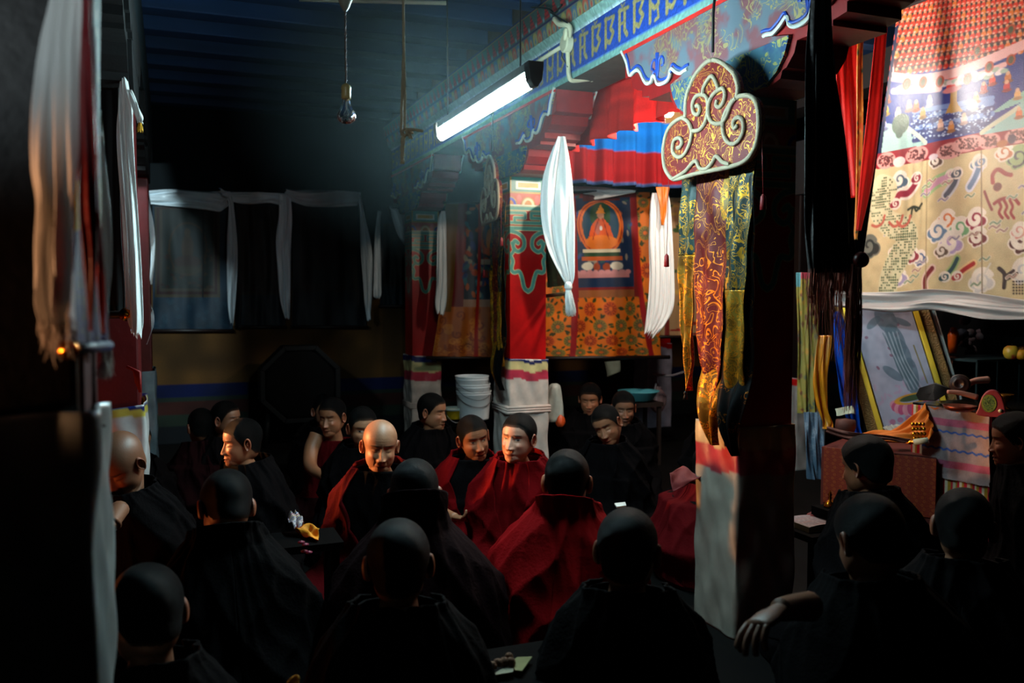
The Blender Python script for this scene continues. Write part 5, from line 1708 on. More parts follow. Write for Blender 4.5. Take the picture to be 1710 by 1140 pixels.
# label marks on the top bucket front
# plastic bag, papers, basin, hanging gourd bag on the far right
def bag(name, label, cat, c0, w_, h, d, mat, seed, flat=0.5, extra=None):
    rr = np.random.RandomState(seed)
    g = G(); nu, nv = 28, 22
    ph = rr.rand(4) * 6.28
    V = []
    for j in range(nv):
        v = j / (nv - 1)
        r = (sin(pi * min(1, 0.08 + v * 0.92)) ** flat) * (1 - 0.25 * v)
        if v > 0.85:
            r = max(r, 0.28)
        for i in range(nu):
            a = 2 * pi * i / nu
            k = 1 + 0.10 * sin(3 * a + ph[0] + 4 * v) + 0.06 * sin(7 * a + ph[1] - 6 * v)
            V.append((c0[0] + w_ / 2 * r * k * cos(a), c0[1] + d / 2 * r * k * sin(a), c0[2] + h * v))
    Fc = [(j * nu + i, j * nu + (i + 1) % nu, (j + 1) * nu + (i + 1) % nu, (j + 1) * nu + i) for j in range(nv - 1) for i in range(nu)]
    Fc.append(tuple(range(nu))[::-1]); Fc.append(tuple(range((nv - 1) * nu, nv * nu)))
    g.add(V, Fc)
    o = g.done(name, mat, smooth=True)
    return tag(o, label, cat)


plast = M('white_plastic_film', (0.80, 0.82, 0.78), 0.3, bump=(25, 0.8), var=0.2, tr=0.25)
c0 = P(926, 703, 6.9)
bag('plastic_bag', 'crumpled whitish plastic bag right of the white wrapped pillar', 'bag', c0, 0.16, 0.30, 0.14, plast, 3, 0.18)
c0 = P(936, 712, 6.7)
bag('plastic_bag', 'small orange packet under the whitish plastic bag', 'bag', c0, 0.08, 0.09, 0.07, M('orange_plastic', (0.80, 0.30, 0.12), 0.4), 4)
o = cloth('paper_sheet', [((1010, 604, 8.9), (1036, 602, 8.9)), ((1014, 629, 8.9), (1036, 620, 8.9))], M('white_paper', (0.66, 0.70, 0.62), 0.8), (1, 0.005), 8, 8)
tag(o, 'small pale paper pinned on the far wall below the orange scroll', 'paper')
bcn = P(1066, 655, 7.7)
g = G(); g.lathe(bcn, [(0, -0.075), (0.09, -0.075), (0.13, -0.06), (0.165, 0.0), (0.185, 0.012), (0.185, 0.018), (0.165, 0.01), (0.125, -0.05), (0.09, -0.065), (0, -0.065)], 40)
tag(g.done('basin', M('cyan_enamel', (0.35, 0.66, 0.70), 0.3, var=0.05), smooth=True), 'pale cyan basin on a dark stand at the back', 'basin')
q = bcn
stt = thing('stand', (q.x, q.y, 0), 'dark wooden stand under the pale cyan basin', 'stand')
g = G()
g.box(q.x - 0.17, q.x + 0.17, q.y - 0.15, q.y + 0.15, q.z - 0.115, q.z - 0.08)
g.done('top', M('bench_wood', (0.1, 0.1, 0.1)), stt)
for sx in (-1, 1):
    for sy in (-1, 1):
        g = G(); g.box(q.x + sx * 0.14 - 0.015, q.x + sx * 0.14 + 0.015, q.y + sy * 0.12 - 0.015, q.y + sy * 0.12 + 0.015, 0, q.z - 0.115)
        g.done('leg', M('bench_wood', (0.1, 0.1, 0.1)), stt)
c0 = P(1099, 688, 8.35)
o = bag('hanging_bag', 'gourd shaped pinkish plastic bag hung on a string at the back', 'bag', c0, 0.19, 0.25, 0.14, M('pink_film', (0.58, 0.46, 0.46), 0.35, tr=0.2, bump=(30, 0.6)), 6, 0.8)
g = G(); g.tube(cr([P(1090, 624, 8.3), P(1120, 627, 8.2), P(1150, 618, 8.1)], 6), 0.012, 8)
g.tube([P(1099, 640, 8.3), P(1099, 624, 8.3)], 0.006, 6); g.tube([P(1092, 655, 8.3), P(1096, 640, 8.3)], 0.009, 6)
tag(g.done('rolled_string', M('string_white', (0.55, 0.52, 0.54), 0.7), smooth=True), 'white string band from which the gourd shaped bag hangs', 'string')

# ================================================================ altar in the right bay
wood = M('altar_wood', (0.10, 0.06, 0.05), 0.4)
dark_gl = M('black_lacquer', (0.02, 0.02, 0.022), 0.25)
XA, YA = 4.0, 3.28
top_z = P(1654, 690, 4.6).z
# near table: corner at px 1654,690
cn = P(1654, 690, 4.6)
t = thing('altar_table', (cn.x + 0.3, cn.y + 0.25, 0), 'black lacquered altar table with a tray of offerings on top', 'table')
g = G(); g.box(cn.x, cn.x + 0.9, cn.y, cn.y + 0.52, top_z - 0.03, top_z); g.done('table_top', dark_gl, t, bevel=0.004)
g = G(); g.box(cn.x + 0.02, cn.x + 0.88, cn.y + 0.02, cn.y + 0.50, 0.05, top_z - 0.03); g.done('cabinet', wood, t)
# striped apron (many colours) hanging on the left side of the table
c = Canvas(90, 80, 1.0, (0.5, 0.1, 0.1))
cols = [(0.70, 0.06, 0.16), (0.80, 0.12, 0.22), (0.60, 0.45, 0.08), (0.12, 0.35, 0.25), (0.08, 0.20, 0.45), (0.75, 0.70, 0.60), (0.45, 0.05, 0.08), (0.08, 0.10, 0.12)]
for k in range(34):
    c.rect(k / 34, (k + 1) / 34, 0, 1, cols[(k * 5 + k // 3) % 8])
xx = cn.x - 0.012
o = sheet('striped_apron', c, lambda U, V: (xx - 0.004 * np.sin(30 * U), cn.y + 0.51 - 0.53 * U, 0.18 + (top_z - 0.19) * V), VM('cotton_stripe', 0.8), solid=0.003)
tag(o, 'rainbow striped cloth on the side of the altar table, under the pink banded towel', 'cloth')
c = Canvas(120, 130, 0.92, (0.52, 0.46, 0.46))
wv = lambda y, a=0.01: None
c.rect(-1, 2, 0.70, 0.80, (0.58, 0.28, 0.38)); c.rect(-1, 2, 0.18, 0.27, (0.58, 0.28, 0.38))
for yb in (0.63, 0.40):
    c.line([(k * 0.03, yb + 0.012 * sin(k * 1.7) - 0.02 * k * 0.03) for k in range(34)], 0.022, (0.12, 0.28, 0.58))
for k in (0.18, 0.50, 0.80):
    c.poly([(k - 0.09, 1.0), (k + 0.09, 1.0), (k, 0.92)], (0.72, 0.35, 0.12)); c.ell(k, 0.99, 0.03, 0.015, (0.45, 0.55, 0.65))
c.mottle(12, 0.08)
o = cloth('towel', [((1539, 676, ('X', cn.x - 0.03)), (1653, 690, ('X', cn.x - 0.03))), ((1540, 730, ('X', cn.x - 0.03)), (1653, 745, ('X', cn.x - 0.03))), ((1540, 792, ('X', cn.x - 0.03)), (1652, 812, ('X', cn.x - 0.03)))], VM('towel_paint', 0.7, 0.3, tr=0.05), (2, 0.006), 120, 130, canvas=c, ragged=0.002)
tag(o, 'pale towel with pink and wavy blue bands hanging from the altar table', 'towel')


def onto(px, py, zt=None):
    """point on the table top seen at this picture spot"""
    return PZ(px, py, top_z if zt is None else zt)


# tray
q = onto(1590, 682); tz = top_z
g = G(); g.lathe((cn.x + 0.16, cn.y + 0.30, tz), [(0, 0.0), (0.12, 0.0), (0.14, 0.008), (0.14, 0.012), (0.118, 0.005), (0, 0.005)], 40)
tag(g.done('tray', M('steel', (0.42, 0.36, 0.28), 0.25, 1.0), smooth=True), 'round metal tray flat on the altar table', 'tray')
bp = P(1603, 676, 4.65)
bp = Vector((bp.x, bp.y, tz + 0.006))
g = G(); g.lathe(bp, [(0, 0), (0.05, 0.0), (0.075, 0.012), (0.085, 0.03), (0.08, 0.03), (0.068, 0.015), (0, 0.006)], 36)
tag(g.done('copper_bowl', M('copper', (0.45, 0.22, 0.16), 0.35, 0.8), smooth=True), 'shallow copper bowl holding pale slabs on the altar table', 'bowl')
slab = M('pale_slab', (0.68, 0.48, 0.42), 0.6)
def slabf(name, p0, p1, r0, r1, label):
    g = G(); a = P(*p0); b = P(*p1)
    e = cr([a, (a * 0.6 + b * 0.4) + Vector((0, 0, 0.006)), b], 5)
    g.tube([Vector(v) for v in e], [r0 + (r1 - r0) * k / (len(e) - 1) for k in range(len(e))], 7)
    tag(g.done(name, slab, smooth=True, bevel=0), label, 'offering')
slabf('butter_slab', (1582, 654, 4.62), (1632, 663, 4.6), 0.010, 0.016, 'long pale slab across the copper bowl, lower of the two')
slabf('butter_slab', (1618, 640, 4.68), (1650, 634, 4.7), 0.016, 0.020, 'short pinkish slab behind the long pale one')
g = G(); c0 = P(1603, 641, 4.66); axx = (P(1596, 641, 4.5) - c0).normalized()
g.lathe(c0, [(0.012, -0.03), (0.045, -0.028), (0.052, -0.01), (0.052, 0.02), (0.044, 0.03), (0.034, 0.022), (0.030, 0.03), (0.020, 0.03), (0.012, 0.02), (0.0, 0.02)], 30, axis=(-0.8, -0.5, 0.1))
tag(g.done('conch_roll', M('dark_shell', (0.16, 0.09, 0.08), 0.35, var=0.5), smooth=True), 'dark coiled roll resting beside the pale slabs', 'offering')
# dark feather fan
g = G()
a = P(1535, 658, 4.85); b = P(1590, 650, 4.68)
for k in range(18):
    f0 = (k - 8.5) / 9
    e = a + Vector((0.0, 0.0, f0 * 0.035)) + (a - b) * (0.1 * (1 - abs(f0)))
    g.tube([b, b * 0.5 + e * 0.5 + Vector((0, 0, f0 * 0.03)), e], [0.004, 0.006, 0.002], 5)
g.tube([b, P(1605, 648, 4.64)], 0.005, 6)
tag(g.done('feather_fan', M('black_feather', (0.02, 0.02, 0.022), 0.6), smooth=True), 'black feather fan sticking out left over the tray', 'fan')
# clock
t = thing('desk_clock', P(1658, 690, 4.5), 'rose plastic desk clock with a green oval face on the altar table', 'clock')
c0 = P(1656, 664, 4.47); c0.z = tz + 0.068
fr = Vector((-0.80, -0.60, 0)).normalized(); sdv = Vector((0, 0, 1)).cross(fr); sdv = -sdv if sdv.x < 0 else sdv
upc = Vector((0, 0, 1))
oval = [(-0.062, -0.066), (0.062, -0.066), (0.062, -0.03), (0.045, 0.035), (0.018, 0.066), (-0.018, 0.064), (-0.045, 0.03), (-0.060, -0.03)]
g = G(); g.prism([c0 + sdv * a_ + upc * b_ for a_, b_ in cr(oval, 3, True)], -fr * 0.05)
case_ = g.done('case', M('rose_plastic', (0.45, 0.18, 0.22), 0.35), t, bevel=0.005)
c = Canvas(60, 60, 1.0, (0.30, 0.42, 0.24))
c.ring(0.5, 0.5, 0.46, 0.46, 0.06, (0.45, 0.50, 0.16))
for k in range(50):
    c.ell(0.1 + c.rng.rand() * 0.8, 0.1 + c.rng.rand() * 0.8, 0.04, 0.03, [(0.15, 0.28, 0.2), (0.45, 0.5, 0.3), (0.1, 0.2, 0.15)][k % 3])
c.line([(0.5, 0.5), (0.62, 0.7)], 0.04, (0.05, 0.08, 0.06)); c.line([(0.5, 0.5), (0.4, 0.65)], 0.04, (0.05, 0.08, 0.06))
sheet('dial', c, lambda U, V: tuple(c0[i] + fr[i] * 0.003 + (sdv[i] * 0.034 * (np.sqrt(np.clip(1 - (2 * V - 1) ** 2, 0.0, 1)) * (2 * U - 1)) + (upc[i] * 0.046 * (2 * V - 1)) - sdv[i] * 0.012) for i in range(3)), VM('dial_paint', 0.3, 0.5), case_)
g = G(); g.lathe(c0 + sdv * 0.04 - upc * 0.035, [(0.0095, 0), (0.0095, 0.006), (0.005, 0.010), (0, 0.011)], 14, axis=fr); g.done('button', M('silver_plastic', (0.75, 0.8, 0.7), 0.2, 0.5), case_, smooth=True)
# brass cup and glass box and fruit
q = P(1678, 676, 4.75)
g = G(); g.lathe((q.x, q.y, tz), [(0, 0), (0.03, 0.0), (0.028, 0.008), (0.010, 0.018), (0.010, 0.04), (0.03, 0.052), (0.042, 0.07), (0.044, 0.085), (0.040, 0.085), (0.0, 0.06)], 28)
tag(g.done('offering_cup', brass, smooth=True), 'small brass offering cup behind the desk clock', 'cup')
bx0 = P(1632, 600, 5.3)
t = thing('glass_case', (bx0.x + 0.25, bx0.y, 0), 'dark glazed offering case behind the altar table with fruit on top', 'case')
zc = P(1632, 601, 5.3).z; zl = P(1632, 672, 5.3).z
g = G(); g.box(bx0.x, bx0.x + 0.75, bx0.y, bx0.y + 0.35, zc - 0.015, zc); g.box(bx0.x, bx0.x + 0.75, bx0.y, bx0.y + 0.35, 0, zl)
for kx in (0, 0.17, 0.36, 0.55, 0.735):
    g.box(bx0.x + kx, bx0.x + kx + 0.012, bx0.y - 0.002, bx0.y + 0.01, zl, zc - 0.01)
g.done('case_frame', M('case_dark', (0.10, 0.16, 0.17), 0.4), t)
g = G(); g.box(bx0.x + 0.012, bx0.x + 0.735, bx0.y + 0.003, bx0.y + 0.008, zl, zc - 0.015); g.done('glass_pane', M('dark_glass', (0.02, 0.035, 0.04), 0.1, spec=0.8), t)


def fruit(name, px, py, z, r, col, label):
    p = P(px, py, z)
    t = thing(name, (p.x, p.y, zc), label, 'fruit')
    rr = [(0, -0.90), (0.35, -0.95), (0.75, -0.7), (0.98, -0.2), (1.0, 0.15), (0.85, 0.6), (0.5, 0.86), (0.22, 0.86), (0.08, 0.76), (0, 0.72)]
    g = G(); g.lathe((p.x, p.y, zc + 0.92 * r), [(a * r, b * r) for a, b in rr], 24); g.done('skin', col, t, smooth=True)
    g = G(); g.tube([(p.x, p.y, zc + 0.92 * r + 0.7 * r), (p.x + 0.1 * r, p.y, zc + 0.92 * r + 1.15 * r)], 0.0015, 5); g.done('stem', wood, t)


def apple_mat():
    m, nt, b = newmat('apple_skin')
    tc = nt.nodes.new('ShaderNodeTexCoord'); n = nt.nodes.new('ShaderNodeTexNoise'); n.inputs['Scale'].default_value = 14
    r = nt.nodes.new('ShaderNodeValToRGB'); r.color_ramp.elements[0].position = 0.45; r.color_ramp.elements[1].position = 0.55
    r.color_ramp.elements[0].color = l4((0.75, 0.62, 0.20)); r.color_ramp.elements[1].color = l4((0.75, 0.26, 0.18))
    nt.links.new(tc.outputs['Object'], n.inputs['Vector']); nt.links.new(n.outputs['Fac'], r.inputs[0]); nt.links.new(r.outputs[0], b.inputs['Base Color'])
    b.inputs['Roughness'].default_value = 0.35
    return m
am = apple_mat()
fruit('apple', 1689, 585, 5.36, 0.047, am, 'red and yellow apple on the glass case, left of the others')
fruit('apple', 1712, 590, 5.42, 0.045, am, 'second apple on the glass case, cut by the frame edge')
fruit('orange', 1705, 608, 5.33, 0.034, M('orange_peel', (0.80, 0.55, 0.08), 0.5, bump=(200, 0.4)), 'small yellow orange fruit at the front edge of the glass case')

# stacked boxes behind the frame (dim brown)
bb0 = P(1590, 640, 5.9)
g = G(); zz0 = P(1590, 600, 5.9).z; g.box(bb0.x, bb0.x + 0.22, bb0.y, bb0.y + 0.2, 0, zz0); g.box(bb0.x - 0.005, bb0.x + 0.225, bb0.y - 0.005, bb0.y + 0.2, P(1590, 614, 5.9).z, P(1590, 612, 5.9).z)
tag(g.done('wooden_chest', M('chest_wood', (0.26, 0.15, 0.08), 0.6)), 'dim brown wooden chest between the picture frame and the glass case', 'chest')
# flower and silk offerings in the gloom behind
g = G()
rr = np.random.RandomState(12)
for k in range(34):
    p = P(1590 + rr.rand() * 125, 535 + rr.rand() * 50, 6.1 + rr.rand() * 0.2)
    g.lathe(p, [(0, -0.02), (0.03 + 0.02 * rr.rand(), -0.008), (0.035, 0.01), (0.015, 0.025), (0, 0.026)], 9, axis=(rr.randn(), -1, rr.randn()))
tag(g.done('cloth_flowers', M('gloomy_flowers', (0.30, 0.24, 0.26), 0.7, var=0.6), smooth=True), 'dim mass of grey cloth flowers in the shadow above the glass case', 'flowers', kind='stuff')
cab = P(1560, 560, 6.6)
g = G(); g.box(5.35, 5.75, cn.y - 0.3, 5.6, 0, 1.9); tag(g.done('altar_cabinet', M('cabinet_black', (0.02, 0.025, 0.03), 0.7, spec=0.05)), 'tall black altar cabinet behind the offerings', 'cabinet')
g = G(); q = P(1592, 552, 5.75); g.lathe((q.x, q.y, P(1592, 590, 5.75).z), [(0, 0), (0.022, 0.0), (0.03, 0.05), (0.034, 0.12), (0.018, 0.17), (0, 0.175)], 16)
tag(g.done('orange_ornament', M('orange_gilt', (0.80, 0.35, 0.05), 0.4), smooth=True), 'small orange ornament at the right edge of the gold picture frame', 'ornament')

# white swagged valance over the altar
o = cloth('white_swag', [((1385, 484, 5.4), (1388, 512, 5.4)), ((1440, 487, 5.35), (1440, 518, 5.35)), ((1500, 487, 5.2), (1500, 522, 5.2)), ((1555, 484, 5.05), (1553, 517, 5.05)), ((1600, 487, 4.9), (1600, 524, 4.9)), ((1650, 493, 4.75), (1645, 531, 4.75)), ((1710, 501, 4.6), (1706, 532, 4.6)), ((1780, 500, 4.4), (1780, 528, 4.4))], M('white_cotton', (0.80, 0.76, 0.74), 0.7, bump=(40, 0.2), var=0.06, tr=0.1), (1.4, 0.014), 26, 110, seed=95, taper=False)
tag(o, 'white cotton swag stretched along the top of the altar', 'swag')

# framed picture
A_, B_, C_, D_ = P(1404, 505, 5.75), P(1528, 500, 5.55), P(1592, 705, 5.35), P(1472, 737, 5.55)
t = thing('picture_frame', D_, 'leaning gold framed picture of a pale blue standing figure on a pink lotus', 'picture frame')


def quad(U, V, d=0.0):
    out = []
    n = (B_ - A_).cross(D_ - A_).normalized()
    if n.dot(ray(1500, 600)) > 0:
        n = -n
    for i in range(3):
        out.append(D_[i] * (1 - U) * (1 - V) + C_[i] * U * (1 - V) + A_[i] * (1 - U) * V + B_[i] * U * V + n[i] * d)
    return tuple(out)


def bar(p, q, r, w_=0.02, d=0.02, col=None):
    pass


c = Canvas(150, 240, 0.6, (0.56, 0.58, 0.66))
rr = np.random.RandomState(4)
for k in range(40):
    c.ell(rr.rand() * 0.6, rr.rand() * 0.35, 0.03, 0.012, (0.62, 0.52, 0.62), 0.6, rr.rand() * 3)
for k in range(14):
    c.ell(0.08 + rr.rand() * 0.45, 0.4 + rr.rand() * 0.6, 0.018, 0.012, (0.42, 0.25, 0.34), 0.7, rr.rand() * 3)
for (x, y, rx, ry, ro) in ((0.33, 0.86, 0.10, 0.12, 0.3), (0.36, 0.68, 0.09, 0.14, 0.1), (0.38, 0.52, 0.085, 0.17, -0.1), (0.41, 0.38, 0.07, 0.15, -0.2), (0.20, 0.84, 0.09, 0.03, 0.5), (0.47, 0.83, 0.09, 0.03, -0.4), (0.24, 0.42, 0.04, 0.10, 0.9), (0.33, 0.97, 0.04, 0.05, 0)):
    c.ell(x, y, rx, ry, (0.30, 0.38, 0.44), 0.75, ro)
for k in range(8):
    c.line(cr([(0.26 + 0.02 * k, 0.75), (0.30 + 0.015 * k, 0.5), (0.34 + 0.02 * k, 0.27)], 4), 0.008, (0.64, 0.68, 0.72) if k % 2 else (0.25, 0.34, 0.36), 0.7)
c.line([(0.52, 0.62), (0.54, 0.3)], 0.014, (0.45, 0.42, 0.30))
for k in range(13):
    a = pi * k / 12
    c.ell(0.36 + 0.19 * cos(a + pi), 0.18 - 0.06 * sin(a), 0.05, 0.035, (0.62, 0.28, 0.42) if k % 2 else (0.72, 0.48, 0.55), 1, a)
c.ell(0.36, 0.21, 0.15, 0.028, (0.20, 0.28, 0.18)); c.ring(0.36, 0.20, 0.16, 0.035, 0.012, (0.70, 0.50, 0.15))
for k in range(6):
    c.ell(0.1 + k * 0.08, 0.06, 0.03, 0.02, (0.60, 0.32, 0.46), 0.7)
c.mottle(20, 0.05)
pin = 0.09
sheet('picture', c, lambda U, V: quad(pin + (1 - 2 * pin) * U, 0.055 + 0.93 * V, 0.002), VM('picture_paint', 0.25, 0.5, bump=(10, 0.02)), t)
fy = M('yellow_gilt', (0.82, 0.70, 0.18), 0.35, 0.3, var=0.15)
fb = M('dull_gilt', (0.42, 0.32, 0.16), 0.4, 0.5, var=0.4, bump=(120, 0.8))
def rail(u0, v0, u1, v1, u2, v2, u3, v3, d0, d1, mat, nm):
    g = G()
    lo_ = [Vector(quad(a_, b_, d0)) for a_, b_ in ((u0, v0), (u1, v1), (u2, v2), (u3, v3))]
    hi = [Vector(quad(a_, b_, d1)) for a_, b_ in ((u0, v0), (u1, v1), (u2, v2), (u3, v3))]
    g.add(lo_ + hi, [(0, 1, 2, 3), (4, 5, 6, 7), (0, 1, 5, 4), (1, 2, 6, 5), (2, 3, 7, 6), (3, 0, 4, 7)])
    g.done(nm, mat, t, bevel=0.003)
e = 0.075; f_ = 0.035
rail(0, 0, 1, 0, 1 - e, 0.05, e, 0.05, -0.01, 0.02, fy, 'frame_rail')
rail(0, 1, 1, 1, 1 - e, 0.96, e, 0.96, -0.01, 0.02, fy, 'frame_rail')
rail(0, 0, e, 0.05, e, 0.96, 0, 1, -0.01, 0.02, fy, 'frame_rail')
rail(1, 0, 1 - e, 0.05, 1 - e, 0.96, 1, 1, -0.01, 0.02, fy, 'frame_rail')
rail(-0.16, -0.02, 0, 0, 0, 1, -0.10, 1, -0.05, 0.0, fb, 'outer_moulding')
rail(1.0, 0.0, 1.14, 0.03, 1.14, 1, 1.0, 1, -0.05, 0.0, fb, 'outer_moulding')
rail(1.15, 0.03, 1.20, 0.05, 1.22, 1, 1.16, 1, -0.07, -0.03, M('pale_strip', (0.62, 0.62, 0.60), 0.5), 'pale_edge')
g = G(); q0 = Vector(quad(0, 0, -0.06)); q1 = Vector(quad(1, 0, -0.06))
# cloth covered altar step that carries the frame
sz = P(1480, 742, 5.3).z
L0 = P(1372, 745, 5.25)
c = Canvas(130, 90, 1.7, (0.46, 0.12, 0.05))
for j in range(16):
    for i in range(28):
        x = i * 0.062; y = j * 0.065
        c.ell(x + (j % 2) * 0.031, y, 0.022, 0.024, (0.62, 0.30, 0.09) if (i + j) % 2 else (0.55, 0.17, 0.07))
        c.ell(x + (j % 2) * 0.031, y, 0.008, 0.009, (0.30, 0.06, 0.04))
L1 = P(1560, 742, 4.85)
o = thing('altar_step', (L0.x, L0.y, 0), 'altar step covered in rust red patterned brocade below the gold frame', 'altar')
def fstep(U, V):
    x = L0.x + (L1.x - L0.x) * U; y = L0.y + (L1.y - L0.y) * U
    return x, y - 0.02 + 0.006 * np.sin(22 * U) * (1 - V), 0.25 + (sz - 0.25) * V
sheet('brocade_front', c, fstep, VM('brocade_paint', 0.5), o, 0.003)
g = G()
nrm = Vector((-(L1.y - L0.y), (L1.x - L0.x), 0)).normalized()
g.prism([Vector((L0.x, L0.y, 0.05)), Vector((L1.x, L1.y, 0.05)), Vector((L1.x, L1.y, 0.05)) + nrm * 0.45, Vector((L0.x, L0.y, 0.05)) + nrm * 0.45], (0, 0, sz - 0.055))
g.done('step_block', M('step_cloth', (0.35, 0.10, 0.06), 0.8), o)

# silks left of the frame
o = cloth('silk_scarf', R3((520, 1390, 1402, 5.6), (560, 1392, 1418, 5.6), (620, 1398, 1425, 5.6), (680, 1408, 1432, 5.6), (730, 1428, 1440, 5.6)), M('blue_silk', (0.04, 0.30, 0.75), 0.35, var=0.3, tr=0.1), (2, 0.02), 26, 60, seed=101)
tag(o, 'vivid blue silk scarf left of the gold picture frame', 'scarf')
o = cloth('silk_scarf', R3((560, 1368, 1388, 5.3), (600, 1362, 1384, 5.3), (640, 1358, 1382, 5.3), (680, 1364, 1384, 5.3), (705, 1372, 1392, 5.3), (716, 1374, 1388, 5.3)), M('golden_silk', (0.88, 0.55, 0.10), 0.3, var=0.3, tr=0.15, spec=0.6), (1.6, 0.016), 24, 60, seed=102)
tag(o, 'golden yellow silk scarf hanging left of the blue one', 'scarf')
c = Canvas(60, 160, 0.3, (0.52, 0.50, 0.22))
for k in range(120):
    c.ell(c.rng.rand() * 0.3, c.rng.rand(), 0.018, 0.014, [(0.60, 0.56, 0.26), (0.36, 0.20, 0.16), (0.30, 0.36, 0.30), (0.66, 0.50, 0.20)][k % 4], 0.9, c.rng.rand() * 3)
c.rect(0, 1, 0.93, 1, (0.60, 0.20, 0.28)); c.rect(0, 0.06, 0.85, 1, (0.30, 0.55, 0.60))
o = cloth('brocade_hanging', R3((455, 1330, 1362, 5.9), (520, 1330, 1364, 5.9), (620, 1332, 1366, 5.9), (690, 1334, 1366, 5.9)), VM('brocade_paint', 0.5), (2, 0.012), 40, 120, canvas=c, seed=103)
tag(o, 'dull yellow brocade hanging at the edge of the black pillar side', 'hanging')
c = Canvas(50, 90, 0.35, (0.30, 0.38, 0.46))
for k in range(30):
    c.spiral(c.rng.rand() * 0.35, c.rng.rand(), 0.05, 1.1, 0.012, (0.42, 0.48, 0.54), c.rng.rand() * 6)
o = cloth('table_cloth', R3((688, 1342, 1374, 5.35), (740, 1344, 1376, 5.3), (800, 1350, 1378, 5.3)), VM('damask_paint', 0.5), (2, 0.012), 40, 70, canvas=c, seed=104)
tag(o, 'grey blue damask cloth hanging below the golden scarf', 'cloth')
orc = M('orange_cotton', (0.82, 0.42, 0.05), 0.7, var=0.2, tr=0.05)
o = cloth('orange_robe_cloth', [((1426, 730, 5.1), (1420, 742, 5.0)), ((1460, 722, 5.1), (1455, 742, 4.95)), ((1500, 716, 5.05), (1500, 735, 4.9)), ((1528, 690, 5.0), (1545, 738, 4.85)), ((1545, 672, 4.95), (1560, 720, 4.85))], orc, (2.5, 0.015), 26, 60, seed=105, taper=False)
tag(o, 'bright orange cloth heaped below the gold frame', 'cloth')
o = cloth('brown_cloth', [((1382, 712, 5.1), (1380, 722, 5.1)), ((1420, 722, 5.02), (1425, 735, 5.0)), ((1470, 725, 4.9), (1480, 735, 4.88)), ((1520, 733, 4.82), (1522, 742, 4.8))], M('brown_cotton', (0.30, 0.13, 0.09), 0.7), (1.5, 0.01), 14, 50, seed=106, taper=False)
tag(o, 'brown sash lying in front of the orange cloth', 'sash')
g = G()
for j in range(4):
    for i in range(4):
        p = P(1524 + i * 6 + j * 1.0, 708 + j * 8, 4.72)
        g.lathe(p, [(0, -0.011), (0.008, -0.008), (0.011, 0), (0.008, 0.008), (0, 0.011)], 10)
tag(g.done('prayer_beads', M('gold_bead', (0.85, 0.60, 0.15), 0.25, 1.0), smooth=True), 'cluster of gold and black beads beside the striped towel', 'beads', kind='stuff')
g = G(); a = P(1526, 738, 4.7); b = P(1550, 735, 4.66); g.tube([a, b], 0.016, 12)
t_ = g.done('paper_roll', M('white_paper', (0.7, 0.7, 0.7)), smooth=True); tag(t_, 'small white roll with a gold tip beside the beads', 'roll')
g = G(); g.lathe(a, [(0.012, 0), (0.008, 0.01), (0.012, 0.018), (0.006, 0.03), (0.0, 0.045)], 12, axis=(a - b).normalized()); g.done('gold_tip', gold, t_, smooth=True)
o = cloth('white_card', [((1395, 682, 5.2), (1424, 677, 5.2)), ((1397, 694, 5.15), (1428, 690, 5.15))], M('white_paper', (0.7, 0.7, 0.7)), (1, 0.003), 8, 8)
tag(o, 'small white card left of the gold frame foot', 'card')
g = G(); p = P(1412, 712, 5.15); g.lathe(p, [(0, -0.05), (0.045, -0.045), (0.06, 0.0), (0.055, 0.04), (0.0, 0.05)], 20); tag(g.done('brown_bundle', M('brown_cotton', (0.3, 0.1, 0.1)), smooth=True), 'brown cloth bundle under the white card', 'bundle')
o = cloth('crumpled_paper', [((1475, 712, 5.2), (1500, 708, 5.2)), ((1478, 724, 5.1), (1520, 720, 5.1))], M('silver_paper', (0.66, 0.66, 0.62), 0.3), (3, 0.01), 14, 14)
tag(o, 'crumpled pale paper at the foot of the gold frame', 'paper')

# ================================================================ small things among the monks
mtab = M('low_table_wood', (0.022, 0.014, 0.014), 0.9, spec=0.05)


def low_table(px, py, z, w_, d, h, label, rz=0.0):
    p = P(px, py, z)
    t = thing('low_table', (p.x, p.y, 0), label, 'table', None, rz)
    g = G(); g.box(-w_ / 2, w_ / 2, -d / 2, d / 2, h - 0.03, h); link('top', g.v, g.f, mtab, t, None, False, local=True)
    for sx in (-1, 1):
        for sy in (-1, 1):
            g = G(); g.box(sx * (w_ / 2 - 0.03) - 0.015, sx * (w_ / 2 - 0.03) + 0.015, sy * (d / 2 - 0.03) - 0.015, sy * (d / 2 - 0.03) + 0.015, 0, h - 0.03)
            link('leg', g.v, g.f, mtab, t, None, False, local=True)
    return t


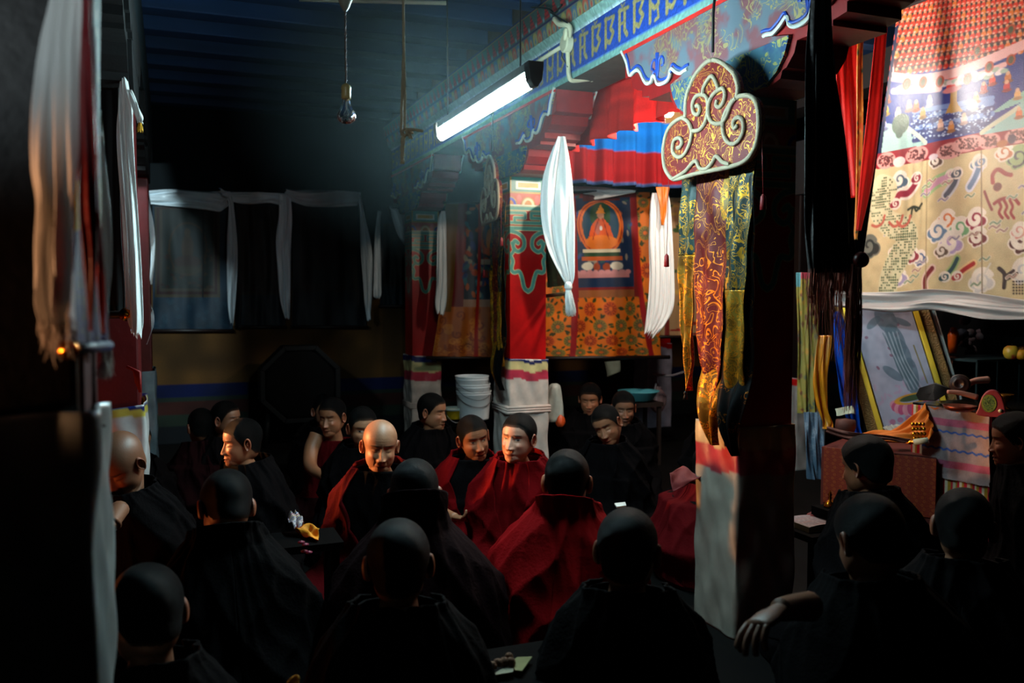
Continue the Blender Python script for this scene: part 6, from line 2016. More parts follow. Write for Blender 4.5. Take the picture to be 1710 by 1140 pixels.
pz = P(512, 885, 3.55)
tb1 = low_table(512, 893, 3.55, 0.26, 0.24, pz.z - 0.03, 'low dark table under the orange text cover')
oc = M('marigold_cotton', (0.85, 0.52, 0.04), 0.75, tr=0.05)
o = cloth('orange_cover', [((492, 881, 3.56), (500, 884, 3.62)), ((500, 889, 3.54), (517, 877, 3.62)), ((515, 896, 3.5), (522, 880, 3.60)), ((531, 902, 3.48), (533, 880, 3.58))], oc, (1.2, 0.01), 16, 24, seed=110, taper=False)
tag(o, 'orange cloth cover beside the patterned bundle on the low table', 'cloth')
c = Canvas(30, 50, 0.6, (0.62, 0.60, 0.62))
for k in range(12):
    c.rect(0, 1, k / 12, k / 12 + 0.03, [(0.55, 0.15, 0.22), (0.12, 0.18, 0.40), (0.66, 0.5, 0.2)][k % 3])
o = cloth('patterned_bundle', [((481, 858, 3.66), (494, 855, 3.7)), ((484, 870, 3.6), (503, 866, 3.66)), ((491, 883, 3.55), (507, 876, 3.6))], VM('brocade_paint', 0.5), (1.5, 0.012), 30, 50, canvas=c, seed=111, taper=False)
tag(o, 'small striped and flowered bundle left of the orange cover', 'bundle')
g = G()
for (x, y) in ((503, 905), (510, 909), (508, 920), (516, 922)):
    g.lathe(P(x, y, 3.35), [(0, -0.006), (0.012, -0.003), (0.014, 0.002), (0, 0.007)], 10)
tag(g.done('sweets', M('pink_wrap', (0.50, 0.16, 0.26), 0.4), smooth=True), 'few pink wrapped sweets below the orange cover', 'sweets', kind='stuff')

# front right papers and biscuits
zt3 = P(850, 1105, 2.35).z
tb2 = low_table(850, 1118, 2.35, 0.34, 0.26, zt3 - 0.012, 'low dark table with biscuits and papers at the bottom of the picture')
def card(pts, label, m, nm='paper_sheet'):
    g = G(); g.prism([PZ(a_, b_, zt3) for a_, b_ in pts], (0, 0, 0.004)); return tag(g.done(nm, m), label, 'paper')
card([(853, 1107), (864, 1099), (889, 1098), (872, 1122), (860, 1121)], 'pale green grey paper lying right of the biscuits', M('sage_paper', (0.52, 0.50, 0.30), 0.8))
card([(824, 1127), (846, 1114), (858, 1118), (856, 1124), (826, 1129)], 'narrow whitish paper lying in front of the biscuits', M('cream_paper', (0.55, 0.53, 0.42), 0.7))
bm = M('biscuit', (0.42, 0.26, 0.14), 0.8, bump=(80, 0.8), var=0.4)
for k, (x, y, r, lb_) in enumerate(((822, 1112, 0.014, 'leftmost nugget of the small biscuit heap'), (832, 1107, 0.016, 'second biscuit nugget from the left in the heap'), (842, 1105, 0.015, 'biscuit nugget in the middle of the heap'), (850, 1097, 0.013, 'topmost biscuit nugget of the heap'), (853, 1105, 0.014, 'rightmost biscuit nugget touching the pale paper'))):
    p = PZ(x, y, zt3 + 0.012)
    g = G(); g.lathe(p, [(0, -0.009), (r * 0.8, -0.007), (r, 0.0), (r * 0.7, 0.009), (r * 0.3, 0.012), (0, 0.010)], 10, axis=(0.3 * sin(k * 2), 0.3 * cos(k), 1))
    tag(g.done('biscuit', bm, smooth=True), lb_, 'biscuit', 'biscuits on the low table')
o = cloth('orange_cover', [((478, 1142, 2.1), (470, 1160, 2.1)), ((488, 1130, 2.1), (492, 1160, 2.1)), ((500, 1126, 2.1), (498, 1150, 2.1))], oc, (1, 0.006), 12, 16, seed=112, taper=False)
tag(o, 'corner of an orange cloth at the bottom left edge of the picture', 'cloth')
g = G(); g.prism([P(1026, 842, 3.6), P(1044, 840, 3.7), P(1046, 846, 3.65), P(1030, 848, 3.55)], (0, 0, 0.006)); tag(g.done('paper_sheet', M('bright_paper', (0.85, 0.85, 0.82), 0.7)), 'white page beside the red shouldered monk', 'paper')
# book and bell at the right
ztb = P(1360, 868, 4.15).z
tb3 = low_table(1362, 885, 4.15, 0.30, 0.30, ztb - 0.03, 'low dark table with a book beside the black pillar side')
p = P(1358, 872, 4.15)
t = thing('prayer_book', (p.x, p.y, ztb - 0.03), 'worn open prayer book on the low table beside the black pillar side', 'book')
c = Canvas(60, 40, 1.5, (0.62, 0.55, 0.55))
for k in range(9):
    for i in range(24):
        if c.rng.rand() < 0.7:
            c.ell(0.06 + i * 0.058, 0.1 + k * 0.1, 0.018, 0.02, (0.25, 0.22, 0.28) if k % 3 else (0.5, 0.2, 0.2))
g = G(); g.box(p.x - 0.10, p.x + 0.07, p.y - 0.09, p.y + 0.09, ztb - 0.03, ztb - 0.004); g.done('pages', M('cream_paper', (0.6, 0.5, 0.5)), t)
sheet('page_print', c, lambda U, V: (p.x - 0.098 + 0.166 * U, p.y - 0.088 + 0.176 * V, ztb - 0.003 + 0.006 * np.sin(pi * U)), VM('page_paint', 0.5), t)
q = P(1386, 836, 4.2)
g = G(); g.lathe((q.x, q.y, q.z), [(0, -0.03), (0.028, -0.03), (0.030, -0.024), (0.020, -0.006), (0.012, 0.002), (0.006, 0.006), (0.010, 0.014), (0.006, 0.022), (0.010, 0.030), (0.004, 0.045), (0, 0.055)], 24)
tag(g.done('hand_bell', gold, smooth=True), 'small gilt hand bell on red cloth beside the prayer book', 'bell')
g = G(); g.box(q.x - 0.06, q.x + 0.06, q.y - 0.06, q.y + 0.06, q.z - 0.075, q.z - 0.031)
tag(g.done('wooden_block', mtab), 'small dark block under the gilt hand bell', 'block')
o = cloth('red_cloth', [((1345, 862, 4.3), (1350, 868, 4.2)), ((1362, 850, 4.3), (1370, 862, 4.2)), ((1378, 846, 4.3), (1384, 856, 4.2))], M('red_cotton', (0.45, 0.04, 0.04), 0.7), (2, 0.01), 10, 20, seed=113, taper=False)
tag(o, 'crumpled red cloth behind the prayer book', 'cloth')
# ================================================================ people
def head_radius(dx, dy, dz):
    """distance from the centre between the ears to the skull surface; face looks along -y"""
    def ell(c_, r_):
        a = (dx / r_[0]) ** 2 + (dy / r_[1]) ** 2 + (dz / r_[2]) ** 2
        b = -2 * (dx * c_[0] / r_[0] ** 2 + dy * c_[1] / r_[1] ** 2 + dz * c_[2] / r_[2] ** 2)
        cc = (c_[0] / r_[0]) ** 2 + (c_[1] / r_[1]) ** 2 + (c_[2] / r_[2]) ** 2 - 1
        disc = b * b - 4 * a * cc
        t = np.where(disc > 0, (-b + np.sqrt(np.maximum(disc, 0))) / (2 * a), 0.0)
        return np.maximum(t, 0.02)
    R = [ell((0, 0.012, 0.030), (0.079, 0.098, 0.088)), ell((0, -0.022, -0.042), (0.066, 0.066, 0.074)), ell((0, -0.050, -0.088), (0.036, 0.036, 0.028)), ell((0, 0.03, -0.03), (0.062, 0.062, 0.07))]
    k = 55.0
    acc = sum(np.exp(k * 2.2 * r) for r in R)
    return np.log(acc / 1.9) / (k * 2.2)


def G2(x, z, cx, cz, sx, sz):
    return np.exp(-((x - cx) / sx) ** 2 - ((z - cz) / sz) ** 2)


SKIN = [np.array((0.66, 0.46, 0.34)), np.array((0.56, 0.36, 0.25)), np.array((0.74, 0.54, 0.45)), np.array((0.50, 0.33, 0.24))]


def build_head(seed, age=0.5, eyes='open', full=1.0, skin=0):
    """returns ring vertices (n, m, 3), colours, hair mask; rings run crown -> under the jaw"""
    rr = np.random.RandomState(seed)
    m = 144
    az0 = np.linspace(-pi, pi, m, endpoint=False)
    az = az0 - 0.45 * np.sin(az0)            # more columns over the face (az = 0 looks forward)
    n = 92
    t = np.linspace(0, 1, n)
    pol = t * radians(152)
    A, Pp = np.meshgrid(az, pol)
    dx = np.sin(Pp) * np.sin(A); dy = -np.sin(Pp) * np.cos(A); dz = np.cos(Pp)
    r = head_radius(dx, dy, dz)
    X, Y, Z = dx * r, dy * r, dz * r
    X = X * (0.97 + 0.05 * full)
    fr = np.clip((-Y - 0.02) / 0.05, 0, 1)
    ax_ = np.abs(X)
    f = np.zeros_like(X)
    nl = np.clip((0.012 - Z) / 0.052, 0, 1)
    nose = 0.0205 * nl ** 0.9 * np.exp(-(X / (0.0075 + 0.005 * nl)) ** 2) * (1 / (1 + np.exp(-(Z + 0.046) / 0.0018)))
    f += nose
    f += 0.010 * G2(ax_, Z, 0.0135, -0.0405, 0.006, 0.0065)
    f += -0.004 * G2(ax_, Z, 0.006, -0.048, 0.004, 0.003)
    f += -0.0075 * G2(ax_, Z, 0.030, 0.004, 0.017, 0.011)
    f += -0.004 * G2(ax_, Z, 0.012, 0.008, 0.006, 0.012)
    f += 0.0060 * G2(ax_, Z, 0.031, 0.001, 0.0125, 0.0075)
    f += 0.0028 * G2(ax_, Z, 0.028, 0.0205, 0.022, 0.006)
    f += 0.007 * full * G2(ax_, Z, 0.042, -0.026, 0.016, 0.014)
    f += -0.005 * (1.2 - full) * G2(ax_, Z, 0.046, -0.062, 0.014, 0.02)
    f += 0.008 * G2(X, Z, 0, -0.069, 0.026, 0.016)
    f += 0.0040 * G2(X, Z, 0, -0.0648, 0.017, 0.0032) + 0.0050 * G2(X, Z, 0, -0.0755, 0.0155, 0.0038)
    f += -0.0050 * G2(X, Z, 0, -0.0700, 0.021, 0.0014)
    f += -0.0035 * G2(X, Z, 0, -0.0845, 0.018, 0.004)
    f += 0.006 * G2(X, Z, 0, -0.101, 0.017, 0.010)
    f += -0.0028 * age * (G2(ax_, Z, 0.024, -0.052, 0.0035, 0.008) + G2(ax_, Z, 0.028, -0.062, 0.0035, 0.008))
    f += -0.0012 * age * np.exp(-((Z - 0.040 - 0.03 * X) / 0.0015) ** 2) * np.exp(-(X / 0.028) ** 2)
    f += -0.0012 * age * np.exp(-((Z - 0.050) / 0.0015) ** 2) * np.exp(-(X / 0.030) ** 2)
    f += -0.0015 * age * G2(ax_, Z, 0.006, 0.020, 0.0015, 0.008)
    f += -0.0015 * G2(ax_, Z, 0.030, -0.0105, 0.014, 0.0022)
    # lid line
    lidz = 0.0025 - 0.0035 * ((ax_ - 0.031) / 0.014) ** 2
    f += -0.0022 * np.exp(-((Z - lidz - 0.0060) / 0.0016) ** 2) * np.exp(-((ax_ - 0.031) / 0.014) ** 4)
    Y = Y - f * fr
    base = SKIN[skin]
    C = np.ones(X.shape + (3,)) * base
    def mixc(mask, col):
        nonlocal C
        mk = (mask * fr)[..., None]
        C = C * (1 - mk) + np.array(col) * mk
    mixc(0.35 * np.clip(G2(ax_, Z, 0.045, -0.03, 0.02, 0.018) + G2(X, Z, 0, -0.038, 0.014, 0.012), 0, 1), base * np.array((1.05, 0.78, 0.74)))
    mixc(np.clip(1.3 * (G2(X, Z, 0, -0.0655, 0.019, 0.0042) + G2(X, Z, 0, -0.0755, 0.017, 0.0048)), 0, 1) * 0.75, base * np.array((0.92, 0.60, 0.58)))
    mixc(np.clip(1.2 * G2(X, Z, 0, -0.0702, 0.021, 0.0013), 0, 1) * 0.85, (0.16, 0.05, 0.05))
    brow = np.exp(-((Z - 0.0215 + 0.10 * np.maximum(ax_ - 0.034, 0) - 0.0 * ax_) / 0.0030) ** 2) * (1 / (1 + np.exp(-(ax_ - 0.013) / 0.002))) * (1 / (1 + np.exp((ax_ - 0.047) / 0.002)))
    mixc(brow * 0.75, (0.07, 0.05, 0.05))
    em = np.exp(-((ax_ - 0.031) / 0.0128) ** 4)
    if eyes == 'open':
        hh = 0.0042 * np.sqrt(np.clip(1 - ((ax_ - 0.031) / 0.0135) ** 2, 0, 1))
        mw = (1 / (1 + np.exp((np.abs(Z - 0.0003) - hh) / 0.0005))) * em
        mixc(mw * 0.85, (0.62, 0.56, 0.52))
        gx = rr.choice([-0.003, 0.0, 0.002])
        iris = 1 / (1 + np.exp((np.sqrt((np.sign(X) * ax_ - np.sign(X) * 0.031 - gx) ** 2 + (Z - 0.001) ** 2) - 0.0052) / 0.0004))
        mixc(iris * mw, (0.04, 0.025, 0.02))
        up = np.exp(-((Z - 0.0003 - hh) / 0.0012) ** 2) * em
        mixc(up * 0.85, (0.08, 0.04, 0.04))
    else:
        low = np.exp(-((Z + 0.0035 - 0.0030 * (1 - ((ax_ - 0.031) / 0.0135) ** 2) * -1) / 0.0011) ** 2) * em
        mixc(low * 0.9, (0.08, 0.04, 0.035))
        up = np.exp(-((Z - 0.0065 + 0.15 * np.abs(ax_ - 0.031)) / 0.0012) ** 2) * em
        mixc(up * 0.35, (0.25, 0.12, 0.09))
    mixc(np.clip(G2(ax_, Z, 0.006, -0.0475, 0.0035, 0.002), 0, 1) * 0.8, (0.12, 0.05, 0.04))
    # hairline: higher over the forehead, dips in front of the ear, low at the nape
    aa = np.abs(A)
    line = np.interp(aa, [0, 0.45, 0.75, 1.05, 1.30, 1.5, 1.8, 2.3, pi], [0.062, 0.060, 0.049, 0.020, -0.008, -0.012, -0.020, -0.055, -0.068])
    hair = Z - line
    # five o'clock tint of shaved scalp
    sc = np.clip(hair / 0.008, 0, 1)[..., None]
    return np.stack([X, Y, Z], -1), C, hair, sc, (A, Pp)


def ear_mesh(side):
    """ear at (±.076, .012, -.005): thin dished flap"""
    V = []; n, m = 10, 22
    for i in range(n):
        r = i / (n - 1)
        for k in range(m):
            a = 2 * pi * k / m
            ry = 0.0165 * (1 - 0.22 * (sin(a) < 0) * abs(sin(a)))
            y = ry * r * cos(a); z = 0.032 * r * sin(a)
            o = 0.004 + 0.006 * (r > 0.72) * sin((r - 0.72) / 0.28 * pi) - 0.004 * (1 - r) + 0.0025 * sin(3 * r * pi)
            V.append((o, y, z))
    for i in range(n - 1, -1, -1):
        r = i / (n - 1)
        for k in range(m):
            a = 2 * pi * k / m
            V.append((-0.003, 0.0165 * r * cos(a), 0.032 * r * sin(a)))
    Fc = [(j * m + k, j * m + (k + 1) % m, (j + 1) * m + (k + 1) % m, (j + 1) * m + k) for j in range(2 * n - 1) for k in range(m)]
    out = []
    for (x, y, z) in V:
        ang = 0.42
        # hinge at the front edge, flares outward to the back
        yy = y + 0.012
        X = x * cos(ang) + yy * sin(ang); Y = -x * sin(ang) + yy * cos(ang)
        out.append((side * (0.069 + X), Y - 0.004, z - 0.006))
    return np.array(out), Fc


def tube_arr(pts, rad, seg=14):
    g = G(); g.tube(pts, rad, seg)
    return np.array(g.v), g.f


def hand_arr(wr, dirv, palmn, side=1, curl=0.7, s=1.0):
    """palm with four fingers and a thumb. wr: wrist, dirv: towards the fingers, palmn: palm normal"""
    g = G()
    d = Vector(dirv).normalized(); nn = Vector(palmn).normalized(); x = d.cross(nn).normalized() * side
    nn = x.cross(d).normalized() * side
    wr = Vector(wr)
    # palm
    pr = [(0.0, 0.026, 0.018), (0.02, 0.030, 0.017), (0.05, 0.040, 0.016), (0.08, 0.041, 0.014), (0.092, 0.036, 0.010)]
    V = []; seg = 14
    for h, a, b in pr:
        for k in range(seg):
            an = 2 * pi * k / seg
            V.append(wr + d * h * s + x * a * cos(an) * s + nn * b * sin(an) * s)
    Fc = [(i * seg + k, i * seg + (k + 1) % seg, (i + 1) * seg + (k + 1) % seg, (i + 1) * seg + k) for i in range(4) for k in range(seg)]
    Fc.append(tuple(range(4 * seg, 5 * seg)))
    g.add(V, Fc)
    for i, (off, L_) in enumerate(((-0.030, 0.072), (-0.010, 0.082), (0.010, 0.076), (0.029, 0.060))):
        p = wr + d * 0.085 * s + x * off * s
        pts = [p]; a = 0.25 + 0.1 * i
        for seg_l in (0.45, 0.30, 0.25):
            a += curl * (0.75 + 0.12 * i)
            dd = d * cos(a - curl * 0.6) + nn * sin(a - curl * 0.6)
            p = p + dd * L_ * seg_l * s
            pts.append(p)
        g.tube([Vector(q) for q in cr(pts, 3)], [0.0090 * s] * 4 + [0.0084 * s] * 3 + [0.0078 * s] * 2 + [0.005 * s], 8)
    p = wr + d * 0.025 * s - x * 0.024 * s
    pts = [p, p + (d * 0.5 - x * 0.8 + nn * 0.3) * 0.032 * s, p + (d * 0.9 - x * 0.75 + nn * 0.6) * 0.055 * s, p + (d * 1.3 - x * 0.6 + nn * 0.9) * 0.066 * s]
    g.tube([Vector(q) for q in cr(pts, 3)], [0.013 * s, 0.012 * s, 0.0115 * s, 0.011 * s, 0.0105 * s, 0.010 * s, 0.0095 * s, 0.009 * s, 0.0075 * s, 0.005 * s], 8)
    return np.array([tuple(q) for q in g.v]), g.f


RB = {}


def robe_mat(nm, col, rough=0.85):
    return M(nm, col, rough, bump=(90, 0.3), var=0.18, spec=0.04)


R_MAROON = robe_mat('maroon_wool', (0.27, 0.02, 0.035))
R_RED = robe_mat('red_wool', (0.36, 0.012, 0.028))
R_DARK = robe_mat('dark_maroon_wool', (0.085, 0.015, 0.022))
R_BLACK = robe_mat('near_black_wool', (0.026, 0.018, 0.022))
R_LIT_RED = robe_mat('lit_red_wool', (0.52, 0.02, 0.04))  # red wool brightened to show light falling on the centre shawl
R_SKIRT = robe_mat('skirt_wool', (0.28, 0.02, 0.03))


def skinmat():
    m = VM('skin', 0.48, 0.45, bump=(160, 0.12))
    b = m.node_tree.nodes['Principled BSDF']
    b.inputs['Subsurface Weight'].default_value = 0.08
    b.inputs['Subsurface Radius'].default_value = (0.02, 0.008, 0.004)
    b.inputs['Subsurface Scale'].default_value = 0.3
    return m


SM = skinmat()
HAIR = VM('cropped_hair', 0.42, 0.07, bump=(900, 1.0))


def monk(label, px, top, z, face=0.0, tilt=0.0, roll=0.0, body=None, lean=0.12, hair='short', skin=0, age=0.5, eyes='open', full=1.0, robe=R_DARK, skirt=None, hood=0.0, seed=1, width=1.0, collar=0.0, arms=(), shawl=True, knee=1.0, htop=None, hs=1.05, shift=(0, 0), bare=False, vg=0.80, vest=None, group=None):
    """seated monk. px/top: picture spot of the crown, z: depth. face: 0 looks at the camera, + turns to the picture right.
    body: same for the trunk. tilt + looks down. lean: trunk bend forward."""
    if body is None:
        body = face
    rr = np.random.RandomState(seed)
    crown = P(px, top, z)
    to_cam = atan2(-crown.x, crown.y)              # rotation about z that turns local -y to the camera
    v = Vector((0 - crown.x, 0 - crown.y))
    camang = atan2(v.y, v.x) + pi / 2              # local -y rotated by camang points at the camera
    bz = camang + radians(body)
    hz_ = crown.z
    hrz = radians(face - body)
    Rh = Matrix.Rotation(hrz, 3, 'Z') @ Matrix.Rotation(radians(tilt), 3, 'X') @ Matrix.Rotation(radians(roll), 3, 'Y')
    # crown offset from ear centre
    co = Rh @ Vector((0, 0.01, 0.118)) * hs
    ez = hz_ - max(co.z, 0.06)                               # ear centre height
    sl = sin(lean)
    hy = -sl * ez * 0.75 - 0.02
    ear = Vector((0, hy, ez))
    cl = ear + co
    Rb = Matrix.Rotation(bz, 3, 'Z')
    loc = Vector((crown.x, crown.y, 0)) - Rb @ Vector((cl.x, cl.y, 0))
    t = thing('person', (loc.x, loc.y, 0), label, 'person', group, bz)
    # ---- body
    Hd, C, hairm, sc, (A, Pp) = build_head(seed, age, eyes, full, skin)
    n, m = Hd.shape[:2]
    R3m = np.array(Rh)
    W = (Hd.reshape(-1, 3) * hs) @ R3m.T + np.array(ear)
    W = W.reshape(n, m, 3)
    base = SKIN[skin]
    if hair in ('bald', 'short'):
        dark = np.array((0.05, 0.045, 0.045)) if hair == 'short' else base * np.array((0.86, 0.84, 0.82))
        C = C * (1 - sc * 0.75) + dark * sc * 0.75
    # neck and trunk rings
    az = A[0]
    ringU = W[-1]
    extra = []
    sh_z = ez - 0.225
    spine = [(ez - 0.135, 0.055, 0.058, hy + 0.030), (ez - 0.165, 0.056, 0.058, hy + 0.038), (ez - 0.19, 0.075, 0.066, hy + 0.045), (sh_z, 0.13, 0.080, hy + 0.055), (sh_z - 0.03, 0.165, 0.088, hy + 0.06), (sh_z - 0.09, 0.17, 0.10, hy * 0.8 + 0.05), (sh_z - 0.2, 0.155, 0.105, hy * 0.55 + 0.03), (0.22, 0.145, 0.11, hy * 0.2), (0.12, 0.17, 0.13, 0.0), (0.04, 0.17, 0.13, 0.0)]
    for k, (zz, rx, ry, cy) in enumerate(spine):
        ring = np.stack([rx * np.sin(az), cy - ry * np.cos(az), np.full(m, zz)], -1)
        extra.append(ring)
    first = ringU * 0.5 + extra[0] * 0.5
    first2 = ringU * 0.82 + extra[0] * 0.18
    rings = np.concatenate([W, first2[None], first[None]] + [e[None] for e in extra], 0)
    nn_ = rings.shape[0]
    cols = np.concatenate([C, np.ones((nn_ - n, m, 3)) * base * 0.97], 0)
    Vb = rings.reshape(-1, 3); Cb = cols.reshape(-1, 3)
    Fb = []
    for i in range(nn_ - 1):
        a = i * m + np.arange(m); b = i * m + (np.arange(m) + 1) % m
        Fb += list(zip(a.tolist(), (a + m).tolist(), (b + m).tolist(), b.tolist()))
    Fb.append(tuple(range((nn_ - 1) * m, nn_ * m)))
    parts_v = [Vb]; parts_f = [Fb]; parts_c = [Cb]
    off = len(Vb)

    def addp(v_, f_, c_):
        nonlocal off
        parts_v.append(np.asarray(v_)); parts_f.append([tuple(int(i) + off for i in f) for f in f_]); parts_c.append(np.ones((len(v_), 3)) * c_)
        off += len(v_)
    for sd_ in (-1, 1):
        ev, ef = ear_mesh(sd_)
        ev = (ev * hs) @ R3m.T + np.array(ear)
        addp(ev, ef, base * np.array((1.0, 0.86, 0.82)))
    inv = Rb.inverted()

    def loc_of(p):
        q = P(*p)
        return inv @ (q - loc)
    for arm in arms:
        pts = [loc_of(a_[:3]) for a_ in arm['pts']]
        rad = [a_[3] for a_ in arm['pts']]
        e = cr([tuple(p) for p in pts], 6)
        ra = np.interp(np.linspace(0, 1, len(e)), np.linspace(0, 1, len(rad)), rad)
        tv, tf = tube_arr([Vector(q) for q in e], list(ra))
        addp(tv, tf, base)
        if 'hand' in arm:
            w_ = Vector(e[-1]); d = w_ - Vector(e[-4])
            if 'to' in arm:
                d = loc_of(arm['to']) - w_
            hv, hf = hand_arr(w_, d, arm['hand'], arm.get('side', 1), arm.get('curl', 0.6), 0.95)
            addp(hv, hf, base)
    body_o = link('body', np.concatenate(parts_v), sum(parts_f, []), SM, t, np.concatenate(parts_c), True, local=True)
    # ---- hair cap
    if hair in ('short', 'full'):
        th = 0.0022 if hair == 'short' else 0.009
        nrm = W - np.array(ear)
        nrm /= np.linalg.norm(nrm, axis=2, keepdims=True)
        lo = -0.004
        mask = hairm > lo
        tt = th * np.clip((hairm - lo) / 0.012, 0.15, 1)[..., None] * hs
        jit = (rr.rand(n, m, 1) - 0.5) * 0.0008
        cap = W + nrm * (tt + jit + 0.0004)
        fl = []
        for i in range(n - 1):
            for k in range(m):
                k2 = (k + 1) % m
                if mask[i, k] and mask[i + 1, k] and mask[i, k2] and mask[i + 1, k2]:
                    fl.append((i * m + k, (i + 1) * m + k, (i + 1) * m + k2, i * m + k2))
        edge = np.clip(hairm / 0.012, 0, 1)[..., None]
        hc = np.array((0.016, 0.017, 0.019)) * edge + (base * 0.45) * (1 - edge)
        sel = sorted({i for f in fl for i in f}); mp = {a: b for b, a in enumerate(sel)}
        link('hair', cap.reshape(-1, 3)[sel], [tuple(mp[i] for i in f) for f in fl], HAIR, t, hc.reshape(-1, 3)[sel], True, local=True)
    # ---- clothes
    na = 150
    az = np.linspace(-pi, pi, na)
    Wd = width
    k1 = knee

    def rings_robe(zs, top_extra=0.0):
        # (height as share of shoulder height, rx, ry, centre y)
        low = np.array([
            (0.00, 0.33 * k1, 0.30 * k1, -0.13), (0.09, 0.345 * k1, 0.31 * k1, -0.13), (0.16, 0.325 * k1, 0.29 * k1, -0.11), (0.22, 0.275, 0.235, -0.06),
            (0.30, 0.245, 0.20, -0.03), (0.42, 0.238, 0.178, -0.01)])
        d_ = [(0.34, 0.236, 0.168), (0.27, 0.226, 0.156), (0.21, 0.205, 0.142), (0.165, 0.176, 0.128), (0.13, 0.146, 0.118), (0.10, 0.120, 0.110), (0.06, 0.102, 0.108), (0.0, 0.098, 0.114), (-0.08, 0.090, 0.108)]
        zk = [r_[0] for r_ in low] + [max(ez - q_[0], 0.43 + 0.001 * i_) for i_, q_ in enumerate(d_)]
        f1 = [r_[1] for r_ in low] + [q_[1] for q_ in d_]
        f2 = [r_[2] for r_ in low] + [q_[2] for q_ in d_]
        f3 = [r_[3] for r_ in low] + [0.0] * len(d_)
        q = zs / (ez - 0.165)
        upw = np.clip((zs - (ez - 0.30)) / 0.2, 0, 1)       # shoulders keep their size near the neck
        Ww = Wd * (1 - upw) + (1 + (Wd - 1) * 0.3) * upw
        cyb = np.where(q > 0.25, hy * np.clip(q, 0, 1.1) * 0.98 + 0.045 - 0.020 * np.clip((zs - (ez - 0.15)) / 0.1, 0, 1), 0)
        lowc = np.interp(q, [0.27, 0.5], [1, 0])
        return np.interp(zs, zk, f1) * Ww, np.interp(zs, zk, f2) * Ww, np.interp(zs, zk, f3) * lowc + cyb * np.interp(q, [0.2, 0.6], [0.3, 1])

    ph = rr.rand(12) * 6.28

    def folds(AZ, Z_, amp):
        a = AZ
        z_ = Z_
        w1 = np.sin(3 * a + 7 * z_ + ph[0] + 1.5 * np.sin(2 * a + 4 * z_ + ph[1]))
        w2 = np.sin(6 * a - 11 * z_ + ph[2] + 1.2 * np.sin(3 * a + ph[3] + 6 * z_))
        w3 = np.sin(11 * a + 16 * z_ + ph[4] + 1.4 * np.sin(4 * a - 9 * z_ + ph[5]))
        rid = lambda w_: 1 - np.abs(w_) ** 0.75 * 2
        w4 = np.sin(2 * a + 9 * z_ + ph[7] + 0.8 * np.sin(a + ph[8]))
        return amp * (0.55 * rid(w1) + 0.36 * rid(w2) + 0.15 * rid(w3) + 0.45 * rid(w4))

    def surface(name, zlo, zhi, nz, mat, gap=None, extra=0.0, amp=0.012, collar_back=0.0, thick=0.006, hoodv=0.0, hem=0.0, asym=0.0):
        v = np.linspace(0, 1, nz)
        AZ, V_ = np.meshgrid(az, v)
        if gap is not None:
            g0 = gap(V_)
            AZ = np.where(AZ < 0, -pi + (AZ + pi) * (pi - g0[0]) / pi, pi - (pi - AZ) * (pi - g0[1]) / pi)
        bk = 0.5 - 0.5 * np.cos(AZ)       # 0 front, 1 back
        zt_ = zhi + collar_back * bk
        zb_ = zlo + hem * np.sin(2 * AZ + ph[6]) * 0.5 + asym * np.sin(AZ)
        ZZ = zb_ + (zt_ - zb_) * V_
        rx, ry, cy = rings_robe(ZZ)
        pw = 2.3
        ca, sa_ = np.cos(AZ), np.sin(AZ)
        rad = 1 / ((np.abs(sa_) / (rx + extra)) ** pw + (np.abs(ca) / (ry + extra)) ** pw) ** (1 / pw)
        lowm = np.interp(ZZ / ez, [0.0, 0.3, 0.55, 0.9, 1.0], [0.5, 1.2, 1.4, 0.7, 0.35])
        rad = rad + folds(AZ, ZZ, amp) * lowm
        # knees push out at the front corners
        kn = np.exp(-((np.abs(AZ) - 0.95) / 0.45) ** 2) * np.interp(ZZ / ez, [0, 0.2, 0.32], [1, 0.8, 0]) * 0.05 * k1
        rad = rad + kn
        # wrapped arm bulges at the sides
        rad = rad + 0.012 * np.exp(-((np.abs(AZ) - 1.35) / 0.4) ** 2) * np.interp(ZZ / ez, [0.3, 0.5, 0.75], [0, 1, 0])
        X = rad * sa_
        Y = cy - rad * ca
        gf = grid(na, nz)
        if gap is not None:
            gf = gf[gf[:, 0] % na != na // 2 - 1]
        return link(name, np.stack([X, Y, np.maximum(ZZ, 0.012)], -1).reshape(-1, 3), gf, mat, t, None, True, thick, True)

    skirt = skirt or robe
    nk = ez - 0.165
    surface('skirt', 0.0, nk * 0.42, 40, skirt, None, 0.0, 0.016)
    surface('vest', nk * 0.30, ez - (0.108 if not bare else 0.15), 44, vest or (R_BLACK if not bare else robe), None, -0.016 if not bare else -0.045, 0.006 if vest is None else 0.014)
    if shawl:
        if hood > 0:
            surface('shawl', nk * 0.14, ez - 0.05, 100, robe, lambda V: (0.05 + 0.75 * V ** 2, 0.05 + 0.75 * V ** 2), 0.008, 0.017, hood, hem=0.05)
        else:
            surface('shawl', nk * 0.12, ez - 0.105, 92, robe, lambda V: (0.03 + vg * np.clip((V - 0.22) / 0.60, 0, 1) ** 1.1, 0.02 + 0.8 * vg * np.clip((V - 0.28) / 0.60, 0, 1) ** 1.1), 0.006, 0.018, 0.035 + collar, hem=0.06, asym=0.05)
    return t


MONKS = []
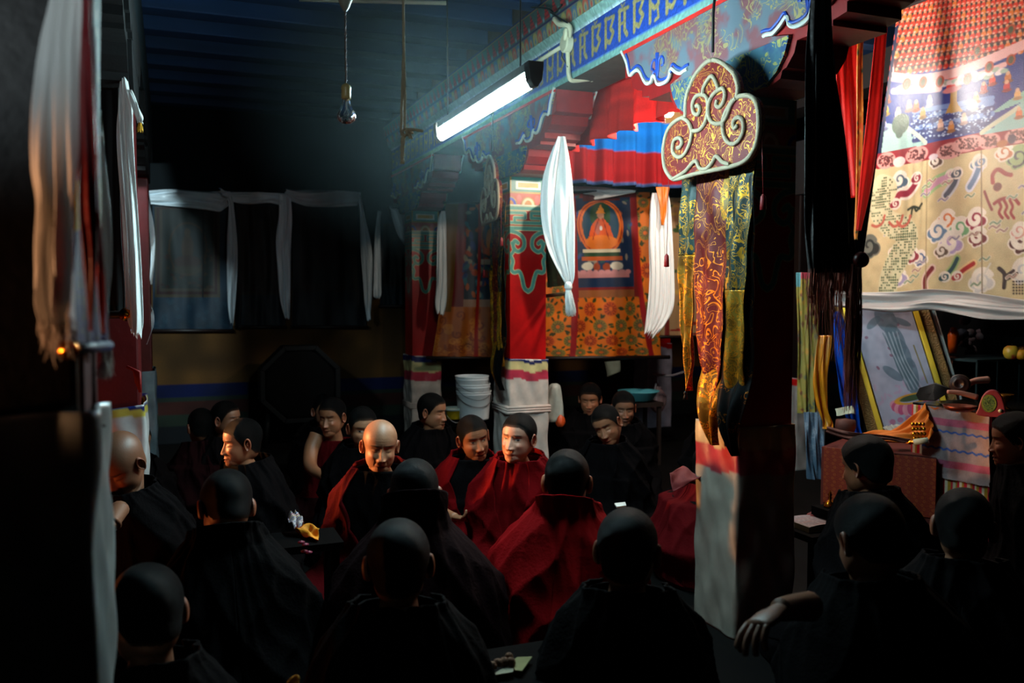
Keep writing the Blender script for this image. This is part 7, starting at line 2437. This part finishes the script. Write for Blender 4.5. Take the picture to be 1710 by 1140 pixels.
# ---- lit group in the middle
monk('bald monk with a lined brow in a dark red shawl, eyes lowered, facing the camera', 637, 700, 4.02, 6, 9, 3, -8, 0.16, 'bald', 0, 1.0, 'down', 0.9, R_MAROON, R_SKIRT, vg=0.85, seed=11, width=1.12, knee=1.05)
monk('round faced person with cropped black hair, deep red shawl, before the white wrapped pillar', 869, 688, 4.25, -26, 0, 3, -14, 0.10, 'short', 2, 0.15, 'open', 1.15, R_RED, R_RED, vg=0.62, vest=R_RED, seed=12, width=1.12, collar=0.0, knee=1.05)
monk('person in a red shawl looking down, left of the round faced one', 785, 693, 4.6, 20, 8, -10, 10, 0.12, 'short', 1, 0.9, 'open', 0.85, R_RED, R_RED, seed=13, width=1.05,
     arms=({'pts': [(738, 855, 4.55, 0.033), (750, 861, 4.42, 0.028), (760, 864, 4.36, 0.024)], 'hand': (0.2, 0.2, 1), 'curl': 0.4, 'to': (785, 868, 4.28)},), knee=0.95)
monk('person seen from behind in a bright red shawl, cropped hair, centre of the picture', 948, 748, 3.2, 176, 16, 0, 170, 0.20, 'short', 0, 0.3, 'open', 1.0, R_LIT_RED, R_LIT_RED, seed=14, width=1.22, collar=0.055, knee=1.05)
monk('person from behind whose dark shawl covers the nape, in front of the bald monk', 690, 768, 3.02, 184, 34, 0, 184, 0.26, 'short', 1, 0.5, 'open', 1.0, R_DARK, R_DARK, seed=15, width=1.25, hood=0.10)
# ---- dim people behind
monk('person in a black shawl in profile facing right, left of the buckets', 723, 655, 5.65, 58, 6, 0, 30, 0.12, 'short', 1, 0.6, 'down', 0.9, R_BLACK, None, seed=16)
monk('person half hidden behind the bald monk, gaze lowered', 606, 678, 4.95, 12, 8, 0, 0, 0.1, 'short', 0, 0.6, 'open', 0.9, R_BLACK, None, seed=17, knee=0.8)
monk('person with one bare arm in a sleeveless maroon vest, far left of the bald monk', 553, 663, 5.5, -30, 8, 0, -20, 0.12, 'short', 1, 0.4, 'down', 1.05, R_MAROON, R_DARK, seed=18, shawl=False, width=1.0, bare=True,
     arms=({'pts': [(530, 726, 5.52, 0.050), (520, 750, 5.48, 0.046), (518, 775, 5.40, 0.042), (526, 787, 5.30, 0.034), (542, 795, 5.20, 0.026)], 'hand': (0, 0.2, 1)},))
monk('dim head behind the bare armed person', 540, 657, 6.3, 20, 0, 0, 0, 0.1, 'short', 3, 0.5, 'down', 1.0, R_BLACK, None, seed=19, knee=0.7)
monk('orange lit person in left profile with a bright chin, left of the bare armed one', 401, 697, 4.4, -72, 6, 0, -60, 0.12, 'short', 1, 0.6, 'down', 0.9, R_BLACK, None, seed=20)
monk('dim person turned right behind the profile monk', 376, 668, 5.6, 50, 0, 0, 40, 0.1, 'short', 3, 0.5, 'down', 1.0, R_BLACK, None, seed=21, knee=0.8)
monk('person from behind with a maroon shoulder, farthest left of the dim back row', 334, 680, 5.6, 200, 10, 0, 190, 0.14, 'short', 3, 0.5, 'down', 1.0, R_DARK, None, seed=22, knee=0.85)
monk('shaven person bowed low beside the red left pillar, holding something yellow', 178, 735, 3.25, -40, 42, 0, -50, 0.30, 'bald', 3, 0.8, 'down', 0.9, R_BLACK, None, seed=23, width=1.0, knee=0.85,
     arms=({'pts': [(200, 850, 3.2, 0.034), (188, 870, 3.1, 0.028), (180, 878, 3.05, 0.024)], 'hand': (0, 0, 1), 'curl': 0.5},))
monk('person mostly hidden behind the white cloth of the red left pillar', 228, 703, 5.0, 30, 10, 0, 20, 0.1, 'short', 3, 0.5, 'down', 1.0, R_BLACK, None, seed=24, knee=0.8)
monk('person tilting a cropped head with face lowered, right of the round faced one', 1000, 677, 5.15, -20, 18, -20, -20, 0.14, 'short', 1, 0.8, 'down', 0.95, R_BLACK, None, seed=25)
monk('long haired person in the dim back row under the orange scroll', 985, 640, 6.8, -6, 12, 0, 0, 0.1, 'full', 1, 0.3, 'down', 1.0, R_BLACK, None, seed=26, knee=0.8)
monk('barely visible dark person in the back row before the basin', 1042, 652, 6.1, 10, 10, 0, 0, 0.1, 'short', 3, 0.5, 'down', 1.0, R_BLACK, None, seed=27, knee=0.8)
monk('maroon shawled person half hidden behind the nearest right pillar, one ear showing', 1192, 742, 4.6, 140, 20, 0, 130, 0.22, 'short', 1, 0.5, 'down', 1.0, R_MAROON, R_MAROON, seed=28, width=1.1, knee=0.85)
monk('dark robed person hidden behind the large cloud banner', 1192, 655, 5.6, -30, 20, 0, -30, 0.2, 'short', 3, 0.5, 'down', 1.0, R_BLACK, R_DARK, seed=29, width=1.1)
# ---- dark foreground
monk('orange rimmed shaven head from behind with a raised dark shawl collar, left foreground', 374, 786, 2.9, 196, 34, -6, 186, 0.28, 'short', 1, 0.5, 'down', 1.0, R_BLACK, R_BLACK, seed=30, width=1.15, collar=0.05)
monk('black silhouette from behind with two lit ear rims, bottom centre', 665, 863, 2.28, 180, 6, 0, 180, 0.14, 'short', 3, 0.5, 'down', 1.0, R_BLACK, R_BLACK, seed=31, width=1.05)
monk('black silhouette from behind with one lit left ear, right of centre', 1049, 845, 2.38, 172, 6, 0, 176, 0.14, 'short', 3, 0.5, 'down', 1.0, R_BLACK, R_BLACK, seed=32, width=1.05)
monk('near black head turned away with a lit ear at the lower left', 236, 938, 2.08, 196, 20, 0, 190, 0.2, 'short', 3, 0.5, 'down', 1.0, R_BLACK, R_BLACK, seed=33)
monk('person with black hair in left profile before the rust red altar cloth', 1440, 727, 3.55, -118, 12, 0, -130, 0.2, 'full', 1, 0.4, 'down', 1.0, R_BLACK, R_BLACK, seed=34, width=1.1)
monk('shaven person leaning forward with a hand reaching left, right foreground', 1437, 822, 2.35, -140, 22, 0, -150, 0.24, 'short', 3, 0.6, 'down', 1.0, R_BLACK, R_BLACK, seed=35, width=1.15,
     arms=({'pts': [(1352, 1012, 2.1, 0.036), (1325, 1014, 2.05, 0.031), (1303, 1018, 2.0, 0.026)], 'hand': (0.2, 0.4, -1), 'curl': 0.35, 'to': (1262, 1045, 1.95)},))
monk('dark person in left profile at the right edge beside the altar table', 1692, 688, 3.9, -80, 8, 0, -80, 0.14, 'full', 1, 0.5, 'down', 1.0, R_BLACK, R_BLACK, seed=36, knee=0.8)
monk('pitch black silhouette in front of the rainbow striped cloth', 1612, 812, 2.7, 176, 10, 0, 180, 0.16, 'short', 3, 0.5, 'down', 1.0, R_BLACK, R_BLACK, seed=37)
p = P(178, 878, 3.02)
g = G(); g.lathe(p, [(0, -0.02), (0.02, -0.014), (0.024, 0.0), (0.018, 0.014), (0, 0.02)], 14)
tag(g.done('yellow_bundle', M('yellow_thread', (0.8, 0.6, 0.1)), smooth=True), 'small yellow bundle in the hands of the bowed shaven person', 'bundle')
o = cloth('red_cloth', [((1118, 790, 4.0), (1140, 778, 4.1)), ((1124, 820, 3.95), (1172, 796, 4.0))], M('brick_cotton', (0.38, 0.05, 0.05), 0.8), (1, 0.006), 14, 14, seed=120)
tag(o, 'square of brick red cloth on the lap left of the hidden maroon person', 'cloth')
# ================================================================ haze volume added round the tube for its glow
HZC = (1.24 - 1.045, 3.54 - 3.55, 2.33 - 1.62)      # the tube's centre seen from the haze object's origin
hm = bpy.data.materials.new('tube_glow_haze'); hm.use_nodes = True
nt = hm.node_tree
for n_ in list(nt.nodes):
    if n_.type == 'BSDF_PRINCIPLED':
        nt.nodes.remove(n_)
out = [n_ for n_ in nt.nodes if n_.type == 'OUTPUT_MATERIAL'][0]
vs = nt.nodes.new('ShaderNodeVolumeScatter')
vs.inputs['Color'].default_value = (0.75, 0.95, 1.0, 1)
tc_ = nt.nodes.new('ShaderNodeTexCoord'); mp_ = nt.nodes.new('ShaderNodeMapping')
mp_.vector_type = 'TEXTURE'
mp_.inputs['Location'].default_value = (HZC[0], HZC[1], HZC[2])
mp_.inputs['Scale'].default_value = (1.05, 1.9, 0.72)
gr_ = nt.nodes.new('ShaderNodeTexGradient'); gr_.gradient_type = 'SPHERICAL'
ml_ = nt.nodes.new('ShaderNodeMath'); ml_.operation = 'MULTIPLY'; ml_.inputs[1].default_value = 0.020
nt.links.new(tc_.outputs['Object'], mp_.inputs[0]); nt.links.new(mp_.outputs[0], gr_.inputs[0]); nt.links.new(gr_.outputs['Fac'], ml_.inputs[0]); nt.links.new(ml_.outputs[0], vs.inputs['Density'])
vs.inputs['Anisotropy'].default_value = 0.3
nt.links.new(vs.outputs[0], out.inputs['Volume'])
g = G(); g.box(-0.05, 2.14, 1.7, 5.4, 1.62, 3.16)
hz_o = g.done('tube_glow_haze', hm)
tag(hz_o, 'faint bluish haze added for the glow round the white tube lamp', 'haze', kind='stuff')
